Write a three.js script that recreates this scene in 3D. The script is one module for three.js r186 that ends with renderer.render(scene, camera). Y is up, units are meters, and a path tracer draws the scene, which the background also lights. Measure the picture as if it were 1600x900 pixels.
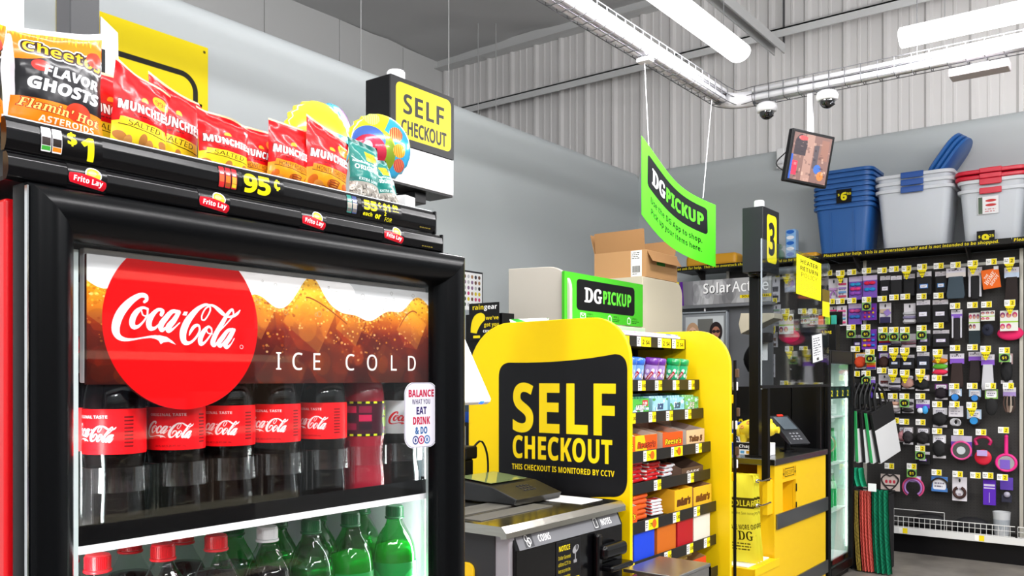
import * as THREE from 'three';
import { RoundedBoxGeometry } from 'three/addons/geometries/RoundedBoxGeometry.js';
import { mergeGeometries, toCreasedNormals } from 'three/addons/utils/BufferGeometryUtils.js';
import { ImprovedNoise } from 'three/addons/math/ImprovedNoise.js';
import { RectAreaLightUniformsLib } from 'three/addons/lights/RectAreaLightUniformsLib.js';

// ---------------------------------------------------------------- camera, lights, exposure
const scene = new THREE.Scene();
scene.background = new THREE.Color(0x000000);
const renderer = new THREE.WebGLRenderer({ antialias: true });
renderer.toneMapping = THREE.LinearToneMapping;
renderer.toneMappingExposure = 0.64;
renderer.shadowMap.enabled = true;
RectAreaLightUniformsLib.init();
const camera = new THREE.PerspectiveCamera(36.87, 16 / 9, 0.05, 60);
camera.position.set(0, 1.5, 0);                       // x runs along the partition wall, z away from it
camera.lookAt(0.7965, 1.5, -0.6046);
camera.setViewOffset(1600, 900, 0, -140, 1600, 900);  // level camera, lens shifted up
camera.updateProjectionMatrix();

const TUBE_LIGHT = 112, TUBE_SIDE = 84, TUBE_GLOW = 7;   // strip fixtures: light from the lens downwards and from its two flanks, and the visible lens
// strip fixtures: [x, z, runs along x?, length]
const STRIPS = [
  [4.0, -2.15, true, 2.4], [5.56, -0.08, false, 2.4], [0.3, -2.15, true, 2.4], [-2.6, -2.15, true, 2.4],
  [0.9, 0.9, true, 2.4], [3.6, 1.2, true, 2.4], [-2.2, 1.2, true, 2.4], [5.56, 3.2, false, 2.4], [0.9, 4.0, true, 2.4], [-2.2, 4.0, true, 2.4],
];
const LAMP = new THREE.Color(1.0, 0.985, 0.99);

// ---------------------------------------------------------------- helpers
function rng(seed) { let s = seed >>> 0; return () => { s = (s + 0x6d2b79f5) | 0; let t = Math.imul(s ^ (s >>> 15), 1 | s); t = (t + Math.imul(t ^ (t >>> 7), 61 | t)) ^ t; return ((t ^ (t >>> 14)) >>> 0) / 4294967296; }; }
const noise = new ImprovedNoise();
const PI = Math.PI;
const taken = new Map();
function numbered(n) { const k = taken.get(n) || 0; taken.set(n, k + 1); return k ? n + '_' + String(k).padStart(3, '0') : n; }
function prep(g) {
  let o = g.index ? g.toNonIndexed() : g.clone();
  if (!o.attributes.normal) o.computeVertexNormals();
  if (!o.attributes.uv) o.setAttribute('uv', new THREE.BufferAttribute(new Float32Array(o.attributes.position.count * 2), 2));
  for (const k of Object.keys(o.attributes)) if (!['position', 'normal', 'uv'].includes(k)) o.deleteAttribute(k);
  o.morphAttributes = {}; o.clearGroups();
  return o;
}
const M = (...gs) => { const l = gs.flat(9).filter(Boolean).map(prep); return l.length === 1 ? l[0] : mergeGeometries(l); };
// a box from its extents, edges rounded by r
function bx(x0, x1, y0, y1, z0, z1, r = 0) {
  const w = Math.abs(x1 - x0), h = Math.abs(y1 - y0), d = Math.abs(z1 - z0);
  const g = r ? new RoundedBoxGeometry(w, h, d, 2, Math.min(r, w * .49, h * .49, d * .49)) : new THREE.BoxGeometry(w, h, d);
  return g.translate((x0 + x1) / 2, (y0 + y1) / 2, (z0 + z1) / 2);
}
const cyl = (r0, r1, h, x = 0, y = 0, z = 0, n = 16) => new THREE.CylinderGeometry(r1, r0, h, n).translate(x, y + h / 2, z);   // stands on y
const ball = (r, x = 0, y = 0, z = 0, sx = 1, sy = 1, sz = 1, n = 14) => new THREE.SphereGeometry(r, n, Math.max(6, n * .7 | 0)).scale(sx, sy, sz).translate(x, y, z);
const lathe = (pts, n = 24) => new THREE.LatheGeometry(pts.map(([r, y]) => new THREE.Vector2(r, y)), n);
const V = (a) => new THREE.Vector3(...a);
function tube(pts, r, seg = 0, n = 6, closed = false) {
  const c = pts.length === 2 ? new THREE.LineCurve3(V(pts[0]), V(pts[1])) : new THREE.CatmullRomCurve3(pts.map(V), closed, 'catmullrom', .5);
  return new THREE.TubeGeometry(c, seg || (pts.length === 2 ? 1 : pts.length * 5), r, n, closed);
}
const rod = (a, b, r, n = 6) => { const A = V(a), B = V(b), g = new THREE.CylinderGeometry(r, r, A.distanceTo(B), n); g.applyQuaternion(new THREE.Quaternion().setFromUnitVectors(new THREE.Vector3(0, 1, 0), B.clone().sub(A).normalize())); return g.translate(...A.add(B).multiplyScalar(.5).toArray()); };
function shp(pts) { const s = new THREE.Shape(); pts.forEach(([x, y], i) => i ? s.lineTo(x, y) : s.moveTo(x, y)); return s; }
const arc = (cx, cy, r, a0, a1, n = 8, ry = r) => Array.from({ length: n + 1 }, (_, i) => { const a = (a0 + (a1 - a0) * i / n) * PI / 180; return [cx + r * Math.cos(a), cy + ry * Math.sin(a)]; });
const rr = (x0, x1, y0, y1, r) => [...arc(x1 - r, y1 - r, r, 0, 90), ...arc(x0 + r, y1 - r, r, 90, 180), ...arc(x0 + r, y0 + r, r, 180, 270), ...arc(x1 - r, y0 + r, r, 270, 360)];
const prismZ = (pts, z0, z1, bevel = 0) => { const s = pts instanceof THREE.Shape ? pts : shp(pts); return new THREE.ExtrudeGeometry(s, { depth: z1 - z0 - 2 * bevel, bevelEnabled: bevel > 0, bevelThickness: bevel, bevelSize: bevel, bevelOffset: -bevel, bevelSegments: 2, steps: 1, curveSegments: 12 }).translate(0, 0, z0 + bevel); };
const prismX = (zy, x0, x1, bevel = 0) => prismZ(zy.map(([z, y]) => [-z, y]), x0, x1, bevel).rotateY(PI / 2);
const smooth = (g, a = .7) => toCreasedNormals(g, a);
// print: rectangles in shared sheets, drawn on a canvas
const pages = [];
function art(w, h, draw, side = '#888888') {
  let p = pages[pages.length - 1];
  const fit = (q) => { if (q.x + w + 4 > 2048) { q.x = 2; q.y += q.row + 6; q.row = 0; } return q.y + h + 14 <= 2048; };
  if (!p || !fit(p)) { const c = document.createElement('canvas'); c.width = c.height = 2048; p = { c, ctx: c.getContext('2d'), x: 2, y: 2, row: 0, mats: {} }; pages.push(p); p.tex = new THREE.CanvasTexture(c); p.tex.colorSpace = THREE.SRGBColorSpace; p.tex.magFilter = THREE.LinearFilter; p.tex.name = 'print_sheet'; fit(p); }
  const { ctx } = p, x = p.x, y = p.y;
  ctx.save(); ctx.fillStyle = side; ctx.fillRect(x - 2, y - 2, w + 4, h + 12);
  ctx.beginPath(); ctx.rect(x, y, w, h); ctx.clip(); ctx.translate(x, y); draw(ctx, w, h); ctx.restore();
  p.x += w + 6; p.row = Math.max(p.row, h + 10);
  const u = (a) => a / 2048, v = (a) => 1 - a / 2048;
  return { p, u0: u(x + .5), u1: u(x + w - .5), v0: v(y + h - .5), v1: v(y + .5), su: u(x + 4), sv: v(y + h + 6) };
}
function printMat(rect, { glow = 0, ...o } = {}) {
  const k = glow + JSON.stringify(o); rect.p.mats[k] ??= new THREE.MeshPhysicalMaterial({ map: rect.p.tex, roughness: .55, specularIntensity: .4, ...o, ...(glow ? { emissiveMap: rect.p.tex, emissive: 0xffffff, emissiveIntensity: glow } : {}) });
  return rect.p.mats[k];
}
// uv of a geometry: faces whose normal points along +z take the print, the rest the sheet's edge colour
function printUV(g, x0, x1, y0, y1, rect, all = false) {
  const o = prep(g), P = o.attributes.position, N = o.attributes.normal, uv = new Float32Array(P.count * 2);
  for (let i = 0; i < P.count; i++) {
    if (all || N.getZ(i) > .3) { uv[2 * i] = rect.u0 + (rect.u1 - rect.u0) * Math.min(1, Math.max(0, (P.getX(i) - x0) / (x1 - x0))); uv[2 * i + 1] = rect.v0 + (rect.v1 - rect.v0) * Math.min(1, Math.max(0, (P.getY(i) - y0) / (y1 - y0))); } else { uv[2 * i] = rect.su; uv[2 * i + 1] = rect.sv; }
  }
  o.setAttribute('uv', new THREE.BufferAttribute(uv, 2)); return o;
}
const face = (w, h, rect, d = .001) => printUV(bx(-w / 2, w / 2, 0, h, 0, d), -w / 2, w / 2, 0, h, rect);      // thin printed plate on y = 0, facing +z
const pbox = (w, h, d, rect, r = 0) => printUV(bx(-w / 2, w / 2, 0, h, -d / 2, d / 2, r), -w / 2, w / 2, 0, h, rect);
// materials
const mats = {};
function mat(color, rough = .6, metal = 0, extra = {}) { const k = color + '|' + rough + '|' + metal + JSON.stringify(extra); mats[k] ??= new THREE.MeshPhysicalMaterial({ color, roughness: rough, metalness: metal, ...extra }); return mats[k]; }
const BLACK = mat('#09090b', .38, 0, { specularIntensity: .4 }), BLACKGLOSS = mat('#060608', .16, 0, { specularIntensity: .6 }), DARK = mat('#18181a', .5, 0, { specularIntensity: .4 }), WHITE = mat('#e8e8ea', .5), STEEL = mat('#b9babc', .28, 1), CHROME = mat('#dcdcde', .12, 1), WIRE = mat('#d9d9d6', .4, .2);
const YELLOW = mat('#f5cf00', .42), YELLOWD = mat('#f3c60a', .45);
const PANE = mat('#ffffff', .02, 0, { transmission: 1, thickness: 0, ior: 1.3 });
const ACRYLIC = mat('#f4f8fa', .04, 0, { transmission: 1, thickness: 0, ior: 1.4 });
// things and parts
function thing(name, label, category, pos = [0, 0, 0], o = {}) {
  const g = new THREE.Group(); g.name = numbered(name); g.position.set(...pos); if (o.turn) g.rotation.y = o.turn;
  g.userData = { label, category }; if (o.group) g.userData.group = o.group;
  scene.add(g); return g;
}
function part(t, name, g, m, label, kind) { const o = new THREE.Mesh(g.isBufferGeometry ? g : M(g), m); o.name = name; if (label) o.userData.label = label; if (kind) o.userData.kind = kind; t.add(o); return o; }
// the same with geometry given in the world's coordinates (parents unturned)
function wpart(t, name, g, m, label, kind) { let p = new THREE.Vector3(); for (let q = t; q; q = q.parent) p.add(q.position); return part(t, name, (g.isBufferGeometry ? g : M(g)).translate(-p.x, -p.y, -p.z), m, label, kind); }
function solo(name, label, category, g, m, pos = [0, 0, 0], o = {}) { const q = new THREE.Mesh(g.isBufferGeometry ? g : M(g), m); q.name = numbered(name); q.position.set(...pos); if (o.turn) q.rotation.y = o.turn; q.userData = { label, category }; if (o.group) q.userData.group = o.group; scene.add(q); return q; }
function struct(name, g, m, label, category) { const q = new THREE.Mesh(g.isBufferGeometry ? g : M(g), m); q.name = name; q.userData = { kind: 'structure', label, category }; scene.add(q); return q; }
// print drawing
function txt(c, s, x, y, size, o = {}) {
  c.save(); c.translate(x, y); if (o.rot) c.rotate(o.rot); if (o.skew) c.transform(1, 0, o.skew, 1, 0, 0); c.scale(o.sx || 1, 1);
  c.font = (o.thin ? '' : 'bold ') + size + 'px ' + (o.font || 'sans-serif'); c.textAlign = o.align || 'center'; c.textBaseline = 'alphabetic';
  if (o.stroke) { c.lineJoin = 'round'; c.strokeStyle = o.stroke; c.lineWidth = o.sw || size * .18; c.strokeText(s, 0, 0); }
  c.fillStyle = o.color || '#000'; c.fillText(s, 0, 0); if (o.fat) { c.strokeStyle = o.color || '#000'; c.lineWidth = o.fat; c.lineJoin = 'round'; c.strokeText(s, 0, 0); }
  c.restore();
}
// text stretched to a given width
function fit(c, s, x, y, size, width, o = {}) { c.save(); c.font = (o.thin ? '' : 'bold ') + size + 'px ' + (o.font || 'sans-serif'); const w = c.measureText(s).width; c.restore(); txt(c, s, x, y, size, { ...o, sx: width / w }); }
function rbox(c, x, y, w, h, r, color, line) { c.beginPath(); c.roundRect(x, y, w, h, r); if (color) { c.fillStyle = color; c.fill(); } if (line) { c.strokeStyle = line[0]; c.lineWidth = line[1]; c.stroke(); } }
function ell(c, x, y, rx, ry, color, rot = 0) { c.beginPath(); c.ellipse(x, y, rx, ry, rot, 0, 7); c.fillStyle = color; c.fill(); }
function poly(c, pts, color) { c.beginPath(); pts.forEach(([x, y], i) => i ? c.lineTo(x, y) : c.moveTo(x, y)); c.closePath(); c.fillStyle = color; c.fill(); }
const fillAll = (c, w, h, color) => { c.fillStyle = color; c.fillRect(0, 0, w, h); };
// a pen stroke whose width varies, through [x, y, width]
function pen(c, pts, color, closed = false) {
  const cv = new THREE.CatmullRomCurve3(pts.map((p) => new THREE.Vector3(...p)), closed, 'centripetal'), n = pts.length * 24; c.fillStyle = color;
  for (let i = 0; i <= n; i++) { const p = cv.getPoint(i / n); c.beginPath(); c.arc(p.x, p.y, Math.max(.5, p.z / 2), 0, 7); c.fill(); }
}
// small grey lines standing in for print too fine to read
function fineprint(c, x, y, w, n, dy, color, seed = 1) { const R = rng(seed); c.fillStyle = color; for (let i = 0; i < n; i++) { let q = x; const end = x + w * (.6 + .4 * R()); while (q < end) { const l = dy * (.5 + R() * 1.6); c.fillRect(q, y + i * dy, Math.min(l, end - q), dy * .45); q += l + dy * .35; } } }
// the flowing cola lettering, drawn in a 1600 x 560 frame
function script(c, x, y, w, color) {
  c.save(); c.translate(x, y); c.scale(w / 1500, w / 1500); c.translate(-80, -140); const P = (...p) => pen(c, p, color);
  P([432, 238, 26], [458, 212, 34], [448, 178, 44], [400, 172, 46], [330, 208, 60], [250, 278, 76], [182, 366, 86], [142, 462, 86], [134, 540, 78], [160, 596, 58], [215, 622, 40], [300, 622, 22], [400, 604, 16], [500, 588, 24], [560, 588, 38]);
  poly(c, [[500, 578], [600, 567], [680, 583], [740, 620], [786, 662], [700, 632], [640, 640], [611, 661], [590, 625], [540, 600]], color);
  P([462, 305, 22], [420, 296, 26], [352, 342, 52], [305, 430, 62], [312, 488, 54], [350, 496, 34], [410, 450, 20], [462, 372, 18], [470, 305, 20]); P([402, 330, 14], [420, 372, 14], [470, 376, 14], [520, 340, 12]);
  P([618, 356, 38], [632, 318, 40], [592, 304, 32], [530, 352, 48], [482, 440, 62], [494, 498, 52], [540, 500, 30], [600, 450, 16], [650, 400, 12]);
  P([800, 312, 34], [742, 316, 42], [672, 384, 56], [612, 470, 60], [622, 512, 44], [670, 488, 22], [740, 410, 16], [800, 330, 20]); P([818, 318, 42], [762, 404, 56], [694, 488, 62], [698, 516, 48], [740, 502, 24], [826, 428, 12]);
  poly(c, [[876, 308], [920, 308], [902, 352], [856, 346]], color);
  P([1086, 382, 14], [1086, 340, 16], [1136, 256, 16], [1180, 236, 16], [1190, 262, 18], [1160, 332, 16], [1112, 386, 16], [1086, 382, 14]);
  P([1190, 226, 16], [1140, 218, 28], [1060, 254, 42], [980, 326, 62], [902, 432, 76], [862, 550, 76], [882, 628, 56], [942, 634, 30], [1020, 570, 24], [1060, 492, 22], [1046, 446, 24], [1000, 456, 36], [955, 512, 30], [936, 556, 8]);
  P([1150, 216, 14], [1230, 226, 28], [1300, 270, 46], [1350, 306, 40], [1384, 322, 16]); P([1402, 338, 16], [1470, 325, 30], [1530, 290, 28], [1566, 250, 8]);
  P([1200, 472, 18], [1172, 452, 22], [1112, 504, 48], [1068, 590, 56], [1074, 640, 46], [1112, 630, 26], [1170, 570, 18], [1208, 510, 16], [1202, 468, 18]); P([1142, 490, 12], [1160, 522, 12], [1215, 530, 12]);
  P([1480, 285, 18], [1466, 250, 22], [1420, 284, 36], [1340, 402, 52], [1252, 540, 56], [1218, 630, 56], [1238, 652, 38], [1290, 606, 14]); P([1482, 272, 14], [1470, 322, 14], [1400, 402, 14], [1292, 505, 14]);
  P([1470, 468, 30], [1412, 484, 38], [1342, 562, 52], [1292, 630, 52], [1312, 658, 38], [1372, 600, 16], [1450, 494, 16]); P([1490, 474, 36], [1432, 562, 52], [1374, 640, 56], [1392, 668, 40], [1440, 640, 16], [1490, 568, 10]);
  c.restore();
}
// a filled pillow bag standing on y = 0, print on both sides
function pouch(w, h, t, rect, seed, o = {}) {
  const nx = 14, ny = 18, R = rng(seed), s = R() * 50, pos = [], uv = [], idx = [], top = o.top ?? .12, bot = o.bot ?? .05;
  for (const sgn of [1, -1]) for (let j = 0; j <= ny; j++) for (let i = 0; i <= nx; i++) {
    const u = i / nx, v = j / ny, vv = Math.min(1, Math.max(0, (v - bot) / (1 - bot - top)));
    const body = Math.pow(Math.sin(PI * u), .55) * Math.pow(Math.max(0, Math.sin(PI * Math.pow(vv, .85))), .5);
    const edge = i === 0 || i === nx || j === 0 || j === ny, wr = edge ? 0 : noise.noise(u * 5 + s, v * 6, s) * .09 * t + noise.noise(u * 11, v * 9 + s, 3) * .035 * t;
    let z = sgn * (body * t / 2 + .0006 * (edge ? 0 : 1)) + wr + (o.lean || 0) * v * v;
    const x = (u - .5) * w * (1 - .07 * Math.sin(PI * v)) + (o.skew || 0) * v * v + (noise.noise(v * 4, s, u * 2) * .02) * w;
    const y = v * h + (o.dip || 0) * Math.sin(PI * u) * Math.max(0, v - .7) * h + (o.slant || 0) * (u - .5) * Math.max(0, v - .6);
    z += (o.fold || 0) * Math.max(0, v - .8) * Math.sin(u * 7 + s);
    pos.push(x, y, z); const uu = sgn > 0 ? u : 1 - u; uv.push(rect.u0 + (rect.u1 - rect.u0) * uu, rect.v0 + (rect.v1 - rect.v0) * v);
  }
  const st = nx + 1, L = st * (ny + 1);
  for (let k = 0; k < 2; k++) for (let j = 0; j < ny; j++) for (let i = 0; i < nx; i++) { const a = k * L + j * st + i, b = a + 1, c = a + st, d = c + 1; k ? idx.push(a, c, b, b, c, d) : idx.push(a, b, c, b, d, c); }
  const g = new THREE.BufferGeometry(); g.setAttribute('position', new THREE.Float32BufferAttribute(pos, 3)); g.setAttribute('uv', new THREE.Float32BufferAttribute(uv, 2)); g.setIndex(idx); g.computeVertexNormals(); return g;
}
function dataTex(n, f, rep = 1) { const d = new Uint8Array(n * n * 4); for (let y = 0; y < n; y++) for (let x = 0; x < n; x++) { const c = f(x / n, y / n), i = (y * n + x) * 4; d[i] = c[0]; d[i + 1] = c[1]; d[i + 2] = c[2]; d[i + 3] = 255; } const t = new THREE.DataTexture(d, n, n); t.wrapS = t.wrapT = THREE.RepeatWrapping; t.magFilter = THREE.LinearFilter; t.repeat.set(rep, rep); t.needsUpdate = true; return t; }
const fbm = (x, y, p, oct = 4) => { let a = 0, k = .5; for (let i = 0; i < oct; i++) { a += k * noise.noise(x * p, y * p, i * 7.3); p *= 2; k *= .5; } return a; };
// ---------------------------------------------------------------- the building
const XF = 8.45, ZL = -4.66, HW = 3.78, XU = 8.58, ZU = -7.7, HC = 5.72, XB = -5.2, ZR = 7.2;
{
  const ft = dataTex(512, (x, y) => { const a = fbm(x * 6, y * 6, 1.3, 5), b = fbm(x * 40, y * 40, 1, 2), v = 118 + a * 46 + b * 14; return [v, v * .955, v * .90]; }, 1); ft.colorSpace = THREE.SRGBColorSpace;
  const g = bx(XB - .2, XU + .4, -.1, 0, ZU - .3, ZR + .2); const P = g.attributes.position, U = g.attributes.uv; for (let i = 0; i < P.count; i++) U.setXY(i, P.getX(i) * .35, P.getZ(i) * .35);
  struct('floor', g, new THREE.MeshPhysicalMaterial({ map: ft, roughness: .35 }), 'polished grey brown concrete floor with mottled patches', 'floor');
  const paint = dataTex(256, (x, y) => { const v = 128 + fbm(x * 30, y * 30, 1, 3) * 90; return [v, v, v]; }, 1);
  const GREY = new THREE.MeshPhysicalMaterial({ color: '#bcc2c4', roughness: .55, bumpMap: paint, bumpScale: .0006 });
  // partition: a thick painted wall whose top edge is rounded over
  const prof = [[ZL - .3, 0], [ZL, 0], [ZL, HW - .12], ...arc(ZL - .12, HW - .12, .12, 0, 90, 8), [ZL - .3, HW]];
  struct('wall_left', smooth(prismX(prof, XB, XF + .02), .5), GREY, 'pale grey painted partition wall with a rounded top edge', 'wall');
  struct('wall_far', smooth(prismZ([[XF, 0], [XF, HW - .1], ...arc(XF + .1, HW - .1, .1, 180, 90, 8), [XU + .02, HW], [XU + .02, 0]], ZL - .001, ZR), .5), GREY, 'grey painted lower wall behind the overstock shelf and pegboard', 'wall');
  const SEAM = mat('#d6d6d5', .6);
  const upper = struct('wall_left_upper', bx(XB, XU, 0, HC, ZU - .12, ZU), SEAM, 'smooth white upper wall behind the partition, in tall panels', 'wall');
  for (let i = 0, x = -1.6; x < XU - .3; x += 1.05, i++) wpart(upper, 'wall_panel', bx(x + .006, x + 1.044, 2.6, HC - .05, ZU, ZU + .02, .004), SEAM);
  // corrugated metal above the lower far wall: one sheet per rib pitch
  const METAL = new THREE.MeshPhysicalMaterial({ color: '#dcdad9', roughness: .45, bumpMap: paint, bumpScale: .0004 });
  const cor = struct('wall_far_upper', bx(XU + .03, XU + .15, 0, HC, ZU, ZR), METAL, 'white corrugated metal wall above the grey lower wall', 'wall');
  const pitch = .368, sheet = (() => { const p = [[0, 0], [.03, 0], [.055, .032], [.085, .032], [.11, 0], [.172, 0], [.18, .007], [.2, .007], [.208, 0], [.268, 0], [.276, .007], [.296, .007], [.304, 0], [pitch, 0]]; const pts = [...p.map(([z, d]) => [z, -d]), [pitch, .006], [0, .006]]; return prep(prismZ(pts, 0, HC - HW + .1).rotateX(-PI / 2)); })();
  // sheet now lies with its length along y: x = across, z = depth
  for (let z = ZU; z < ZR - pitch; z += pitch) { const m = part(cor, 'metal_sheet', sheet, METAL); m.rotation.y = -PI / 2; m.position.set(XU + .02, HW - .1, z); }
  const BEAM = mat('#cfd0d0', .45);
  struct('trim_1', [bx(XU - .1, XU + .02, HC - .16, HC - .02, ZU, ZR, .006), bx(XU - .16, XU - .1, HC - .16, HC - .15, ZU, ZR)], BEAM, 'white eave beam along the top of the corrugated wall', 'beam');
  struct('trim_2', [bx(XU - .2, XU - .02, 4.93, 4.945, ZU, ZR), bx(XU - .2, XU - .185, 4.86, 4.945, ZU, ZR), bx(XU - .035, XU - .02, 4.93, 5.02, ZU, ZR)], BEAM, 'white horizontal girt running across the corrugated wall', 'beam');
  // ceiling: sagging white insulation blanket
  const cg = new THREE.PlaneGeometry(XU - XB + .2, ZR - ZU + .3, 90, 90); { const P = cg.attributes.position; for (let i = 0; i < P.count; i++) { const x = P.getX(i), y = P.getY(i); P.setZ(i, .05 * Math.pow(Math.abs(Math.sin(x * 1.05)), .5) * Math.pow(Math.abs(Math.sin((y + .3) * 1.1)), .5) + .02 * noise.noise(x * 2, y * 2, 1)); } cg.computeVertexNormals(); }
  cg.rotateX(PI / 2).translate((XU + XB) / 2, HC - .01, (ZR + ZU) / 2);
  struct('ceiling', [cg, bx(XB - .2, XU + .4, HC + .06, HC + .2, ZU - .3, ZR + .3)], mat('#c6c6c6', .7), 'sagging white insulation blanket under the roof', 'ceiling');
  struct('wall_near', bx(XB - .2, XB, 0, HC + .1, ZU - .2, ZR), GREY, 'grey end wall of the shop', 'wall');
  struct('wall_right', bx(XB - .2, XU + .2, 0, HC + .1, ZR, ZR + .2), GREY, 'grey side wall of the shop', 'wall');
  const ROD = mat('#c2c3c3', .4, .3);
  // thin hangers from the roof, conduit drop and strut
  const hang = (n, l, x, z, y0, r = .006) => solo(n, l, 'rod', rod([0, 0, 0], [0, HC - y0, 0], r), ROD, [x, y0, z], {});
  hang('hanger_rod', 'thin white hanger rod above the blank wall near the yellow wall sign', 5.2, -5.6, 4.0); hang('hanger_rod', 'thin white hanger rod hanging from the ceiling above the self checkout light box', 5.9, -5.2, 3.9); hang('hanger_rod', 'slim vertical rod in the far roof corner, first of the pair', 7.9, -6.5, 3.9); hang('hanger_rod', 'slim vertical rod in the far roof corner, second of the pair', 8.05, -6.35, 3.9);
  const st = solo('ceiling_strut', 'grey metal strut channel running below the roof near the strip light', 'strut', [bx(0, 1.7, 0, .014, -.05, .05), bx(0, 1.7, -.07, 0, -.05, -.038), bx(0, 1.7, -.07, 0, .038, .05)], ROD, [5.8, 4.42, -2.73]);
  solo('conduit', 'dark vertical conduit dropping down the corrugated wall', 'pipe', rod([0, 0, 0], [0, .9, 0], .012), mat('#4a4a4c', .5), [8.5, 4.78, -3.05]);
  solo('wall_sensor', 'small white sensor box fixed at the foot of the corrugated wall', 'sensor', [bx(-.05, .03, 0, .2, -.04, .04, .012), bx(-.07, -.04, .04, .1, -.03, .03, .01)], WHITE, [8.42, 3.56, -3.04]);
  for (const [px, l] of [[1, 'near the yellow wall sign']]) { const c = solo('wall_bracket', 'tiny dark bracket on the rounded top of the partition wall ' + l, 'bracket', [bx(-.04, .04, 0, .03, -.03, .05, .006)], DARK, [5.0, 3.78, -4.75]); }
}
// strip lights
{
  const GLOW = new THREE.MeshPhysicalMaterial({ color: '#ffffff', roughness: .4, emissive: LAMP, emissiveIntensity: TUBE_GLOW }), HOUSE = mat('#eceded', .4);
  const where = ['over the cooler aisle', 'over the end wall', 'over the middle of the shop', 'over the front aisle', 'over the rear aisle', 'over the side wall', 'over the middle of the next aisle', 'over the far end of the next aisle'];
  const lab = ['white strip light hanging beside the long cable tray, end pointing to the corner', 'white strip light hanging over the overstock shelf, brightest in view'];
  STRIPS.forEach(([x, z, alongX, len], i) => {
    const t = thing('strip_light', lab[i] || 'white strip light hung from the roof ' + where[i - 2], 'light', [x, 3.5, z], { group: i > 1 ? 'strip lights out of view' : 'strip lights', turn: alongX ? 0 : PI / 2 });
    part(t, 'lens', smooth(prismX([...arc(0, .045, .075, 150, 390, 16, .06)].map(([a, b]) => [a, b]), -len / 2, len / 2), .6), GLOW);
    part(t, 'housing', bx(-len / 2 - .005, len / 2 + .005, .076, .1, -.03, .03, .004), HOUSE);
    for (const s of [-1, 1]) part(t, 'hanger_wire', rod([s * len * .4, .1, 0], [s * len * .4, HC - 3.5, 0], .0025, 5), STEEL);
    const l = new THREE.RectAreaLight(LAMP, TUBE_LIGHT, len, .13); l.position.set(x, 3.48, z); l.rotation.order = 'YXZ'; l.rotation.set(-PI / 2, 0, 0); if (!alongX) { l.width = .13; l.height = len; } l.name = 'strip_light_output'; scene.add(l);
    for (const s of [-1, 1]) { const q = new THREE.RectAreaLight(LAMP, TUBE_SIDE, len, .1); q.position.set(x + (alongX ? 0 : s * .082), 3.54, z + (alongX ? s * .082 : 0)); q.lookAt(x + (alongX ? 0 : s * 5), 3.54, z + (alongX ? s * 5 : 0)); q.name = 'strip_light_output'; scene.add(q); }
  });
}
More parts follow.
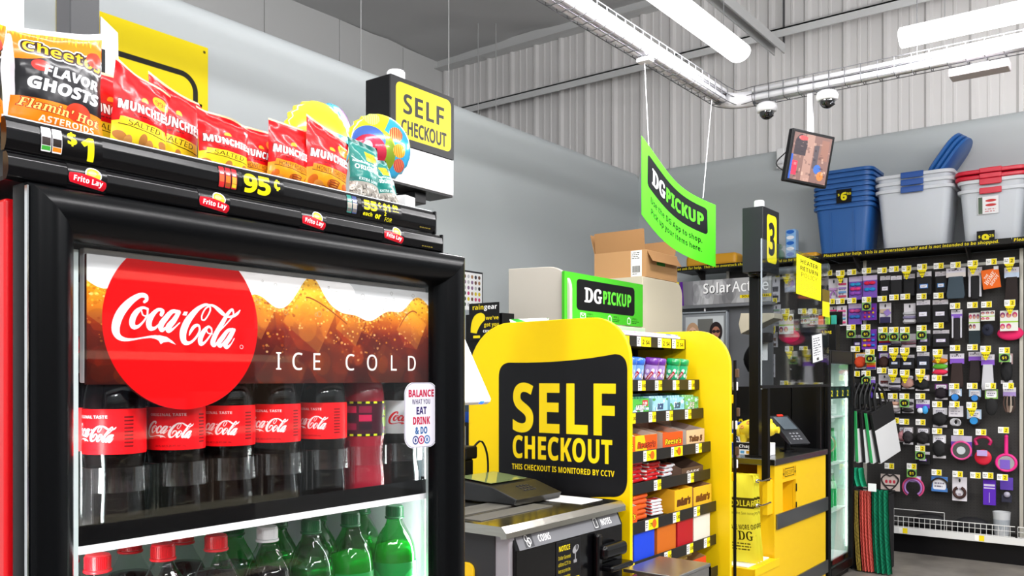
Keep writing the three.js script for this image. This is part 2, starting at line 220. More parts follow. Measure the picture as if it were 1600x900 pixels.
// ---------------------------------------------------------------- the drinks cooler
const FX0 = .415, FX1 = 1.12, FTOP = 1.706, FZ = -.95;
{
  const t = thing('drinks_cooler', 'black framed glass door drinks cooler with a red side and a round red logo header', 'cooler', [(FX0 + FX1) / 2, 0, -1.2]);
  const RED = mat('#e30a17', .35), LINER = mat('#d6dadd', .5), INK = mat('#050506', .4);
  // cabinet: sides, back, floor and roof with a liner inside
  wpart(t, 'side_panel', bx(FX0 - .004, FX0 + .03, .02, FTOP - .012, -1.45, -.998, .004), RED, 'bright red cabinet side');
  wpart(t, 'side_panel', bx(FX1 - .02, FX1 + .004, .02, FTOP - .012, -1.45, -.998, .004), RED);
  wpart(t, 'cabinet', [bx(FX0 + .03, FX1 - .02, .02, .3, -1.45, -.998), bx(FX0 + .03, FX1 - .02, FTOP - .05, FTOP - .012, -1.45, -.998), bx(FX0 + .03, FX1 - .02, .02, FTOP - .02, -1.45, -1.43)], BLACK);
  wpart(t, 'liner', [bx(FX0 + .03, FX0 + .036, .3, FTOP - .05, -1.43, -1.0), bx(FX1 - .0215, FX1 - .019, .3, FTOP - .05, -1.43, -1.0), bx(FX0 + .03, FX1 - .02, .3, FTOP - .05, -1.43, -1.42)], LINER);
  for (const x of [FX0 + .07, FX1 - .09]) for (const z of [-1.02, -1.41]) wpart(t, 'foot', cyl(.02, .025, .03, x, 0, z), INK);
  wpart(t, 'gasket', [bx(FX0 + .006, FX0 + .03, .12, FTOP - .006, -.998, -.988), bx(FX1 - .03, FX1 - .006, .12, FTOP - .006, -.998, -.988), bx(FX0 + .03, FX1 - .03, FTOP - .03, FTOP - .006, -.998, -.988)], mat('#151517', .7));
  // door frame: four mitred members with a convex face
  const W = .054, prof = [[0, -.988], [0, -.955], [.003, -.948], [.012, -.9425], [.024, -.94], [.036, -.943], [.046, -.952], [W, -.966], [W, -.985]];
  const member = (a) => {   // a(inset) gives the two end points at that inset
    const pos = []; for (let k = 0; k < prof.length - 1; k++) { const [i0, z0] = prof[k], [i1, z1] = prof[k + 1], [p, q] = a(i0), [r, s] = a(i1); const A = [...p, z0], B = [...q, z0], C = [...r, z1], D = [...s, z1]; pos.push(...A, ...C, ...B, ...B, ...C, ...D); }
    const g = new THREE.BufferGeometry(); g.setAttribute('position', new THREE.Float32BufferAttribute(pos, 3)); return smooth(g, .8);
  };
  const y0 = .12, y1 = FTOP;
  const FR = mat('#060709', .26, 0, { specularIntensity: .3 });
  wpart(t, 'door_rail', member((i) => [[FX0 + i, y1 - i], [FX1 - i, y1 - i]]), FR);
  wpart(t, 'door_rail', member((i) => [[FX1 - i, y0 + i], [FX0 + i, y0 + i]]), FR);
  wpart(t, 'door_stile', member((i) => [[FX0 + i, y0 + i], [FX0 + i, y1 - i]]), FR);
  wpart(t, 'door_stile', member((i) => [[FX1 - i, y1 - i], [FX1 - i, y0 + i]]), FR);
  wpart(t, 'edge_trim', bx(FX0 - .0015, FX0, .14, FTOP - .004, -.957, -.951), CHROME, 'thin bright metal strip down the door edge');
  const glass = wpart(t, 'door_glass', bx(FX0 + W - .003, FX1 - W + .003, y0 + W, y1 - W, -.974, -.971), PANE);
  // oval advice sticker on the glass
  const sr = art(220, 300, (c, w, h) => {
    fillAll(c, w, h, '#dcdce2'); rbox(c, 3, 3, w - 6, h - 6, 60, '#c8c5d0', ['#8a8a98', 4]);
    fit(c, 'BALANCE', w / 2, 66, 44, 172, { color: '#a00c30', fat: 2 }); fit(c, 'WHAT YOU', w / 2, 100, 32, 122, { color: '#3c3850' }); fit(c, 'EAT', w / 2, 146, 46, 70, { color: '#241a50', fat: 2 }); fit(c, 'DRINK', w / 2, 192, 46, 114, { color: '#a00c30', fat: 2 }); fit(c, '& DO', w / 2, 236, 42, 82, { color: '#1f4f83', fat: 2 });
    for (const [x, k] of [[72, '#2a3a6d'], [110, '#a01c40'], [148, '#2f5f93']]) { c.beginPath(); c.arc(x, 264, 17, 0, 7); c.lineWidth = 6; c.strokeStyle = k; c.stroke(); ell(c, x, 264, 6, 9, k); }
  }, '#dcdce2');
  const sg = prismZ(rr(-.039, .039, 0, .106, .02), 0, .0008); wpart(glass, 'sticker', printUV(sg, -.039, .039, 0, .106, sr).translate(1.033, 1.386, -.9705), printMat(sr), 'pale oval sticker about balance');
  // header print: poured cola, the red disc and the lettering
  const bxl = .493, bxr = 1.067, bt = 1.642, bb = 1.492, cx = .6185, cy = 1.5675, cr = .1075, low = cy - cr;
  const S = 2440, hr = art(1400, 444, (c, w, h) => {
    const R = rng(5), X = (m) => (m - bxl) / (bxr - bxl) * w, Y = (m) => (bt - m) / (bt - low) * h, hb = Y(bb);
    const g0 = c.createLinearGradient(0, 0, 0, hb); g0.addColorStop(0, '#cfd2d4'); g0.addColorStop(1, '#ffffff'); c.fillStyle = g0; c.fillRect(0, 0, w, h); ell(c, 700, 40, 300, 90, '#ffffff');
    // cola body with an uneven surface
    const surf = (x) => 92 + 26 * Math.sin(x * .012 + 1) + 16 * Math.sin(x * .031) + (x > 1180 ? -40 * Math.exp(-(((x - 1310) / 60) ** 2)) : 0) - 70 * Math.exp(-(((x - 800) / 60) ** 2)) - 30 * Math.exp(-(((x - 570) / 80) ** 2)) + 40 * Math.exp(-(((x - 950) / 60) ** 2)) - (x < 130 ? 40 : 0);
    const g1 = c.createLinearGradient(0, 50, 0, hb); for (const [p, k] of [[0, '#f2b62c'], [.16, '#d98a10'], [.3, '#a84c09'], [.42, '#6a1806'], [.7, '#420a05'], [1, '#280504']]) g1.addColorStop(p, k);
    c.beginPath(); c.moveTo(0, hb); for (let x = 0; x <= w; x += 6) c.lineTo(x, surf(x)); c.lineTo(w, hb); c.closePath(); c.fillStyle = g1; c.fill(); c.save(); c.clip();
    for (let i = 0; i < 260; i++) { const x = R() * w, y = 100 + R() * (hb - 80), r = 14 + R() * 55; c.globalAlpha = .06 + R() * .16; ell(c, x, y, r, r * (.3 + R() * .6), (y < 190 ? ['#e8901a', '#d06a0c', '#7a2a06', '#a5440a'] : ['#8f1f08', '#4a0c04', '#2a0603', '#6a1606', '#b0480c'])[R() * (y < 190 ? 4 : 5) | 0], R() * 3); }
    c.globalAlpha = 1;
    // ice: facets
    for (const [ix, iy, s] of [[565, 130, 90], [800, 130, 130], [985, 150, 80], [1310, 140, 95], [60, 140, 80], [900, 280, 120], [1180, 300, 120], [680, 320, 120]]) { c.globalAlpha = iy > 200 ? .08 : .22; poly(c, [[ix - s, iy + s * .2], [ix - s * .3, iy - s * .7], [ix + s * .8, iy - s * .1], [ix + s * .2, iy + s]], '#ffd257'); c.globalAlpha = .22; poly(c, [[ix + s * .8, iy - s * .1], [ix + s * .2, iy + s], [ix + s * .9, iy + s * .7]], '#3a0b03'); poly(c, [[ix - s, iy + s * .2], [ix + s * .2, iy + s], [ix - s * .5, iy + s * .9]], '#c24a06'); }
    for (let i = 0; i < 1300; i++) { const x = R() * w, d = Math.pow(R(), 3.6) * 170, r = 1.2 + R() * 3.6; c.globalAlpha = .2 + R() * .4; ell(c, x, surf(x) + 4 + d, r * 1.3, r, ['#ffdf74', '#f1b02c', '#b05a08', '#7c2c05', '#ffe9a0'][R() * 5 | 0]); }
    c.globalAlpha = 1; c.restore();
    c.lineWidth = 5; c.strokeStyle = '#8a3b08'; c.beginPath(); c.moveTo(770, 66); c.quadraticCurveTo(810, 60, 960, 150); c.stroke(); c.beginPath(); c.moveTo(1230, 150); c.quadraticCurveTo(1290, 60, 1330, 88); c.stroke();
    for (let i = 0; i < 46; i++) { c.globalAlpha = .55; c.beginPath(); c.arc(520 + R() * 860, 20 + R() * 110, 3 + R() * 7, 0, 7); c.strokeStyle = '#8c8d88'; c.lineWidth = 2.4; c.stroke(); } c.globalAlpha = 1;
    ell(c, X(cx), Y(cy), cr / (bxr - bxl) * w, cr / (bt - low) * h, '#c40208');
    script(c, X(.521), Y(1.603), X(.7) - X(.521), '#f1eef4'); c.beginPath(); c.arc(X(.7005), Y(1.541), 6, 0, 7); c.strokeStyle = '#f1d5d8'; c.lineWidth = 2; c.stroke();
    const LET = 'ICE COLD', xs = [.757, .789, .824, 0, .888, .934, .98, 1.022]; [...LET].forEach((k, i) => k !== ' ' && txt(c, k, X(xs[i] + .004), Y(1.511), 82, { thin: 1, color: '#f3efe8', sx: k === 'I' ? 1 : 1.02 }));
  }, '#400a05');
  const out = [[bxl, bb], [bxl, bt], [bxr, bt], [bxr, bb]]; const a0 = Math.asin((bb - cy) / cr) * 180 / PI; const pts = [...out, ...arc(cx, cy, cr, a0, -180 - a0, 24)];
  const hdr = wpart(t, 'header_sign', printUV(prismZ(pts, -.99, -.985), bxl, bxr, low, bt, hr), printMat(hr, { glow: .16, roughness: .3 }), 'backlit header print of iced cola with a red disc');
  wpart(t, 'header_box', bx(bxl, bxr, bb + .002, bt + .008, -1.003, -.991, .002), mat('#e2e3e5', .5));
  // shelf, price lip and clear bottle glides
  const sh = wpart(t, 'shelf', [bx(.452, 1.09, 1.3, 1.3055, -1.42, -1.0), bx(.452, 1.09, 1.296, 1.302, -1.012, -1.0)], WHITE);
  const lipPts = (r) => [...arc(1.066, -1.03, .03 + r, 0, 90, 8), ...arc(.5, -1.03, .03 + r, 90, 180, 8)];
  const lipG = (r, d, y0, y1) => { const s = shp([...lipPts(r).map(([x, z]) => [x, z]), ...lipPts(r - d).reverse()]); const g = new THREE.ExtrudeGeometry(s, { depth: y1 - y0, bevelEnabled: false }); return smooth(g.rotateX(PI / 2).translate(0, y1, 0).applyMatrix4(new THREE.Matrix4()), .6); };
  // (a shape in x,z stood up: y runs down the extrusion)
  wpart(sh, 'price_lip', lipG(.003, .003, 1.3055, 1.329), mat('#0a0a0c', .15, 0, { specularIntensity: .5 }), 'dark glossy shelf lip');
  wpart(sh, 'lip_edge', lipG(.0045, .006, 1.296, 1.3054), mat('#f4f6f8', .3), 'white shelf edge');
  wpart(t, 'shelf', bx(.452, 1.09, 1.03, 1.036, -1.42, -1.0), WHITE);
  for (let k = 0; k < 3; k++) wpart(t, 'shelf', bx(.452, 1.09, .3 + k * .24, .306 + k * .24, -1.42, -1.0), WHITE);
  const GUARD = mat('#ffffff', .06, 0, { transmission: 1, thickness: 0, ior: 1.75 });
  const CX = [.558, .642, .721, .801, .891, .974, 1.056];
  CX.forEach((x, i) => {
    const r = .0395, band = arc(x, -1.045, r, 25, 155, 10), g = [];
    const shell = (y0, y1, rr_, d) => { const s = shp([...arc(x, -1.045, rr_, 22, 158, 12), ...arc(x, -1.045, rr_ - d, 158, 22, 12)]); return smooth(new THREE.ExtrudeGeometry(s, { depth: y1 - y0, bevelEnabled: false }).rotateX(PI / 2).translate(0, y1, 0), .6); };
    wpart(sh, 'bottle_guard', [shell(1.361, 1.391, r + .001, .0012), ...[-1, 1].map((q) => bx(x + q * .0395 - .0015, x + q * .0395 + .0015, 1.306, 1.391, -1.05, -1.022, .0005))], GUARD, 'clear plastic bottle guard');
    wpart(sh, 'divider', [bx(x + .0405, x + .042, 1.306, 1.40, -1.4, -1.03)], ACRYLIC);
  });
  // LED strips inside the door
  const LED = new THREE.MeshPhysicalMaterial({ color: '#fff', emissive: new THREE.Color(.9, 1, .98), emissiveIntensity: 9 });
  for (const [x, s] of [[.479, 1], [1.081, -1]]) {
    const yl = x < .7 ? .35 : .35, yt = 1.452;
    wpart(t, 'led_strip', [bx(x - .004, x + .004, yl, yt, -1.004, -.998, .002)], LED, 'glowing white light strip');
    wpart(t, 'led_holder', [bx(x - .007, x + .007, yl, FTOP - .06, -.998, -.99)], mat('#c9d6d6', .3));
    const l = new THREE.RectAreaLight(new THREE.Color(.93, 1, .98), 75, .014, yt - yl); l.position.set(x + s * .004, (yl + yt) / 2, -1.008); l.lookAt(x + s * .5, (yl + yt) / 2, -1.5); l.name = 'cooler_light_output'; scene.add(l);
  }
}
// bottles
{
  const PROF = [[0, .002], [.018, .002], [.029, 0], [.0345, .004], [.0362, .014], [.0362, .03], [.0348, .046], [.0332, .062], [.0336, .078], [.0356, .094], [.0362, .1], [.0362, .156], [.0358, .166], [.033, .182], [.027, .197], [.019, .211], [.0148, .219], [.0136, .224], [.0136, .23]];
  const shell = smooth(lathe([...PROF].map(([r, y]) => [r, y]), 28), .9), inner = (top) => lathe([...PROF.filter((p) => p[1] <= top).map(([r, y]) => [Math.max(0, r - .0009), y + .0008]), [0, top]], 24);
  const full = inner(.2), low = inner(.19), labelG = lathe([[.0366, .1005], [.0369, .103], [.0369, .153], [.0366, .1555]], 36), neck = lathe([[.0158, .2255], [.0165, .2265], [.0165, .2285], [.0142, .229]], 20);
  const capG = (() => { const g = []; g.push(cyl(.0146, .0143, .0165, 0, .2295, 0, 20)); for (let i = 0; i < 40; i++) { const a = i / 40 * 2 * PI; g.push(bx(-.0006, .0006, .2305, .2445, .0143, .0152).rotateY(a)); } g.push(cyl(.0143, .0132, .0012, 0, .246, 0, 20)); return M(g); })();
  const label = (draw, side) => art(560, 140, draw, side);
  const cola = label((c, w, h) => { fillAll(c, w, h, '#e8131b'); for (const x of [40, 320]) { script(c, x + 24, 44, 160, '#fbeeee'); txt(c, 'ORIGINAL TASTE', x + 100, 30, 13, { color: '#f7d5d5', sx: 1.15 }); txt(c, '20 FL OZ (1.25 PT) 591 mL', x + 110, 128, 8, { color: '#5c0a0e' }); } rbox(c, 252, 88, 34, 42, 5, '#f0f0f0'); txt(c, '240', 269, 106, 15); txt(c, 'CALORIES', 269, 116, 6); txt(c, 'PER BOTTLE', 269, 124, 5); for (let i = 0; i < 9; i++) { c.fillStyle = '#6d0d12'; c.fillRect(524, 24 + i * 11, 28, 5); } }, '#e8131b');
  const punch = label((c, w, h) => { fillAll(c, w, h, '#3a1020'); for (let x = 0; x < w; x += 16) { c.fillStyle = (x / 16) % 2 ? '#c8d820' : '#141414'; c.fillRect(x, 0, 16, 10); c.fillRect(x, h - 10, 16, 10); } const R = rng(3); for (let q = 0; q < 2; q++) { const x = q * 280; ell(c, x + 60, 70, 46, 54, '#7ea31a'); for (let i = 0; i < 22; i++) ell(c, x + 20 + R() * 80, 24 + R() * 90, 4 + R() * 9, 3 + R() * 6, ['#c5dd2c', '#3f5d10', '#0f1a08', '#8c1840'][R() * 4 | 0]); for (let i = 0; i < 6; i++) { c.fillStyle = ['#b81c4a', '#7a1236', '#25101c'][i % 3]; c.fillRect(x + 130 + (i % 2) * 60, 20 + (i >> 1) * 34, 50, 26); } } }, '#3a1020');
  const diet = label((c, w, h) => { fillAll(c, w, h, '#c9ccd0'); script(c, 60, 46, 160, '#c81420'); script(c, 340, 46, 160, '#c81420'); }, '#c9ccd0');
  const lime = label((c, w, h) => { fillAll(c, w, h, '#0f7d35'); ell(c, 140, 70, 90, 50, '#1fae4d'); ell(c, 420, 70, 90, 50, '#1fae4d'); txt(c, 'LEMON LIME', 140, 82, 30, { color: '#f4f4c8', skew: -.2 }); txt(c, 'LEMON LIME', 420, 82, 30, { color: '#f4f4c8', skew: -.2 }); }, '#0f7d35');
  const PET = mat('#f2f6f6', .03, 0, { transmission: 1, thickness: 0, ior: 1.35 }), GPET = mat('#58d884', .03, 0, { transmission: 1, thickness: 0, ior: 1.5 });
  const COLA = mat('#060202', .1, 0, { specularIntensity: .6 }), PINK = mat('#c5263f', .25, 0, { transmission: .35, thickness: 0 }), LIMEL = mat('#39c85c', .2, 0, { transmission: .55, thickness: 0 }), DEEP = mat('#0c6b35', .2, 0, { transmission: .5, thickness: 0 });
  const RCAP = mat('#d31420', .35), GCAP = mat('#0b5a2e', .35), WCAP = mat('#e6e6e8', .35), PCAP = mat('#c62a44', .35), KCAP = mat('#141416', .4);
  const KIND = { cola: [PET, COLA, cola, RCAP, full, 'cola bottle'], zero: [PET, COLA, diet, KCAP, low, 'soft drink bottle'], punch: [PET, PINK, punch, PCAP, full, 'soft drink bottle'], clear: [PET, COLA, diet, WCAP, low, 'cola bottle'], lime: [GPET, LIMEL, lime, GCAP, low, 'soda bottle'], dark: [GPET, DEEP, lime, GCAP, low, 'soda bottle'] };
  const bottle = (k, x, y, z, turn, l, group) => { const [sm, lm, la, cm, liq] = KIND[k]; const t = thing('soda_bottle', l, 'bottle', [x, y, z], { turn, group }); part(t, 'bottle_shell', shell, sm); part(t, 'drink', liq, lm); part(t, 'label_band', lathUV(labelG, la), printMat(la, { roughness: .35 })); part(t, 'cap', capG, cm); part(t, 'neck_ring', neck, cm); return t; };
  const cache = new Map(); function lathUV(g, rect) { if (cache.has(rect)) return cache.get(rect); const o = prep(g), U = o.attributes.uv; for (let i = 0; i < U.count; i++) U.setXY(i, rect.u0 + (rect.u1 - rect.u0) * U.getX(i), rect.v0 + (rect.v1 - rect.v0) * (o.attributes.position.getY(i) - .1) / .056); cache.set(rect, o); return o; }
  const ord = ['first', 'second', 'third', 'fourth', 'fifth', 'sixth', 'seventh'];
  const CX = [.558, .642, .721, .801, .891, .974, 1.056], UP = ['cola', 'cola', 'cola', 'cola', 'cola', 'punch', 'zero'], TURN = [.5, 1.0, .75, .8, .45, .4, 1.5];
  const GT = 'bottles in the front row of the upper cooler shelf';
  UP.forEach((k, i) => { bottle(k, CX[i], 1.3065, -1.045, TURN[i] - .3, k === 'punch' ? 'pink drink bottle with a green and black label on the upper cooler shelf' : k === 'zero' ? 'dark cola bottle behind the oval sticker on the cooler door' : `red labelled cola bottle, ${ord[i]} from the door hinge side on the upper cooler shelf`, GT); bottle(k === 'punch' ? 'punch' : 'cola', CX[i], 1.3065, -1.125, i * 1.3, `bottle in the second row, behind the ${ord[i]} bottle of the upper cooler shelf`, 'second row bottles on the upper cooler shelf'); });
  const LX = [.5365, .623, .702, .787, .868, .948, 1.047], LO = ['cola', 'cola', 'cola', 'clear', 'dark', 'lime', 'lime'];
  const LL = ['red capped cola bottle at the dark end of the lower cooler shelf', 'second red capped cola bottle on the lower cooler shelf', 'third red capped cola bottle on the lower cooler shelf, below the green reflection', 'white capped dark bottle on the lower cooler shelf', 'dark green bottle beside the white capped one on the lower cooler shelf', 'middle of the three front green bottles on the lower cooler shelf', 'brightest green bottle beside the light strip on the lower cooler shelf'];
  LO.forEach((k, i) => { bottle(k, LX[i], 1.0365, -1.045, i * .9, LL[i], 'bottles in the front row of the lower cooler shelf'); bottle(i < 3 ? 'cola' : i === 3 ? 'dark' : 'lime', LX[i], 1.0365, -1.126, i * 1.7, i < 3 ? `red capped bottle behind the ${ord[i]} cola bottle on the lower cooler shelf` : `green bottle in the second row, behind the ${ord[i]} bottle of the lower cooler shelf`, 'second row bottles on the lower cooler shelf'); });
}
// ---------------------------------------------------------------- snack rack on top of the cooler
{
  const RX0 = .398, RX1 = 1.06;
  const RB = mat('#060608', .2, 0, { specularIntensity: .6 });
  const t = thing('snack_rack', 'black two rail snack rack with yellow prices on top of the drinks cooler', 'rack', [(RX0 + RX1) / 2, FTOP, -1.1]);
  const bulge = (yc, hh, zf, b) => (y) => zf + b * Math.sqrt(Math.max(0, 1 - ((y - yc) / hh) ** 2));
  const rails = [[1.7385, 1.774, -.9715, .009], [1.7075, 1.7365, -.967, .009]].map(([y0, y1, zf, b], i) => {
    const yc = (y0 + y1) / 2, f = bulge(yc, (y1 - y0) / 2 + .001, zf, b), pts = Array.from({ length: 13 }, (_, k) => { const y = y0 + (y1 - y0) * k / 12; return [f(y), y]; });
    const x1 = i ? RX1 + .012 : RX1;
    const r = wpart(t, 'price_rail', smooth(prismX([...pts, [zf - .004, y1], [zf - .004, y0]], RX0, x1), .8), RB, i ? 'lower black rail with round logos' : 'upper black rail with yellow prices');
    wpart(r, 'end_cap', bx(x1, x1 + .004, y0 - .001, y1 + .001, zf - .006, zf + b * .8, .001), BLACK);
    if (!i) wpart(r, 'clear_lip', bx(RX0, x1, y1, y1 + .0025, zf - .003, zf - .001), mat('#cfd3d6', .2));
    return { r, f };
  });
  // shelf boards, uprights
  wpart(t, 'shelf_board', bx(RX0 + .005, RX1 + .02, 1.766, 1.7715, -1.4, -.979), BLACK);
  wpart(t, 'shelf_board', bx(RX0 + .005, RX1 + .02, 1.7095, 1.714, -1.4, -.971), BLACK);
  for (const [x0, x1, z0, z1] of [[1.068, 1.084, -1.0, -.985], [1.09, 1.104, -1.03, -1.012], [RX0 + .02, RX0 + .035, -1.4, -1.385], [1.06, 1.075, -1.4, -1.385]]) wpart(t, 'upright', bx(x0, x1, FTOP + .001, 1.7665, z0, z1, .002), BLACK);
  wpart(t, 'base_plate', bx(1.0, 1.118, FTOP + .001, FTOP + .008, -1.42, -.985, .002), BLACK);
  wpart(t, 'side_wire', [rod([1.055, 1.748, -.98], [1.055, 1.80, -1.08], .0012), rod([1.055, 1.80, -1.08], [1.055, 1.80, -1.38], .0012)], CHROME);
  // decals bent to the rail
  const decal = ({ r, f }, x0, x1, y0, y1, rect, name, label) => { const g = new THREE.PlaneGeometry(x1 - x0, y1 - y0, 1, 10).translate((x0 + x1) / 2, (y0 + y1) / 2, 0), P = g.attributes.position, U = g.attributes.uv; for (let i = 0; i < P.count; i++) { P.setZ(i, f(P.getY(i)) + .0004); U.setXY(i, rect.u0 + (rect.u1 - rect.u0) * U.getX(i), rect.v0 + (rect.v1 - rect.v0) * U.getY(i)); } g.computeVertexNormals(); wpart(r, name, g, printMat(rect, { roughness: .2, specularIntensity: .6 }), label); };
  const K = '#060608', Yl = '#f3e713';
  const logo = art(180, 126, (c, w, h) => { fillAll(c, w, h, K); ell(c, 116, 40, 38, 38, '#f2f2f2'); ell(c, 116, 41, 33, 33, '#f3b92a'); ell(c, 112, 34, 18, 16, '#fbd96a'); c.save(); c.translate(90, 78); c.rotate(.06); c.beginPath(); c.moveTo(-84, -26); c.quadraticCurveTo(-10, -44, 82, -12); c.quadraticCurveTo(92, 14, 76, 34); c.quadraticCurveTo(0, 30, -78, 22); c.quadraticCurveTo(-92, 0, -84, -26); c.closePath(); c.fillStyle = '#f2f2f2'; c.fill(); c.scale(.92, .86); c.fillStyle = '#c01022'; c.fill(); c.restore(); fit(c, 'Frito Lay', 90, 90, 38, 136, { color: '#fff', rot: .09 }); }, K);
  const lr = rails[1], ur = rails[0]; [[.459, .503], [.619, .664], [.779, .823], [.937, .981]].forEach(([a, b]) => decal(lr, a, b, 1.7085, 1.7355, logo, 'logo_plate', 'red logo with a yellow sun'));
  decal(ur, .456, .5, 1.7415, 1.7715, art(180, 130, (c, w, h) => { fillAll(c, w, h, K); txt(c, '$', 40, 66, 82, { color: Yl, fat: 3 }); txt(c, '1', 118, 122, 148, { color: Yl, fat: 7 }); }, K), 'price', 'yellow one dollar price');
  decal(ur, .686, .752, 1.7415, 1.7715, art(260, 130, (c, w, h) => { fillAll(c, w, h, K); fit(c, '95', 92, 116, 138, 170, { color: Yl, fat: 7 }); txt(c, '¢', 216, 76, 84, { color: Yl, fat: 5 }); }, K), 'price', 'yellow ninety five cent price');
  decal(ur, .896, .98, 1.7405, 1.772, art(330, 136, (c, w, h) => { fillAll(c, w, h, K); fit(c, '55', 70, 78, 84, 110, { color: Yl, fat: 4 }); txt(c, '¢', 146, 52, 52, { color: Yl, fat: 2 }); txt(c, 'each', 50, 118, 34, { color: Yl }); txt(c, 'or', 132, 122, 44, { color: Yl, fat: 3 }); txt(c, '$1', 206, 62, 62, { color: Yl, fat: 3 }); txt(c, '09', 278, 40, 40, { color: Yl, fat: 2 }); c.fillStyle = Yl; c.fillRect(254, 52, 48, 5); txt(c, '2', 190, 96, 34, { color: Yl }); txt(c, 'FOR', 220, 130, 34, { color: Yl, thin: 1 }); }, K), 'price', 'yellow fifty five cent price');
  const mini = (cols) => art(90, 110, (c, w, h) => { fillAll(c, w, h, K); const n = cols.length; cols.forEach(([a, b, d], i) => { const x = 4 + i * (82 / n), q = 82 / n - 4; rbox(c, x, 4, q, 102, 4, a); c.fillStyle = b; c.fillRect(x + 2, 46, q - 4, 34); c.fillStyle = d; c.fillRect(x + 2, 82, q - 4, 18); c.fillStyle = '#fff'; c.fillRect(x + 4, 32, q - 8, 9); }); }, K);
  decal(ur, .432, .457, 1.743, 1.771, mini([['#d8d6da', '#3a3230', '#3f9a3a'], ['#d8d6da', '#2a2422', '#e07a1c']]), 'product_picture'); decal(ur, .65, .68, 1.743, 1.771, mini([['#b3242c', '#d0603a', '#c02a2a'], ['#b8242c', '#c8742c', '#8a4a20'], ['#a8202a', '#c8a23c', '#c8b82c']]), 'product_picture'); decal(ur, .866, .888, 1.743, 1.771, mini([['#2f7d74', '#9a948a', '#5f5b58'], ['#3a4a7a', '#a49c92', '#6b6662']]), 'product_picture');
  for (const q of [rails[0], rails[1]]) decal(q, 1.022, 1.05, q === rails[0] ? 1.742 : 1.711, q === rails[0] ? 1.746 : 1.715, art(80, 14, (c, w, h) => { fillAll(c, w, h, K); fineprint(c, 4, 4, 74, 1, 12, '#8a7a30', 4); }, K), 'maker_mark');

  // bags of snacks
  const SHELF = 1.7725, GL = { roughness: .3, clearcoat: .35, clearcoatRoughness: .15 };
  const puffs = art(420, 560, (c, w, h) => {
    fillAll(c, w, h, '#16151a'); c.fillStyle = '#f07f14'; c.fillRect(0, 480, w, 80); c.scale(1, .9); const fl = [[0, 0], [w, 0], [w, 150]]; c.fillStyle = '#ef7d12'; c.beginPath(); c.moveTo(0, 0); c.lineTo(w, 0); c.lineTo(w, 190); c.quadraticCurveTo(w * .6, 120, w * .45, 175); c.quadraticCurveTo(w * .2, 230, 0, 220); c.closePath(); c.fill();
    c.fillStyle = '#e9e6ea'; c.fillRect(0, 0, w, 34); for (let i = 0; i < 26; i++) { poly(c, [[i * 17, 34], [i * 17 + 17, 34], [i * 17 + 9, 34 + 22 + (i * 37 % 30)]], i % 2 ? '#f6c51c' : '#f39a14'); } rbox(c, 0, 60, 16, 460, 8, '#ded9e0');
    txt(c, 'Cheetos', 226, 185, 96, { rot: .14, color: '#f6b914', stroke: '#fff', sw: 34, sx: .98 }); txt(c, 'Cheetos', 226, 185, 96, { rot: .14, color: '#f6b914', stroke: '#2a1410', sw: 20, sx: .98 });
    ell(c, 120, 246, 40, 34, '#c5261c'); ell(c, 372, 150, 44, 40, '#cf3a26'); txt(c, 'FLAVOR', 258, 300, 74, { rot: .08, color: '#eeeef2', skew: -.1, sx: .95, fat: 3 }); txt(c, 'GHOSTS', 222, 384, 86, { rot: .08, color: '#eeeef2', skew: -.1, sx: 1.02, fat: 5 });
    c.fillStyle = '#f07f14'; c.beginPath(); c.moveTo(0, 420); c.quadraticCurveTo(w * .5, 430, w, 450); c.lineTo(w, h); c.lineTo(0, h); c.fill(); ell(c, 292, 462, 62, 52, '#cb3a20'); txt(c, "Flamin' Hot", 206, 492, 62, { rot: .12, color: '#fbd77a', stroke: '#a92a10', sw: 8, skew: -.2, font: 'serif' }); txt(c, 'ASTEROIDS', 240, 546, 46, { rot: .06, color: '#fbeede', sx: 1.05 });
  }, '#d8d4da');
  const munch = (honey, spot) => art(330, 440, (c, w, h) => {
    fillAll(c, w, h, '#d20a14'); c.fillStyle = '#e2cfa4'; c.fillRect(0, 0, w, 13); c.fillStyle = '#c9121c'; c.fillRect(0, 13, w, 12); const y2 = honey ? '#ef9b1e' : '#f2d52a';
    if (spot) { ell(c, 270, 120, 58, 46, '#f4a321'); txt(c, '99¢', 270, 138, 50, { color: '#7a2410', thin: 1 }); } ell(c, 160, 152, 22, 22, '#f3a52a'); c.fillStyle = '#d01a22'; c.fillRect(110, 156, 100, 16);
    txt(c, 'MUNCHIES', 165, 226, 66, { rot: .06, color: '#fff', stroke: '#7c1010', sw: 12, sx: .88, fat: 3 }); c.fillStyle = '#a51018'; fineprint(c, 90, 240, 150, 1, 16, '#7c0d14', 8);
    c.fillStyle = y2; c.beginPath(); c.moveTo(0, 290); c.quadraticCurveTo(165, 250, w, 300); c.lineTo(w, h); c.lineTo(0, h); c.fill();
    poly(c, [[30, 262], [300, 278], [306, 326], [26, 300]], honey ? '#e98c1a' : '#f4d52c'); c.strokeStyle = '#3c2408'; c.lineWidth = 4; c.beginPath(); c.moveTo(26, 302); c.lineTo(306, 328); c.stroke(); fit(c, honey ? 'HONEY ROASTED' : 'SALTED', 165, 306, 38, honey ? 240 : 200, { rot: .06, color: '#3c2408', thin: 1 });
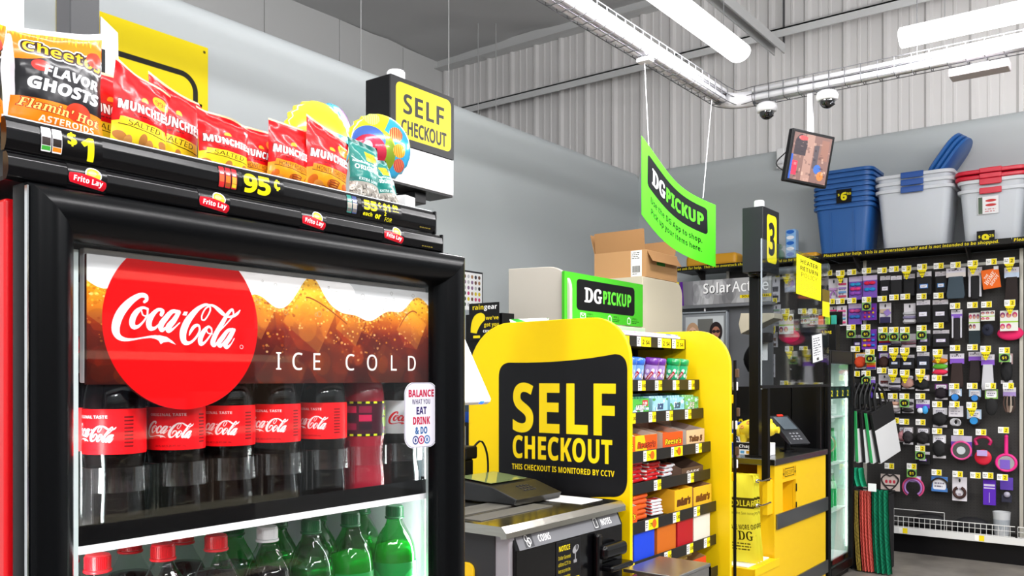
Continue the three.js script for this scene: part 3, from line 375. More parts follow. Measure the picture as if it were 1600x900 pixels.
    const R = rng(honey ? 4 : 9); for (let i = 0; i < 7; i++) ell(c, 40 + i * 42, 366 + (i % 3) * 24, 36, 24, honey ? ['#c5601a', '#d98a3c', '#a8481a'][i % 3] : ['#b97a3c', '#c98c4a', '#a8652e'][i % 3], R() * 2); if (honey) for (let i = 0; i < 5; i++) { c.strokeStyle = '#8c3c14'; c.lineWidth = 6; c.beginPath(); c.ellipse(190, 350 + i * 14, 44 - i * 4, 8, 0, 0, 7); c.stroke(); } ell(c, 290, 402, 24, 20, honey ? '#8f2a10' : '#e8c71c');
  }, '#d3161f');
  const seeds = art(260, 460, (c, w, h) => { fillAll(c, w, h, '#1d7d74'); c.fillStyle = '#15645e'; c.fillRect(0, 0, w, 30); rbox(c, 116, 74, 98, 74, 8, '#f0cf1c'); txt(c, '2/$1.09', 165, 122, 28, { color: '#5a3c08' }); c.strokeStyle = '#dfeee9'; c.lineWidth = 5; c.beginPath(); c.moveTo(10, 140); c.quadraticCurveTo(60, 190, 120, 160); c.stroke(); txt(c, 'Sunflower Seeds', 116, 178, 25, { color: '#e8f2ee', font: 'serif' }); fit(c, 'ORIGINAL', 130, 226, 46, 220, { color: '#f2f5f2' }); c.fillStyle = '#2a6c68'; c.beginPath(); c.moveTo(0, 300); c.quadraticCurveTo(130, 260, w, 300); c.lineTo(w, 326); c.quadraticCurveTo(130, 290, 0, 326); c.fill(); txt(c, 'EXTRA LONG', 130, 308, 28, { color: '#d8ece8' }); c.fillStyle = '#a8a29a'; c.beginPath(); c.moveTo(0, 330); c.quadraticCurveTo(130, 296, w, 330); c.lineTo(w, h); c.lineTo(0, h); c.fill(); const R = rng(6); for (let i = 0; i < 130; i++) ell(c, R() * w, 330 + R() * 130, 15, 4.5, ['#d8d2c8', '#8d867e', '#5f5a55', '#bdb5aa', '#e6e1d8'][R() * 5 | 0], R() * 3); }, '#176a63');
  const salted = munch(false, false), salted99 = munch(false, true), honey = munch(true, true), honeyP = munch(true, false);
  const bag = (rect, x, z, w, h, th, o, name, l) => { const q = solo(name, l, 'snack bag', pouch(w, h, th, rect, o.seed || 1, o), printMat(rect, GL), [x, SHELF + Math.abs(o.roll || 0) * w * .55, z], { turn: o.turn || 0, group: o.group || 'snack bags on the rack' }); if (o.roll) q.rotation.z = o.roll; return q; };
  bag(puffs, .477, -1.022, .105, 0.131, .034, { seed: 3, slant: .05, dip: -.14, fold: .02, roll: .0, turn: -.1 }, 'snack_bag', 'black and orange cheese puff bag, tallest on the snack rack');
  bag(puffs, .372, -1.03, .105, 0.124, .034, { seed: 8, fold: .02 }, 'snack_bag', 'orange cheese puff bag cut off by the edge of the view');
  bag(salted, .553, -1.055, .075, 0.107, .03, { seed: 11 }, 'snack_bag', 'red peanut bag half hidden beside the cheese puff bag');
  bag(salted99, .573, -1.018, .076, 0.099, .03, { seed: 12, slant: -.06, roll: -.07, fold: .02 }, 'snack_bag', 'red salted peanut bag with a round orange price spot, in front of the yellow sign');
  bag(salted, .645, -1.062, .08, 0.114, .032, { seed: 13, slant: -.05, roll: -.06, dip: -.12 }, 'snack_bag', 'red salted peanut bag standing behind the one with the price spot');
  bag(salted, .698, -1.022, .082, 0.082, .034, { seed: 14, fold: .03, slant: -.03 }, 'snack_bag', 'red salted peanut bag above the ninety five cent price');
  bag(honey, .772, -1.05, .07, 0.087, .03, { seed: 15 }, 'snack_bag', 'low red peanut bag between the salted and the honey bags');
  bag(honeyP, .808, -1.025, .078, 0.096, .032, { seed: 16, roll: -.04 }, 'snack_bag', 'red honey peanut bag, the one next to the low bag');
  bag(honey, .87, -1.015, .084, 0.102, .034, { seed: 17, slant: -.06, roll: -.05 }, 'snack_bag', 'red honey peanut bag beside the teal seed bags');
  bag(honeyP, .915, -1.1, .074, 0.114, .03, { seed: 20, slant: -.04 }, 'snack_bag', 'red honey peanut bag peeping out behind the front honey bag');
  bag(seeds, .945, -1.012, .064, .094, .026, { seed: 18, roll: -.1, skew: -.012 }, 'seed_bag', 'teal sunflower seed bag in front with a yellow price spot');
  bag(seeds, 1.003, -1.02, .056, .078, .024, { seed: 19, roll: .12, skew: -.02 }, 'seed_bag', 'teal sunflower seed bag leaning at the end of the rack');
  solo('paper_box', 'small white paper box at the end of the snack rack', 'box', bx(-.015, .015, 0, .03, -.012, .012, .001), WHITE, [1.043, SHELF, -1.018], { turn: .2 });

  // carton and white board behind the bags, black post with a white placard
  const post = thing('support_post', 'square black post rising behind the snack bags', 'post', [.775, 0, -1.58]);
  part(post, 'shaft', bx(-.027, .027, 0, 2.75, -.027, .027, .003), mat('#202227', .4)); part(post, 'base_plate', bx(-.07, .07, 0, .012, -.07, .07), BLACK);
  const pl = thing('placard', 'narrow white placard fixed to the side of the black post', 'sign', [.8155, 1.95, -1.555]);
  part(pl, 'board', prismZ([[-.012, 0], [.024, 0], [.02, .19], [-.012, .21]], -.002, .002), WHITE); part(pl, 'clip', bx(-.0125, -.006, .05, .15, .002, .006), BLACK);
  const wb = thing('display_board', 'tall white display board behind the cheese puff bags', 'board', [.5, 0, -2.0]);
  part(wb, 'panel', bx(-.42, .36, 0, 2.6, -.01, .01, .003), WHITE); part(wb, 'foot', bx(-.42, .36, 0, .02, -.2, .2), BLACK);
  const cb = thing('carton', 'tan cardboard carton behind the cheese puff bags at the frame edge', 'box', [.34, 1.7725, -1.25]);
  part(cb, 'carton_body', bx(-.13, .13, 0, .23, -.07, .07, .002), mat('#c9a77c', .8)); part(cb, 'flap', bx(-.13, .13, .23, .234, .0, .07).rotateX(-.1), mat('#b8946a', .8));

  // foil balloons on sticks, held in a stand behind the cooler
  const foil = { roughness: .2, metalness: .3, clearcoat: .4, clearcoatRoughness: .08 };
  const balloonArt = (draw) => art(300, 300, draw, '#d8d23a');
  const spots = (c, list) => list.forEach(([x, y, r, k, k2]) => { ell(c, x, y, r, r, k); c.save(); c.beginPath(); c.arc(x, y, r, 0, 7); c.clip(); c.fillStyle = k2; for (let i = -r; i < r; i += 9) c.fillRect(x + i, y - r, 3, 2 * r); c.restore(); });
  const b1 = balloonArt((c, w, h) => { fillAll(c, w, h, '#d9cf2a'); c.strokeStyle = '#38a8d8'; c.lineWidth = 84; c.beginPath(); c.arc(120, 170, 130, -1.2, 1.1); c.stroke(); ell(c, 120, 190, 92, 96, '#7f9a2a'); ell(c, 90, 140, 70, 60, '#4766b0'); ell(c, 96, 190, 74, 72, '#b3203c'); ell(c, 86, 168, 20, 22, '#e3b6d6'); spots(c, [[206, 92, 32, '#d84a34', '#f0c070'], [228, 160, 30, '#e08a24', '#f0d060'], [236, 220, 28, '#c43a54', '#e8a03a'], [96, 40, 34, '#b8cf5a', '#dbe28c']]); txt(c, '&', 88, 182, 40, { color: '#f4e4f0' }); });
  const b2 = balloonArt((c, w, h) => { fillAll(c, w, h, '#e8d838'); ell(c, 150, 200, 170, 70, '#58bfe0'); ell(c, 150, 190, 120, 40, '#f4f0c0'); txt(c, 'Happy', 150, 200, 60, { color: '#2a86c8', rot: .1, font: 'serif' }); });
  const b3 = balloonArt((c, w, h) => { fillAll(c, w, h, '#c8553a'); ell(c, 120, 150, 130, 150, '#b893d0'); ell(c, 60, 90, 60, 60, '#58b8d8'); c.strokeStyle = '#e8dcf0'; c.lineWidth = 16; for (let i = 0; i < 5; i++) { c.beginPath(); c.moveTo(60 + i * 36, 60); c.lineTo(100 + i * 36, 260); c.stroke(); } });
  const balloonG = (R, rect) => { const g = new THREE.SphereGeometry(R, 48, 32), P = g.attributes.position; g.rotateX(PI / 2); for (let i = 0; i < P.count; i++) { let x = P.getX(i), y = P.getY(i), z = P.getZ(i); const r = Math.hypot(x, y), a = Math.atan2(y, x), e = Math.pow(r / R, 6); z *= .42; z += e * .06 * R * Math.sin(a * 22); const k = 1 - .03 * e * (1 + Math.sin(a * 22)); P.setXYZ(i, x * k, y * k, z); } g.computeVertexNormals(); return printUV(g, -R, R, -R, R, rect, true); };
  const balloon = (rect, x, y, z, R, turn, tilt, l) => { const t = thing('foil_balloon', l, 'balloon', [x, y, z], { turn, group: 'foil balloons above the snack rack' }); const m = part(t, 'balloon_skin', balloonG(R, rect), printMat(rect, foil)); m.rotation.z = tilt; part(t, 'stick', rod([0, -R * .95, 0], [0, 1.2262 - y, 0], .003), WHITE); return t; };
  balloon(b1, 1.836, 2.195, -1.9, .104, -.45, -.1, 'round yellow and blue foil balloon with striped dots in front of the light box');
  balloon(b2, 1.476, 2.116, -1.75, .1, -.1, .1, 'yellow foil balloon with blue lettering behind the red peanut bags');
  balloon(b3, 1.80, 2.248, -2.06, .1, .35, -.4, 'purple and red foil balloon between the two yellow balloons');
  const bs = thing('balloon_stand', 'white weighted stand holding the balloon sticks behind the cooler', 'stand', [1.66, 0, -1.9]);
  part(bs, 'post', bx(-.02, .02, .02, 1.2, -.02, .02), WHITE); part(bs, 'base', cyl(.2, .2, .02, 0, 0, 0, 24), WHITE); part(bs, 'holder_tray', bx(-.26, .26, 1.2, 1.225, -.22, .22, .004), WHITE);
}
// ---------------------------------------------------------------- light box on a post, wall sign
const signArt = (lines, w, h) => art(w, h, (c) => { fillAll(c, w, h, '#101114'); rbox(c, w * .08, h * .07, w * .87, h * .82, w * .07, '#f0d808'); lines(c); }, '#101114');
{
  const t = thing('light_box_sign', 'black light box with a yellow self checkout face above the balloons', 'sign', [2.357, 0, -2.265]);
  const r = signArt((c) => { fit(c, 'SELF', 205, 148, 118, 270, { color: '#15161a' }); fit(c, 'CHECKOUT', 205, 236, 80, 286, { color: '#15161a', thin: 1, fat: 6 }); }, 400, 286);
  const w = .346, y0 = 2.205, yb = 2.342, y1 = 2.582;
  const box = part(t, 'box', bx(-w / 2, w / 2, yb, y1, -.063, .062, .003), BLACK);
  part(t, 'printed_face', face(w - .004, y1 - yb, r).translate(0, yb, .0625), printMat(r, { roughness: .4 }), 'yellow self checkout panel');
  part(t, 'lower_panel', bx(-w / 2, w / 2, y0, yb - .002, -.063, .06, .002), WHITE, 'blank white panel'); part(t, 'under_tray', bx(-w / 2 + .004, w / 2 - .004, y0 - .008, y0, -.06, .058), BLACK);
  part(t, 'post', bx(-.01, .05, 0, y0 - .008, -.2, -.14, .003), BLACK); part(t, 'bracket', bx(-.01, .05, y0 - .05, y0 - .008, -.15, .03, .002), BLACK); part(t, 'base_plate', bx(-.08, .1, 0, .012, -.26, -.08), BLACK);
  const lamp = part(t, 'lane_lamp', lathe([[0, 0], [.032, 0], [.034, .004], [.034, .05], [.03, .056], [0, .056]], 24).translate(-.06, y1, -.02), mat('#f2f2f4', .3, 0, { transmission: .4, thickness: 0 }), 'white plastic lane lamp'); part(lamp, 'lamp_rib', lathe([[.0345, .018], [.036, .02], [.036, .024], [.0345, .026]], 24).translate(-.06, y1, -.02), WHITE);
  // big yellow sign on the partition
  const ws = art(420, 440, (c, W, H) => { fillAll(c, W, H, '#ecd406'); c.save(); c.beginPath(); c.rect(0, 0, W, H); c.clip(); rbox(c, -60, 96, 440, 420, 46, null, ['#15130a', 15]); poly(c, [[196, 258], [262, 262], [262, 300], [196, 300]], '#15130a'); poly(c, [[40, 300], [300, 300], [300, 380], [40, 380]], '#15130a'); c.restore(); for (const y of [16, H - 16]) ell(c, W - 12, y, 4, 4, '#5a5008'); }, '#d8c206');
  solo('wall_sign', 'large yellow wall sign with a black rounded outline on the grey partition', 'sign', face(.9, .92, ws, .006), printMat(ws, { roughness: .4 }), [2.62, 2.585, ZL + .0005]);
}
// ---------------------------------------------------------------- self checkout kiosk
{
  const SIL = mat('#8f9094', .35, .35), GUN = mat('#3c3d40', .4, .2);
  const t = thing('checkout_kiosk', 'self checkout kiosk with a steel top, black coin and note module and yellow cabinet', 'kiosk', [2.9, 0, -2.3]);
  const brushed = dataTex(128, (x, y) => { const v = 150 + fbm(x * 3, y * 90, 1, 3) * 120; return [v, v, v]; }, 2);
  const TOP = new THREE.MeshPhysicalMaterial({ color: '#b4b1a8', roughness: .3, metalness: 1, roughnessMap: brushed });
  wpart(t, 'steel_top', prismX([[-1.9, .916], [-1.9, .937], [-1.922, .958], [-2.74, .958], [-2.74, .922], [-1.93, .922], [-1.925, .912]], 2.47, 3.33), TOP);
  wpart(t, 'cabinet', bx(2.51, 3.3, .02, .92, -2.72, -1.985, .004), mat('#2a2b2d', .45));
  wpart(t, 'yellow_panel', prismZ(rr(-2.62, -2.08, .12, .80, .03).map(([z, y]) => [z, y]), 0, .012, .002).rotateY(-PI / 2).translate(2.51, 0, 0), YELLOWD, 'yellow rounded cabinet door');
  wpart(t, 'lock', cyl(.012, .012, .006, 0, 0, 0, 12).rotateZ(PI / 2).translate(2.499, .735, -2.2), BLACK);
  wpart(t, 'side_strip', bx(2.515, 2.55, .3, .915, -2.0, -1.922, .006), mat('#a9a7ad', .35, .3), 'silver grey module side');
  // front module
  const fm = wpart(t, 'cash_module', prismX([[-1.99, .3], [-1.925, .3], [-1.905, .33], [-1.905, .862], [-1.93, .918], [-1.99, .922]], 2.535, 3.31, .004), BLACKGLOSS);
  const st = art(900, 60, (c, w, h) => { fillAll(c, w, h, '#77787c'); c.fillStyle = '#4a4b4e'; c.fillRect(50, 4, 70, 52); for (const [x, y] of [[72, 22], [92, 34], [80, 42]]) { c.beginPath(); c.arc(x, y, 11, 0, 7); c.strokeStyle = '#f0f0f0'; c.lineWidth = 4; c.stroke(); } txt(c, 'COINS', 160, 46, 36, { color: '#f2f2f2', align: 'left', sx: .9 }); c.fillStyle = '#4a4b4e'; c.fillRect(640, 4, 60, 52); rbox(c, 652, 12, 30, 36, 4, null, ['#f0f0f0', 4]); txt(c, 'NOTES', 716, 46, 36, { color: '#f2f2f2', align: 'left', sx: .9 }); }, '#77787c');
  const strip = face(.74, .062, st, .002).rotateX(-.44).translate(2.925, .86, -1.9045); wpart(fm, 'title_strip', strip, printMat(st, { roughness: .35 }), 'grey strip reading coins and notes');
  const no = art(300, 360, (c, w, h) => { fillAll(c, w, h, '#0d0d0f'); rbox(c, 4, 4, w - 8, h - 8, 6, '#121214', ['#2d2d30', 3]); fit(c, 'NOTICE', 100, 72, 52, 140, { color: '#f0d80c' }); 'Dollar General|utilizes CCTV to|keep our prices low.|This is recording.'.split('|').forEach((s, i) => fit(c, s, 100, 132 + i * 46, 36, 150, { color: '#d8c408', thin: 1 })); ell(c, 238, 82, 42, 26, '#9a9a9c', -.5); ell(c, 252, 72, 16, 20, '#4a4a4c'); c.fillStyle = '#8a8a8c'; c.fillRect(228, 104, 12, 60); rbox(c, 212, 156, 40, 24, 4, '#8a8a8c'); rbox(c, 206, 280, 76, 24, 2, '#d8c408'); }, '#0d0d0f');
  wpart(fm, 'notice', face(.175, .2, no, .002).translate(2.88, .655, -1.9045), printMat(no, { roughness: .3 }), 'black notice about camera recording');
  wpart(fm, 'coin_cup', [smooth(lathe([[.02, 0], [.055, .01], [.07, .045], [.066, .048], [.05, .016], [0, .012]], 20), .7).translate(2.68, .62, -1.9)], BLACK);
  wpart(fm, 'note_slot', [bx(3.08, 3.27, .74, .8, -1.905, -1.85, .02), bx(3.1, 3.28, .69, .715, -1.905, -1.83, .01), bx(3.06, 3.1, .66, .85, -1.905, -1.875, .012)], BLACKGLOSS);
  const bl = art(200, 80, (c, w, h) => { fillAll(c, w, h, '#0d0d0f'); fit(c, 'Dollar General Security', 100, 22, 18, 176, { color: '#d8c408' }); fineprint(c, 10, 34, 180, 4, 11, '#a8980a', 5); }, '#0d0d0f');
  wpart(fm, 'notice', face(.2, .08, bl, .002).translate(3.12, .53, -1.9045), printMat(bl, { roughness: .3 }));
  // bag platform beyond the module
  wpart(t, 'bag_platform', [bx(3.28, 3.62, .655, .67, -1.885, -1.63, .004), bx(3.28, 3.62, .61, .655, -1.64, -1.63), bx(3.6, 3.62, .61, .655, -1.88, -1.63)], STEEL); wpart(t, 'platform_leg', bx(3.42, 3.48, 0, .65, -1.79, -1.73), GUN);
  // belt inserts and bag mat
  wpart(t, 'belt', bx(2.56, 3.12, .958, .962, -2.33, -2.20, .002), mat('#55534d', .6)); wpart(t, 'belt', bx(2.52, 3.0, .958, .962, -2.16, -2.06, .002), mat('#4d4b46', .6));
  wpart(t, 'receipt_pad', bx(3.125, 3.3, .958, .9595, -2.32, -2.0), mat('#f4f4f2', .5), 'white paper mat');
  // screen
  const sx0 = 2.28, sx1 = 2.7, scr = new THREE.Group(); scr.name = 'screen'; t.add(scr); scr.position.set(2.58 - 2.9, 1.405, -2.15 + 2.3); scr.rotation.x = -.51;
  part(scr, 'bezel', bx(-.12, .12, 0, .36, -.03, 0, .008), WHITE); part(scr, 'display', bx(-.117, .117, .008, .352, 0, .0015), new THREE.MeshPhysicalMaterial({ color: '#fff', emissive: 0xffffff, emissiveIntensity: .9, roughness: .2 }), 'blank bright white screen'); part(scr, 'power_lamp', bx(.05, .068, -.004, .002, -.012, .002), new THREE.MeshPhysicalMaterial({ color: '#2a60ff', emissive: 0x2a60ff, emissiveIntensity: 3 })); part(scr, 'rear_housing', bx(-.08, .08, .05, .28, -.07, -.03, .02), BLACK);
  wpart(t, 'screen_post', [bx(2.55, 2.61, .95, 1.5, -2.29, -2.24, .01)], BLACK);
  wpart(t, 'receipt_printer', [bx(3.05, 3.13, .958, 1.12, -2.69, -2.6, .012), bx(3.045, 3.135, 1.12, 1.18, -2.69, -2.58, .01)], BLACK); wpart(t, 'cable', tube([[3.12, 1.17, -2.6], [3.16, 1.2, -2.58], [3.2, 1.12, -2.575], [3.2, .965, -2.575]], .005), BLACK);
  // card terminal, on the steel top
  const p = thing('card_terminal', 'black card terminal with keypad on the kiosk top', 'card reader', [3.04, .9625, -2.36]);
  const body = prismX([[.18, 0], [.19, .025], [.05, .07], [-.16, .088], [-.18, .065], [-.18, 0]], -.15, .19, .006); part(p, 'terminal_body', body, mat('#17181a', .35));
  part(p, 'display', bx(-.12, .14, 0, .002, -.19, -.0).rotateX(.086).translate(0, .0792, .03), mat('#8fa06a', .08, .4), 'mirror like yellow display'); for (let i = 0; i < 4; i++) for (let j = 0; j < 3; j++) part(p, 'key', bx(-.006, .006, 0, .004, -.005, .005, .001).rotateX(.31).translate(.0 + i * .024, .0585 - j * .0066, .082 + j * .021), mat('#2c2d30', .4)); part(p, 'alert_lamp', bx(-.03, .03, .086, .096, -.165, -.145, .002), mat('#d8301c', .3));
}
// ---------------------------------------------------------------- candy fixture: end panels and shelves along x
const CX0 = 3.37, CX1 = 4.47;
{
  const t = thing('candy_fixture', 'yellow ended candy shelving with a big self checkout panel facing the camera', 'shelving', [(CX0 + CX1) / 2, 0, -2.3]);
  const z0 = -2.835, z1 = -1.9, top = 1.775, R = .2;
  const outline = [[z0, .02], [z1, .02], ...arc(z1 - R, top - R, R, 0, 90, 10), ...arc(z0 + .26, top - .26 - .005, .26, 90, 180, 10)];
  // print on the panel: z grows to the right as seen from the camera
  const sp = art(900, 1700, (c, w, h) => {
    const X = (z) => (z - z0) / (z1 - z0) * w, Y = (y) => (top - y) / (top - .02) * h; fillAll(c, w, h, '#f5cf00'); c.fillStyle = '#0f0f12'; c.beginPath(); c.moveTo(X(-2.64), Y(1.5)); c.quadraticCurveTo(X(-2.64), Y(1.573), X(-2.57), Y(1.573)); c.quadraticCurveTo(X(-2.25), Y(1.565), X(-1.98), Y(1.605)); c.quadraticCurveTo(X(-1.915), Y(1.605), X(-1.915), Y(1.53)); c.lineTo(X(-1.915), Y(1.05)); c.quadraticCurveTo(X(-1.915), Y(.962), X(-2.0), Y(.962)); c.lineTo(X(-2.64), Y(.9)); c.closePath(); c.fill();
    const k = '#f7d60c'; fit(c, 'SELF', X(-2.263), Y(1.238), (Y(1.238) - Y(1.472)) / .72, X(-1.962) - X(-2.565), { color: k, fat: 4 }); fit(c, 'CHECKOUT', X(-2.275), Y(1.11), (Y(1.11) - Y(1.217)) / .72, X(-1.99) - X(-2.558), { color: k, fat: 3 }); fit(c, 'THIS CHECKOUT IS MONITORED BY CCTV', X(-2.27), Y(1.053), 36, X(-1.98) - X(-2.558), { color: k });
  }, '#f5cf00');
  const pan = prismZ(outline, 0, .024, .003); const g0 = printUV(pan.clone(), z0, z1, .02, top, sp); g0.rotateY(-PI / 2).translate(CX0 + .024, 0, 0);
  wpart(t, 'end_panel', g0, printMat(sp, { roughness: .42 }), 'yellow panel with black self checkout print');
  wpart(t, 'end_panel', prismZ([[z0, .02], [z1, .02], ...arc(z1 - R, 1.76 - R, R, 0, 90, 10), ...arc(z0 + .26, 1.76 - .26, .26, 90, 180, 10)], 0, .024, .003).rotateY(-PI / 2).translate(CX1 + .024, 0, 0), YELLOW, 'plain yellow end panel');
  wpart(t, 'back_panel', bx(CX0 + .024, CX1, .02, 1.66, -2.5, -2.47), BLACK); wpart(t, 'plinth', bx(CX0 + .024, CX1, 0, .14, -2.48, -2.0), BLACK);
  for (const x of [CX0 + .1, CX1 - .1]) for (const z of [-2.78, -2.55]) wpart(t, 'foot', bx(x - .02, x + .02, 0, .14, z - .02, z + .02), BLACK);
  // shelves: [front z, rail middle y]
  const ROWS = [[-2.164, 1.687], [-2.08, 1.461], [-2.055, 1.304], [-2.013, 1.121], [-2.015, .969], [-1.98, .795], [-1.98, .612], [-1.97, .44]];
  const tagA = art(64, 44, (c, w, h) => { fillAll(c, w, h, '#e9e9e6'); c.fillStyle = '#f2d90e'; c.fillRect(30, 0, 34, 44); txt(c, '1.00', 47, 30, 20); fineprint(c, 4, 10, 22, 3, 9, '#555', 2); }, '#dcdcd8'), tagB = art(110, 44, (c, w, h) => { fillAll(c, w, h, '#f2d90e'); c.fillStyle = '#e9e9e6'; c.fillRect(0, 0, 30, 44); txt(c, '2', 50, 34, 28); txt(c, '$4', 84, 34, 26); fineprint(c, 4, 10, 22, 3, 9, '#555', 3); }, '#dcdcd8'), tagC = art(110, 44, (c, w, h) => { fillAll(c, w, h, '#f2d90e'); c.fillStyle = '#e9e9e6'; c.fillRect(0, 0, 26, 44); ell(c, 76, 22, 18, 18, '#e0621a'); txt(c, '.75', 48, 30, 20); fineprint(c, 4, 10, 20, 3, 9, '#555', 5); }, '#dcdcd8');
  const RAIL = mat('#101012', .4);
  const TAGS = [[.12, .33, .55, .77, .93], [.2, .38, .55, .74, .92], [.24, .44, .62, .83], [.34, .62, .87], [.12, .42, .78], [.3, .55, .78], [.1, .46, .7, .9], [.4, .85]];
  ROWS.forEach(([z, y], k) => {
    const s = wpart(t, 'shelf', [bx(CX0 + .026, CX1 - .001, y + .004, y + .01, -2.47, z - .004)], RAIL); const rail = wpart(s, 'price_rail', bx(CX0 + .026, CX1 - .002, y - .028, y + .028, z - .004, z, .002), RAIL, 'black price rail');
    TAGS[k].forEach((u, i) => { const r = k === 0 ? tagB : (k === 3 && i < 2) || (k === 5 && i === 0) ? tagC : tagA, w = k === 0 ? .15 : r === tagC ? .13 : .075; const m = wpart(s, 'price_tag', face(w, .05, r, .0012).translate(CX0 + .04 + (CX1 - CX0 - .06) * u, y - .026, z), printMat(r)); });
  });
  for (const x of [CX0 + .05, CX1 - .05]) wpart(t, 'upright', bx(x - .015, x + .015, .14, 1.66, -2.467, -2.45), RAIL);
  const ON = (k) => ROWS[k][1] + .0105;
  const grp = (k) => 'goods on candy shelf ' + ['one', 'two', 'three', 'four', 'five', 'six', 'seven', 'eight'][k];
  const rowName = ['top', 'second', 'third', 'fourth', 'fifth', 'sixth', 'seventh', 'lowest'];
  // ---- display cartons with an open top, cut away front
  const boxArt = (bg, fg, word, deco) => art(200, 110, (c, w, h) => { fillAll(c, w, h, bg); if (deco) deco(c, w, h); if (word) { txt(c, word, w / 2, h * .68, 46, { color: fg, skew: -.15, stroke: 'rgba(40,10,0,.75)', sw: 8 }); } }, bg);
  function carton(name, l, cat, x, k, w, h, d, rect, inside, front = .62, o = {}) {
    const z = ROWS[k][0] - .012; const q = thing(name, l, cat, [x, ON(k) + .0005, z - d / 2], { group: grp(k) });
    part(q, 'carton_front', pbox(w, h * front, .003, rect).translate(0, 0, d / 2 - .0015), printMat(rect, { roughness: .4 }));
    const th = .003, side = prismX([[d / 2 - .003, 0], [d / 2 - .003, h * front], [-d / 2, h], [-d / 2, 0]], 0, th);
    for (const s of [-1, 1]) part(q, 'carton_side', side.clone().translate(s < 0 ? -w / 2 : w / 2 - th, 0, 0), inside);
    part(q, 'carton_back', bx(-w / 2 + th, w / 2 - th, 0, h, -d / 2, -d / 2 + th), inside); part(q, 'carton_floor', bx(-w / 2 + th, w / 2 - th, 0, th, -d / 2 + th, d / 2 - .003), inside);
    return q;
  }
  const wrapArt = (bg, a, word, fg) => art(180, 64, (c, w, h) => { fillAll(c, w, h, bg); c.fillStyle = a; c.fillRect(0, 0, 18, h); c.fillRect(w - 18, 0, 18, h); ell(c, w / 2, h / 2, 64, 26, a); txt(c, word, w / 2, h / 2 + 11, 32, { color: fg, skew: -.15 }); }, bg);
  const W_R = wrapArt('#e2571a', '#f07a1c', "REESE'S", '#fbd91e'), W_K = wrapArt('#cf1420', '#e8e4e0', 'KitKat', '#cf1420'), W_H = wrapArt('#2d1a16', '#54443e', "HERSHEY'S", '#d8d4d0'), W_M = wrapArt('#f1b71a', '#e9a712', "m&m's", '#5a2c10'), W_S = wrapArt('#5a3a26', '#2c5aa8', 'SNICKERS', '#f0f0f4'), W_P = wrapArt('#d8407a', '#f0a0c0', 'GUM', '#fff'), W_T = wrapArt('#e8e8ec', '#c0302c', 'TWIX', '#c0302c');
  const barG = pouchBar(.15, .045, .016); function pouchBar(w, h, t) { return bx(-w / 2, w / 2, -h / 2, h / 2, -t / 2, t / 2, t * .48); }
  const bars = (n, x0, x1, k, rect, name, l, o = {}) => { const R = rng(n * 7 + k * 31 + (x0 * 100 | 0)), z = ROWS[k][0], g = printUV(pouchBar(o.w || .13, o.h || .05, o.t || .02), -(o.w || .13) / 2, (o.w || .13) / 2, -(o.h || .05) / 2, (o.h || .05) / 2, rect); for (let i = 0; i < n; i++) { const m = solo(name, `${l}, ${['lowest', 'second', 'third', 'fourth', 'fifth', 'sixth', 'topmost'][i]} of its pile`, 'candy', g, printMat(rect, { roughness: .3, clearcoat: .6 }), [(x0 + x1) / 2 + (R() - .5) * (x1 - x0) * .3, ON(k) + (o.lift || (o.t || .02) * .5 + .006) + i * (o.t || .02) * 1.08, z - (o.back || .09) + R() * .008], { group: grp(k) }); m.rotation.set(-PI / 2 + .1, 0, (R() - .5) * .2); } };
  // row 0: flat sweets trays
  const trayArt = (cols, seed) => art(160, 120, (c, w, h) => { fillAll(c, w, h, cols[0]); const R = rng(seed); for (let i = 0; i < 34; i++) { c.save(); c.translate(R() * w, R() * h); c.rotate(R() * .8 - .4); c.fillStyle = cols[1 + R() * (cols.length - 1) | 0]; c.fillRect(-26, -8, 52, 16); c.restore(); } }, cols[0]);
  [['#e8d2da', '#d878a8', '#f4e8ee', '#a84c86'], ['#e8b8d8', '#d060a8', '#f8e0f0', '#c03a70'], ['#e0a8d4', '#c85aa4', '#f4d8ec', '#8a3a90'], ['#c8b4e4', '#9a78c8', '#e8def4', '#d06aa8'], ['#a8b8e8', '#6a88d0', '#e4e8f8', '#4a60b0']].forEach((cols, i) => { const r = trayArt(cols, 40 + i), q = thing('sweets_tray', `${['cream and pink', 'bright pink', 'magenta', 'lilac', 'pale blue'][i]} tray of wrapped sweets on the top candy shelf`, 'sweets', [CX0 + .15 + i * .205, ON(0) + .0005, -2.28], { group: grp(0) }); part(q, 'tray', bx(-.095, .095, 0, .03, -.1, .1, .003), mat(cols[2], .5)); const m = part(q, 'wrapped_sweets', printUV(bx(-.09, .09, -.09, .09, 0, .02, .008), -.09, .09, -.09, .09, r), printMat(r, { roughness: .3, clearcoat: .5 })); m.rotation.x = -PI / 2 + .1; m.position.y = .03; });
  // row 1: gum tubs
  const tubArt = (a, b) => art(160, 150, (c, w, h) => { fillAll(c, w, h, a); for (const [x, y] of [[40, 60], [100, 50], [70, 100], [130, 96], [20, 110]]) ell(c, x, y, 20, 18, b); c.save(); c.translate(60, 110); c.rotate(-.9); c.fillStyle = '#c01a2c'; c.fillRect(-60, -14, 120, 32); fit(c, 'mentos', 0, 10, 26, 96, { color: '#fff' }); c.restore(); }, a);
  const TUB = { blue: ['#2f6fd8', tubArt('#7aa8e4', '#e4eefa')], purple: ['#6a2a9a', tubArt('#a88ac8', '#efe6f6')], green: ['#0f9a52', tubArt('#2fae76', '#d8f2e4')] };
  const tubBody = smooth(lathe([[0, 0], [.028, 0], [.034, .006], [.036, .02], [.036, .07], [.034, .085], [0, .085]], 22), .8), tubLid = smooth(lathe([[0, .085], [.035, .085], [.038, .089], [.038, .112], [.033, .12], [0, .122]], 22), .8);
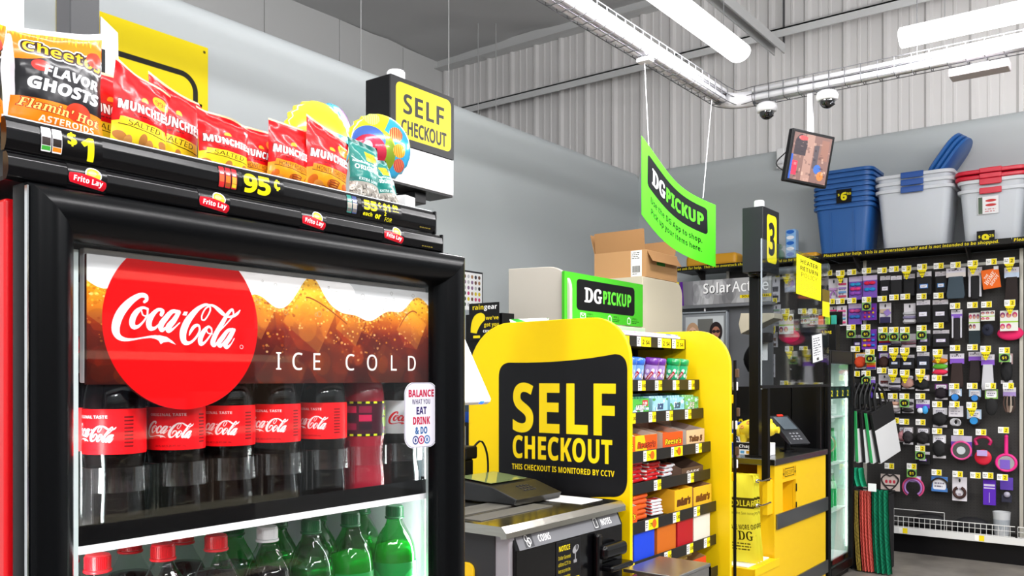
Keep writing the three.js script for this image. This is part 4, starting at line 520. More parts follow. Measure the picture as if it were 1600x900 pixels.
  [['green', .29, -.09, 0], ['blue', .36, 0, 0], ['blue', .445, 0, 0], ['purple', .52, -.06, 0], ['purple', .60, 0, 0], ['purple', .68, 0, 0], ['green', .76, -.07, 0], ['green', .85, 0, 0], ['green', .955, 0, 0]].forEach(([k, x, dz], i) => { const [lid, rect] = TUB[k]; const q = thing('gum_tub', `${k} lidded gum tub on the second candy shelf, ${['first', 'second', 'third', 'fourth', 'fifth', 'sixth', 'seventh', 'eighth', 'ninth'][i]} along from the big panel`, 'gum', [CX0 + .06 + x * .98, ON(1) + .012, -2.15 + dz], { group: grp(1) }); q.rotation.x = .14; const g = prep(tubBody), U = g.attributes.uv; for (let n = 0; n < U.count; n++) { const u = (U.getX(n) * 3) % 1; U.setXY(n, rect.u0 + (rect.u1 - rect.u0) * u, rect.v0 + (rect.v1 - rect.v0) * g.attributes.position.getY(n) / .085); } part(q, 'tub', g, printMat(rect, { roughness: .25, clearcoat: .5 })); part(q, 'lid', tubLid, mat(lid, .3, 0, { clearcoat: .6 })); });
  carton('gum_carton', 'white and blue gum carton beside the big panel on the second candy shelf', 'gum', CX0 + .16, 1, .19, .13, .13, boxArt('#e6e8ea', '#1a8aa8', '5 GUM', (c, w, h) => { poly(c, [[0, 110], [60, 20], [110, 110]], '#1f8cc0'); poly(c, [[110, 110], [150, 40], [200, 110]], '#b01c2c'); }), mat('#e9e9e8', .6), .5);
  // row 2: mint cartons
  [['#4aa8d0', '#f0f4f8', 'CYAN', 'blue mint carton of thin packs', .13], ['#52b448', '#ffffff', 'MINT', 'leaf green mint carton with a red price flash', .36], ['#9acbe2', '#1c5a9a', 'ICE', 'pale blue mint carton with bubbles', .56], ['#8ec7d8', '#18608a', 'ICE', 'pale teal mint carton with a green leaf', .75], ['#6fb86a', '#f2f8ee', 'ICE', 'green and white mint carton at the yellow end', .92]].forEach(([bg, fg, wd, l, u], i) => { const r = boxArt(bg, fg, wd, (c, w, h) => { const R = rng(i + 60); for (let q = 0; q < 16; q++) ell(c, R() * w, R() * h, 8 + R() * 16, 6 + R() * 12, ['#dfeef6', '#b8dcea', '#7ab8c8', '#4c9a52'][R() * 4 | 0]); if (i === 1) { c.fillStyle = '#d02c38'; c.fillRect(120, 10, 66, 40); txt(c, '1.00', 153, 40, 26, { color: '#fff' }); } }); const q = carton('mint_carton', l + ' on the third candy shelf', 'mints', CX0 + .035 + 1.02 * u, 2, .165, .1, .16, r, mat(bg, .5), .8); const pk = bx(-.012, .012, 0, .085, -.06, .06, .004); for (let n = 0; n < 5; n++) { const m = part(q, 'mint_pack', pk, mat(['#5cb0d8', '#2f7f5a', '#a8d4e8', '#9ad0dc', '#8cc88a'][i], .35)); m.position.set(-.06 + n * .03, .0035, 0); m.rotation.x = -.04; } });
  // row 3: orange and yellow cartons
  [['#e9581a', '#fbd91e', "Reese's", 'orange peanut cup carton', .12, '#d8d4cc'], ['#f2c21a', '#d0401a', "Reese's", 'yellow and orange peanut cup carton with a torn flap', .34, '#cfc8c0'], ['#e8541c', '#fbd91e', "Reese's", 'plain orange peanut cup carton', .62, '#c8a894'], ['#d8b48a', '#5a2c18', 'Take 5', 'tan chocolate carton at the yellow end', .88, '#b8aca4']].forEach(([bg, fg, wd, l, u, ins], i) => { const q = carton('candy_carton', l + ' on the fourth candy shelf', 'candy', CX0 + .035 + 1.02 * u, 3, .22, .13, .2, boxArt(bg, fg, wd, i === 1 ? (c, w, h) => poly(c, [[80, 0], [200, 0], [200, 110], [110, 110]], '#e8581a') : null), mat(ins, .7), .68); for (let n = 0; n < (i === 3 ? 2 : 4); n++) { const m = part(q, 'candy_bar', printUV(pouchBar(.2, .05, .018), -.1, .1, -.025, .025, W_R), printMat(W_R, { roughness: .3, clearcoat: .6 })); m.position.set(0, .018 + .019 * n, .0); m.rotation.x = -PI / 2 + .2; } });
  // row 4: loose bars
  carton('candy_carton', 'brown chocolate carton beside the big panel on the fifth candy shelf', 'candy', CX0 + .15, 4, .2, .1, .2, boxArt('#3a2620', '#d0c8c0', "HERSHEY'S"), mat('#8a7a6a', .7), .6); bars(4, CX0 + .08, CX0 + .22, 4, W_H, 'chocolate_bar', 'brown chocolate bar on the fifth candy shelf', { lift: .03 });
  bars(6, CX0 + .3, CX0 + .44, 4, W_K, 'wafer_bar', 'red wafer bar in the tall red pile', { w: .14, h: .06 }); bars(5, CX0 + .47, CX0 + .6, 4, W_K, 'wafer_bar', 'red wafer bar in the lower red pile', { w: .14, h: .06, t: .017 });
  const c4 = carton('candy_carton', 'open brown carton at the yellow end of the fifth candy shelf', 'candy', CX0 + .9, 4, .26, .12, .22, boxArt('#5a4334', '#e0d8d0', 'DARK'), mat('#6b5242', .8), .35); bars(3, CX0 + .66, CX0 + .78, 4, W_T, 'white_bar', 'white and red bar beside the open brown carton', { w: .12 });
  // row 5
  carton('candy_carton', 'orange carton with a white flap beside the big panel on the sixth candy shelf', 'candy', CX0 + .14, 5, .18, .15, .2, boxArt('#e2571a', '#fbd91e', "Reese's"), mat('#d9d2c6', .7), .6); bars(5, CX0 + .28, CX0 + .4, 5, W_R, 'peanut_bar', 'orange peanut bar', { w: .15, h: .07, t: .024 }); bars(5, CX0 + .47, CX0 + .57, 5, W_T, 'wafer_pack', 'white and red wafer pack on the sixth candy shelf', { w: .11, t: .015 });
  carton('candy_carton', 'yellow sweets carton in the middle of the sixth candy shelf', 'candy', CX0 + .72, 5, .2, .15, .2, boxArt('#f0b41c', '#5a2c10', "m&m's"), mat('#e8ac18', .6), .8); carton('candy_carton', 'yellow sweets carton with a raised corner by the yellow end', 'candy', CX0 + .95, 5, .22, .15, .2, boxArt('#e9b22a', '#7a3c10', "m&m's"), mat('#a87c50', .7), .75); bars(3, CX0 + .66, CX0 + .78, 5, W_M, 'sweets_pack', 'yellow sweets pack inside the middle yellow carton', { w: .13, lift: .06, back: .11 });
  // row 6: plastic bins
  carton('candy_carton', 'purple and brown carton beside the big panel on the seventh candy shelf', 'candy', CX0 + .12, 6, .14, .1, .18, boxArt('#5a3a7a', '#f0f0f4', 'YORK', (c, w, h) => { c.fillStyle = '#7a3c1c'; c.fillRect(0, 60, w, 50); }), mat('#7a5a3a', .7), .8);
  [['#1f45d2', 'blue', .3, .2], ['#c8671c', 'orange brown', .53, .2], ['#b01a24', 'red', .74, .18], ['#e4ddd0', 'white', .94, .2]].forEach(([k, n, x, w]) => { const q = carton('sweets_bin', `${n} open sweets bin on the seventh candy shelf`, 'bin', CX0 + x, 6, w, .16, .2, boxArt(k, '#fff', ''), mat(k, .4), .9); for (let i = 0; i < 5; i++) { const m = part(q, 'wrapped_sweet', ball(.018, 0, 0, 0, 1.4, .8, 1, 10), mat(['#3060d8', '#c87c2c', '#e8c0c8', '#d8b040'][['#1f45d2', '#c8671c', '#b01a24', '#e4ddd0'].indexOf(k)], .3, .2)); m.position.set(-w * .3 + i * w * .15, .03 + (i % 2) * .05, (i % 3 - 1) * .05); } });
  // row 7
  bars(6, CX0 + .12, CX0 + .28, 7, W_P, 'gum_pack', 'pink gum pack on the lowest candy shelf', { w: .16, t: .02 }); const kb = boxArt('#f0f0f0', '#d02a20', 'Kinder', (c, w, h) => { c.fillStyle = '#e04a1c'; c.fillRect(0, 66, w, 44); }); carton('candy_carton', 'white and red chocolate carton on the lowest candy shelf', 'candy', CX0 + .5, 7, .24, .15, .2, kb, mat('#c8bcb0', .7), .6); bars(4, CX0 + .42, CX0 + .56, 7, W_K, 'chocolate_stick', 'red chocolate stick in the white and red carton', { w: .18, lift: .06, back: .11 });
  carton('candy_carton', 'orange carton with clear packs by the yellow end of the lowest candy shelf', 'candy', CX0 + .82, 7, .3, .15, .2, boxArt('#d8481c', '#f2e2c8', ''), mat('#b8905a', .7), .6); bars(4, CX0 + .74, CX0 + .9, 7, wrapArt('#d8b860', '#e8d8a0', '', '#fff'), 'caramel_pack', 'golden clear caramel pack in the orange carton', { w: .2, lift: .06, back: .11 });
  // goods lying on the cap shelf behind the panel
  wpart(t, 'cap_shelf', bx(CX0 + .024, CX1, 1.66, 1.672, -2.82, -2.3), BLACK);
  solo('red_pack', 'flat red pack lying on top of the candy shelving', 'pack', pbox(.34, .13, .14, art(160, 60, (c, w, h) => { fillAll(c, w, h, '#d8202a'); txt(c, 'Tub o Gum', 120, 44, 20, { color: '#3a6ad0', stroke: '#fff', sw: 6 }); }, '#d8202a'), .006), printMat(art(4, 4, (c) => fillAll(c, 4, 4, '#d8202a'), '#d8202a')), [CX0 + .47, 1.6722, -2.72]);
  const tis = art(240, 110, (c, w, h) => { fillAll(c, w, h, '#f2f4f0'); c.fillStyle = '#3fa63c'; c.beginPath(); c.moveTo(0, 0); c.quadraticCurveTo(120, 40, 240, 90); c.lineTo(240, 70); c.quadraticCurveTo(120, 10, 0, -10); c.fill(); poly(c, [[30, 60], [56, 40], [82, 60], [82, 90], [30, 90]], '#1d2a1c'); ell(c, 140, 64, 30, 16, '#5cb858'); }, '#eef0ec');
  const tp = solo('tissue_pack', 'white pack with a green stripe lying on top of the candy shelving', 'pack', pouch(.22, .13, .1, tis, 71, { top: .08 }), printMat(tis, { roughness: .35 }), [CX0 + .2, 1.6722, -2.6]); tp.rotation.y = -1.35;
}
// ---------------------------------------------------------------- goods between the candy shelves and the partition
{
  const BEIGE = mat('#c6bda8', .55), GREEN = '#48b82a';
  const t = thing('pickup_fixture', 'beige shelving with a green pickup header behind the candy shelves', 'shelving', [4.95, 0, -3.2]);
  wpart(t, 'end_panel', prismZ([[-3.43, .02], [-2.95, .02], [-2.95, 1.95], ...arc(-3.12, 2.05, .17, 0, 90, 8, .15), [-3.43, 2.21]], 0, .03, .004).rotateY(-PI / 2).translate(4.51, 0, 0), mat('#b4afa4', .55), 'large beige end panel with one rounded corner');
  const hd = art(700, 290, (c, w, h) => {
    fillAll(c, w, h, GREEN); rbox(c, 96, 34, 520, 190, 26, '#131416'); c.fillStyle = '#131416'; fit(c, 'DG', 236, 168, 118, 150, { color: '#fff', font: 'serif', fat: 5 }); fit(c, 'PICKUP', 450, 166, 112, 270, { color: '#5fd03a', fat: 4 });
    [[150, 0], [380, 1], [560, 2]].forEach(([x, k]) => { c.strokeStyle = '#f2f6ee'; c.lineWidth = 4; if (k === 0) { c.strokeRect(x - 22, 240, 40, 30); c.beginPath(); c.moveTo(x - 22, 240); c.lineTo(x - 2, 258); c.lineTo(x + 18, 240); c.stroke(); } else { rbox(c, x - 14, 244, 28, 34, 5, null, ['#f2f6ee', 4]); c.beginPath(); c.arc(x, 244, 8, 3.2, 6.3); c.stroke(); } txt(c, 'STEP ' + (k + 1), x + 58, 250, 16, { color: '#17320f' }); fineprint(c, x + 30, 258, 70, 2, 11, '#17400f', k + 2); });
  }, '#3fa324');
  wpart(t, 'header', face(1.0, .3, hd, .02).translate(4.95, 1.86, -2.99), printMat(hd, { roughness: .4 }), 'green header with a black pickup panel');
  wpart(t, 'back_panel', bx(4.51, 5.5, .02, 2.14, -3.43, -3.4), BEIGE); wpart(t, 'header_rail', bx(4.51, 5.46, 1.82, 1.85, -3.0, -2.955, .004), mat('#cfe6c4', .3)); wpart(t, 'base', bx(4.51, 5.5, 0, .16, -3.4, -2.95), BEIGE);
  for (const y of [.6, 1.0, 1.4]) wpart(t, 'shelf', bx(4.51, 5.46, y, y + .02, -3.4, -2.98), BEIGE);
  const k = thing('beige_cabinet', 'tall beige cabinet block carrying the cardboard box', 'cabinet', [5.86, 0, -3.25]);
  part(k, 'cabinet_body', prismZ([[-.34, 0], [.3, 0], [.3, 2.13], ...arc(.2, 2.13, .1, 0, 90, 6), [-.34, 2.23]], -.24, .24, .006), BEIGE); part(k, 'screw', cyl(.008, .008, .004, 0, 0, 0, 8).rotateX(PI / 2).translate(.12, 1.7, .241), DARK);
  // cardboard box with open flaps
  const KR = mat('#b98d5e', .8), KD = mat('#a67a4d', .8), b = thing('cardboard_box', 'open cardboard box with a white label on top of the beige cabinet', 'box', [5.84, 2.2345, -3.24]);
  const w = .25, d = .22, h = .2, th = .004;
  part(b, 'box_wall', bx(-w, w, 0, h, d - th, d), KR); part(b, 'box_wall', bx(-w, w, 0, h, -d, -d + th), KR); part(b, 'box_wall', bx(-w, -w + th, 0, h, -d + th, d - th), KR); part(b, 'box_wall', bx(w - th, w, 0, h, -d + th, d - th), KR); part(b, 'box_floor', bx(-w + th, w - th, 0, th, -d + th, d - th), KD);
  const fl = (g, f) => { const m = part(b, 'flap', g, KD); f(m); }; fl(bx(-w, w, 0, .15, 0, th), (m) => { m.position.set(0, h, -d); m.rotation.x = -.25; }); fl(bx(0, th, 0, .15, -d + .01, d - .01), (m) => { m.position.set(-w, h, 0); m.rotation.z = .12; }); fl(bx(-th, 0, 0, .14, -d + .02, d - .02), (m) => { m.position.set(w, h, 0); m.rotation.z = -.35; }); fl(bx(-w + .02, w - .02, 0, .1, 0, th), (m) => { m.position.set(0, h, d - th); m.rotation.x = 2.6; });
  const la = art(90, 170, (c, W, H) => { fillAll(c, W, H, '#f0efec'); fineprint(c, 8, 12, 74, 4, 12, '#555', 3); for (let i = 0; i < 20; i++) { c.fillStyle = '#222'; c.fillRect(14 + i * 3.2, 100, i % 3 ? 1.4 : 2.4, 44); } fineprint(c, 14, 150, 62, 1, 12, '#444', 8); }, '#e0dfdc'), ga = art(110, 80, (c, W, H) => { fillAll(c, W, H, '#2c8a3c'); fineprint(c, 10, 16, 90, 4, 14, '#14501e', 4); }, '#2c8a3c');
  part(b, 'label', face(.09, .19, la, .001).rotateY(-PI / 2).translate(-w - .0002, .006, .14), printMat(la), 'white shipping label'); part(b, 'sticker', face(.13, .07, ga, .001).translate(-.02, .1, d + .0002), printMat(ga), 'green sticker');
  // poster of pins
  const po = art(150, 170, (c, W, H) => { fillAll(c, W, H, '#f2f2f3'); c.fillStyle = '#2a2a2e'; c.fillRect(0, 0, W, 8); c.fillRect(W - 5, 0, 5, H); const R = rng(12); for (let r = 0; r < 6; r++) for (let q = 0; q < 6; q++) ell(c, 18 + q * 22, 26 + r * 24, 7, 8, ['#6b4a3a', '#3a3c46', '#c84a7a', '#d8c02a', '#b8b8bc', '#8a6a8a', '#2a2a2c', '#a88060'][R() * 8 | 0]); }, '#d8d8da');
  solo('poster', 'white poster with rows of small round pictures on the partition wall', 'poster', face(.32, .33, po, .004), printMat(po), [5.56, 2.065, ZL + .0005]);
  // rain gear stand
  const r = thing('rain_gear_display', 'black rain gear counter display with packed ponchos', 'display', [4.2, 0, -3.42], { turn: -PI / 2 });
  const ra = art(170, 190, (c, W, H) => { fillAll(c, W, H, '#101012'); txt(c, 'rain', 52, 34, 34, { color: '#e8cf12' }); txt(c, 'gear', 122, 34, 34, { color: '#f2f2f2' }); c.fillStyle = '#e8cf12'; c.beginPath(); c.moveTo(10, 150); c.quadraticCurveTo(10, 50, 70, 50); c.quadraticCurveTo(100, 60, 90, 90); c.quadraticCurveTo(60, 110, 44, 156); c.closePath(); c.fill(); txt(c, "we've", 132, 88, 26, { color: '#e8cf12' }); txt(c, 'got you', 128, 122, 26, { color: '#e8cf12', sx: .9 }); txt(c, 'covered!', 124, 152, 24, { color: '#f2f2f2', sx: .9 }); rbox(c, 24, 166, 40, 14, 4, '#e8cf12'); }, '#101012');
  part(r, 'header_card', face(.24, .23, ra, .004).translate(.03, 1.735, .02), printMat(ra), 'black header card about rain gear'); part(r, 'stand', [bx(-.14, .16, 0, 1.9, -.12, .0, .004)], BLACK); part(r, 'tray', bx(-.13, .15, 1.2, 1.22, 0, .12), BLACK);
  [['#1f4ea8', -.085], ['#c8202c', .0], ['#b81a28', .085]].forEach(([c, x], i) => { const pa = art(60, 120, (q, W, H) => { fillAll(q, W, H, c); rbox(q, 8, 40, 44, 60, 4, '#3a4a5a'); q.fillStyle = '#d8d8dc'; q.fillRect(8, 10, 44, 18); }, c); solo('poncho_pack', `${['blue', 'red', 'darker red'][i]} packed poncho on the rain gear display`, 'poncho', pouch(.08, .4, .04, pa, 80 + i), printMat(pa, { roughness: .3 }), [4.145, 1.2205, -3.405 + x], { turn: -PI / 2, group: 'ponchos on the rain gear display' }); });
  solo('grey_locker', 'plain grey metal panel behind the rain gear display', 'panel', bx(-.02, .02, 0, 1.95, -.2, .1, .004), mat('#8f9598', .45, .3), [4.45, 0, -3.62]);
  // sunglasses fixture facing the camera
  const s = thing('sunglasses_fixture', 'grey sunglasses fixture with a black and white header near the far corner', 'display', [7.36, 0, -3.3], { turn: -PI / 2 });
  const so = art(620, 150, (c, W, H) => { const g = c.createLinearGradient(0, 0, W, 0); g.addColorStop(0, '#5a5860'); g.addColorStop(.35, '#8e8e90'); g.addColorStop(1, '#a8a8a8'); c.fillStyle = g; c.fillRect(0, 0, W, H); const R = rng(8); for (let i = 0; i < 26; i++) { c.globalAlpha = .3; ell(c, 120 + R() * 480, R() * H, 14 + R() * 26, 30 + R() * 50, R() > .5 ? '#d8d8da' : '#5a5a5e'); } c.globalAlpha = 1; ['#b01c72', '#e83a8a', '#f0d81c', '#5a1c8a'].forEach((k, i) => poly(c, [[2 + i * 24, 0], [20 + i * 24, 0], [28 + i * 24, H], [10 + i * 24, H]], k)); fit(c, 'Solar', 306, 86, 84, 168, { color: '#2a2a2c' }); fit(c, 'Solar', 302, 82, 84, 168, { color: '#f4f4f4' }); fit(c, 'Active', 500, 82, 88, 212, { color: '#f4f4f4', thin: 1 }); rbox(c, 440, 104, 180, 18, 0, '#e8cf12'); fit(c, 'DOLLAR GENERAL', 530, 119, 17, 160, {}); }, '#6a6a6c');
  part(s, 'header', face(.98, .22, so, .02).translate(.09, 2.16, .06), printMat(so, { roughness: .35 }), 'grey header with coloured stripes'); part(s, 'back_panel', bx(-.4, .56, .1, 2.16, -.03, .0, .006), mat('#5e6064', .5)); part(s, 'base', bx(-.4, .56, 0, .1, -.2, .3), DARK); part(s, 'header_tray', bx(-.4, .58, 2.13, 2.158, -.02, .08, .004), mat('#6a6c70', .4));
  const wo = art(230, 300, (c, W, H) => { fillAll(c, W, H, '#8c9094'); c.fillStyle = '#c3c8ca'; c.fillRect(14, 14, W - 28, H - 28); c.fillStyle = '#6a6a66'; c.fillRect(80, 26, 80, 110); for (const [x, sk, ha, dr] of [[52, '#e0b49a', '#c29a78', '#4a5068'], [176, '#a8705a', '#241a1c', '#d8505a']]) { ell(c, x, 90, 34, 48, ha); ell(c, x, 92, 21, 28, sk); c.fillStyle = dr; c.beginPath(); c.ellipse(x, 168, 40, 40, 0, 3.14, 6.29); c.fill(); ell(c, x - 10, 88, 10, 8, '#2a1c20'); ell(c, x + 10, 88, 10, 8, '#2a1c20'); ell(c, x, 110, 7, 3, '#b03a4a'); } c.fillStyle = '#a84a2c'; c.fillRect(20, 142, 190, 12); c.fillStyle = '#aeb2b4'; c.fillRect(14, 170, W - 28, 116); }, '#8c9094');
  part(s, 'photo_panel', face(.42, .56, wo, .02).translate(-.05, 1.52, .04), printMat(wo, { roughness: .3 }), 'photograph of two people in sunglasses'); part(s, 'panel_frame', [bx(-.275, -.26, 1.5, 2.1, .03, .075, .004), bx(.16, .175, 1.5, 2.1, .03, .075, .004), bx(-.275, .175, 2.085, 2.1, .03, .075, .004)], mat('#9aa0a6', .35, .4)); part(s, 'hook', cyl(.008, .008, .05, -.05, 2.1, .05, 8), WHITE);
  // barcode reader and beige console between the pole and the sunglasses
  const q = thing('console', 'beige angled console with a black hand scanner near the register pole', 'console', [6.9, 0, -2.66]);
  part(q, 'console_post', bx(-.03, .03, 0, 1.75, -.06, .0, .004), DARK); part(q, 'console_shell', prismX([[-.14, 1.86], [.14, 1.98], [.14, 2.02], [-.14, 2.03], [-.16, 1.94]], -.1, .1, .006), BEIGE); part(q, 'hand_scanner', [tube([[-.12, 1.82, .1], [-.15, 1.78, .02], [-.15, 1.66, -.06], [-.11, 1.56, -.04]], .035, 14, 8), bx(-.18, -.1, 1.78, 1.86, -.02, .14, .02)], BLACK); part(q, 'tag_card', bx(-.11, -.105, 1.64, 1.78, .02, .09), WHITE); part(q, 'cord', tube([[-.11, 1.56, -.04], [-.13, 1.3, -.02], [-.1, 1.1, .0]], .008), BLACK);
  const ca = thing('trinket_stand', 'black stand strung with small yellow and white packets beside the yellow end panel', 'stand', [4.772, 0, -2.0]); part(ca, 'rod', rod([0, 0, 0], [0, 1.6, 0], .01), BLACK); for (let i = 0; i < 9; i++) part(ca, 'packet', bx(-.008, .008, 0, .05, -.014, .014, .004).translate((i % 2) * .008, .9 + i * .075, (i % 3 - 1) * .012), [YELLOW, WHITE, mat('#5a4438', .5)][i % 3]);
}
// ---------------------------------------------------------------- register three
{
  const t = thing('lane_sign', 'black light box with a yellow number three on a black pole', 'sign', [5.35, 0, -2.067]);
  const r = art(150, 220, (c, w, h) => { fillAll(c, w, h, '#16171b'); rbox(c, 34, 20, 92, 166, 16, '#f0dc10'); fit(c, '3', 80, 156, 150, 62, { color: '#15161a', fat: 5 }); }, '#16171b');
  part(t, 'box', [bx(-.138, .138, 2.16, 2.567, -.068, .066, .003)], mat('#14151a', .3)); part(t, 'printed_face', face(.272, .4, r).translate(0, 2.163, .0665), printMat(r), 'yellow panel with the number three'); part(t, 'under_bowl', ball(.06, -.06, 2.155, 0, 1, .5, 1), BLACKGLOSS); part(t, 'pole', bx(-.05, .014, .9968, 2.16, -.06, .004, .004), BLACK); part(t, 'base_plate', bx(-.07, .03, .9968, 1.006, -.08, .03), BLACK); part(t, 'lane_lamp', lathe([[0, 0], [.03, 0], [.032, .004], [.032, .05], [.028, .055], [0, .055]], 20).translate(-.03, 2.567, 0), mat('#f2f2f4', .3, 0, { transmission: .4, thickness: 0 }), 'white lane lamp');
  // counter
  const X0 = 5.45, k = thing('register_counter', 'yellow register counter with a steel top and a receipt slot', 'counter', [5.8, 0, -2.1]);
  const x0 = 5.216, x1 = 6.215, zf = -1.93, zb = -2.36, ST = mat('#8d8f92', .25, 1);
  const fs = shp([[x0, .02], [x1, .02], [x1, .955], [x0, .955]]); fs.holes.push(new THREE.Path([[5.36, .6], [5.36, .84], [5.6, .84], [5.6, .6]].map((p) => new THREE.Vector2(...p))));
  wpart(k, 'front_panel', prismZ(fs, zf - .02, zf), YELLOWD); wpart(k, 'end_panel', bx(x0, x0 + .02, .02, .955, -2.04, zf - .02), YELLOWD); wpart(k, 'end_panel', bx(x1 - .02, x1, .02, .955, zb, zf - .02), YELLOWD); wpart(k, 'back_panel', bx(5.42, x1 - .02, .02, .955, zb, zb + .02), YELLOWD); wpart(k, 'plinth', bx(x0 + .03, x1 - .03, 0, .02, -2.04, zf - .03), BLACK);
  wpart(k, 'receipt_slot', [bx(5.355, 5.605, .595, .605, -2.03, zf - .021), bx(5.355, 5.605, .84, .85, -2.03, zf - .021), bx(5.35, 5.36, .6, .84, -2.03, zf - .021), bx(5.6, 5.61, .6, .84, -2.03, zf - .021), bx(5.355, 5.605, .595, .85, -2.04, -2.03)], YELLOWD); for (const y of [.64, .76]) wpart(k, 'slot_hinge', bx(5.598, 5.612, y, y + .05, zf, zf + .004), BLACK);
  wpart(k, 'steel_top', bx(5.2, x1 + .015, .956, .996, -2.38, zf + .012, .006), ST);
  wpart(k, 'bumper', bx(5.235, x1 + .02, .56, .655, zf, zf + .014, .004), mat('#7d8084', .3, .9), 'steel bumper band'); wpart(k, 'bumper', bx(5.235, x1 + .02, .12, .21, zf, zf + .014, .004), mat('#7d8084', .3, .9));
  const re = art(130, 50, (c, w, h) => { fillAll(c, w, h, '#e9b606'); c.strokeStyle = '#1a1606'; c.lineWidth = 3; c.strokeRect(22, 8, 86, 34); fit(c, 'RECEIPT', 65, 35, 26, 76, { color: '#1a1606', thin: 1 }); for (const x of [10, 119]) { c.fillStyle = '#1a1606'; c.fillRect(x - 2, 6, 4, 22); poly(c, [[x - 7, 26], [x + 7, 26], [x, 40]], '#1a1606'); } }, '#e9b606'); wpart(k, 'notice', face(.25, .07, re, .001).translate(5.48, .862, zf), printMat(re), 'receipt lettering with arrows');
  wpart(k, 'corner_post', bx(5.12, 5.16, .87, 1.4355, -1.975, -1.935, .003), BLACK); wpart(k, 'post_bracket', bx(5.13, 5.216, .66, .87, -1.975, -1.94, .003), YELLOWD);
  for (const y of [.885, .74]) wpart(k, 'bag_hook', tube([[5.15, y, -1.93], [5.0, y, -1.925], [4.94, y + .012, -1.93], [4.93, y, -1.935], [4.97, y - .008, -1.937]], .006), CHROME);
  // clear shield and notices
  const s = thing('counter_shield', 'clear plastic shield standing above the yellow register counter', 'shield', [5.66, 1.43, -1.93]);
  part(s, 'pane', bx(-.655, .62, .02, .9, -.003, .003), ACRYLIC); part(s, 'edge', [bx(-.659, -.655, .0, .9, -.004, .004)], mat('#9fa9b2', .2)); part(s, 'lower_rail', bx(-.66, .625, .006, .024, -.008, .008), DARK); part(s, 'leg', bx(.5, .525, -.433, .01, -.045, -.02), BLACK);
  const hf = art(150, 200, (c, w, h) => { fillAll(c, w, h, '#f3e81c'); fit(c, 'HEATER', 75, 40, 30, 108, { color: '#3c3808' }); fit(c, 'RETURN', 75, 74, 30, 112, { color: '#3c3808' }); fit(c, 'POLICY', 75, 106, 30, 100, { color: '#5a5410', thin: 1 }); fineprint(c, 16, 116, 118, 8, 9.6, '#c2b82a', 6); }, '#f3e81c');
  const fly = (name, l, x, y, w, h, rect, dz = .0035, roll = 0) => { const m = solo(name, l, 'notice', face(w, h, rect, .0008), printMat(rect), [x, y, -1.93 + dz]); m.rotation.z = roll; };
  fly('flyer', 'yellow heater return policy flyer on the clear shield', 5.84, 2.04, .5, .26, hf, .006, -.03);
  fly('flyer', 'narrow yellow flyer at the end of the clear shield', 6.21, 1.93, .16, .19, art(50, 90, (c, w, h) => { fillAll(c, w, h, '#6a5a20'); c.fillStyle = '#f0df20'; c.fillRect(0, 40, w, 50); }, '#8a7a20'), .004);
  const wf = art(90, 150, (c, w, h) => { fillAll(c, w, h, '#2c2e34'); rbox(c, 6, 6, w - 12, h - 12, 2, '#f0f0f2'); fineprint(c, 14, 22, 62, 8, 12, '#5a5c62', 2); rbox(c, 36, 124, 18, 14, 1, '#444'); }, '#2c2e34'); fly('flyer', 'white flyer with a dark border curling off the clear shield', 6.03, 1.605, .24, .2, wf, .005, .12);
  // card terminal
  const p = thing('card_terminal', 'black card terminal on a swivel stand on the steel register counter', 'card reader', [5.86, .9965, -2.08], { turn: -.5 });
  part(p, 'stand', [cyl(.05, .05, .012), cyl(.022, .022, .12, 0, .012, 0)], BLACK); const hd = new THREE.Group(); hd.name = 'head'; p.add(hd); hd.position.set(0, .13, 0); hd.rotation.x = .62; part(hd, 'terminal_body', prismX([[.14, 0], [.15, .02], [.03, .035], [-.13, .04], [-.14, .0]], -.085, .085, .006), mat('#26282c', .35)); part(hd, 'display', bx(-.06, .06, .0395, .042, -.115, .02), mat('#5a646c', .1)); for (let i = 0; i < 3; i++) for (let j = 0; j < 3; j++) part(hd, 'key', bx(-.008, .008, .0, .006, -.006, .006, .001).translate(-.03 + i * .03, .028 - j * .003, .055 + j * .026), mat('#8a8c92', .4)); part(hd, 'alert_lamp', bx(-.02, .03, .04, .05, -.135, -.118, .003), mat('#e0301c', .3));
  // yellow pig figure on a display tray
  const bd = thing('pig_figure', 'yellow toy pig with pink circles on the register counter', 'toy', [5.47, 1.077, -2.16], { turn: -PI / 2 });
  const PG = mat('#ecd22a', .5); part(bd, 'body', [ball(.07, 0, .085, 0, 1.55, .95, .95, 20), ball(.05, .1, .09, 0, 1, .95, .9, 16), ...[[-.06, .03], [-.06, -.03], [.06, .03], [.06, -.03]].map(([x, z]) => cyl(.02, .028, .05, x, 0, z, 12)), ball(.03, -.1, .07, .01, .8, 1.3, 1)], PG); part(bd, 'snout', cyl(.02, .022, .025, 0, 0, 0, 14).rotateZ(-PI / 2).translate(.14, .085, 0), PG); for (const z of [-.03, .03]) part(bd, 'ear', ball(.02, .1, .135, z, .6, 1, 1), PG); for (const [x, y, z] of [[-.02, .13, .05], [.04, .12, .055], [-.06, .1, .056], [.05, .05, .062]]) { const m = part(bd, 'ring_mark', new THREE.TorusGeometry(.01, .0025, 6, 14), mat('#d86a5a', .5)); m.position.set(x, y, z); m.rotation.x = -.5; }
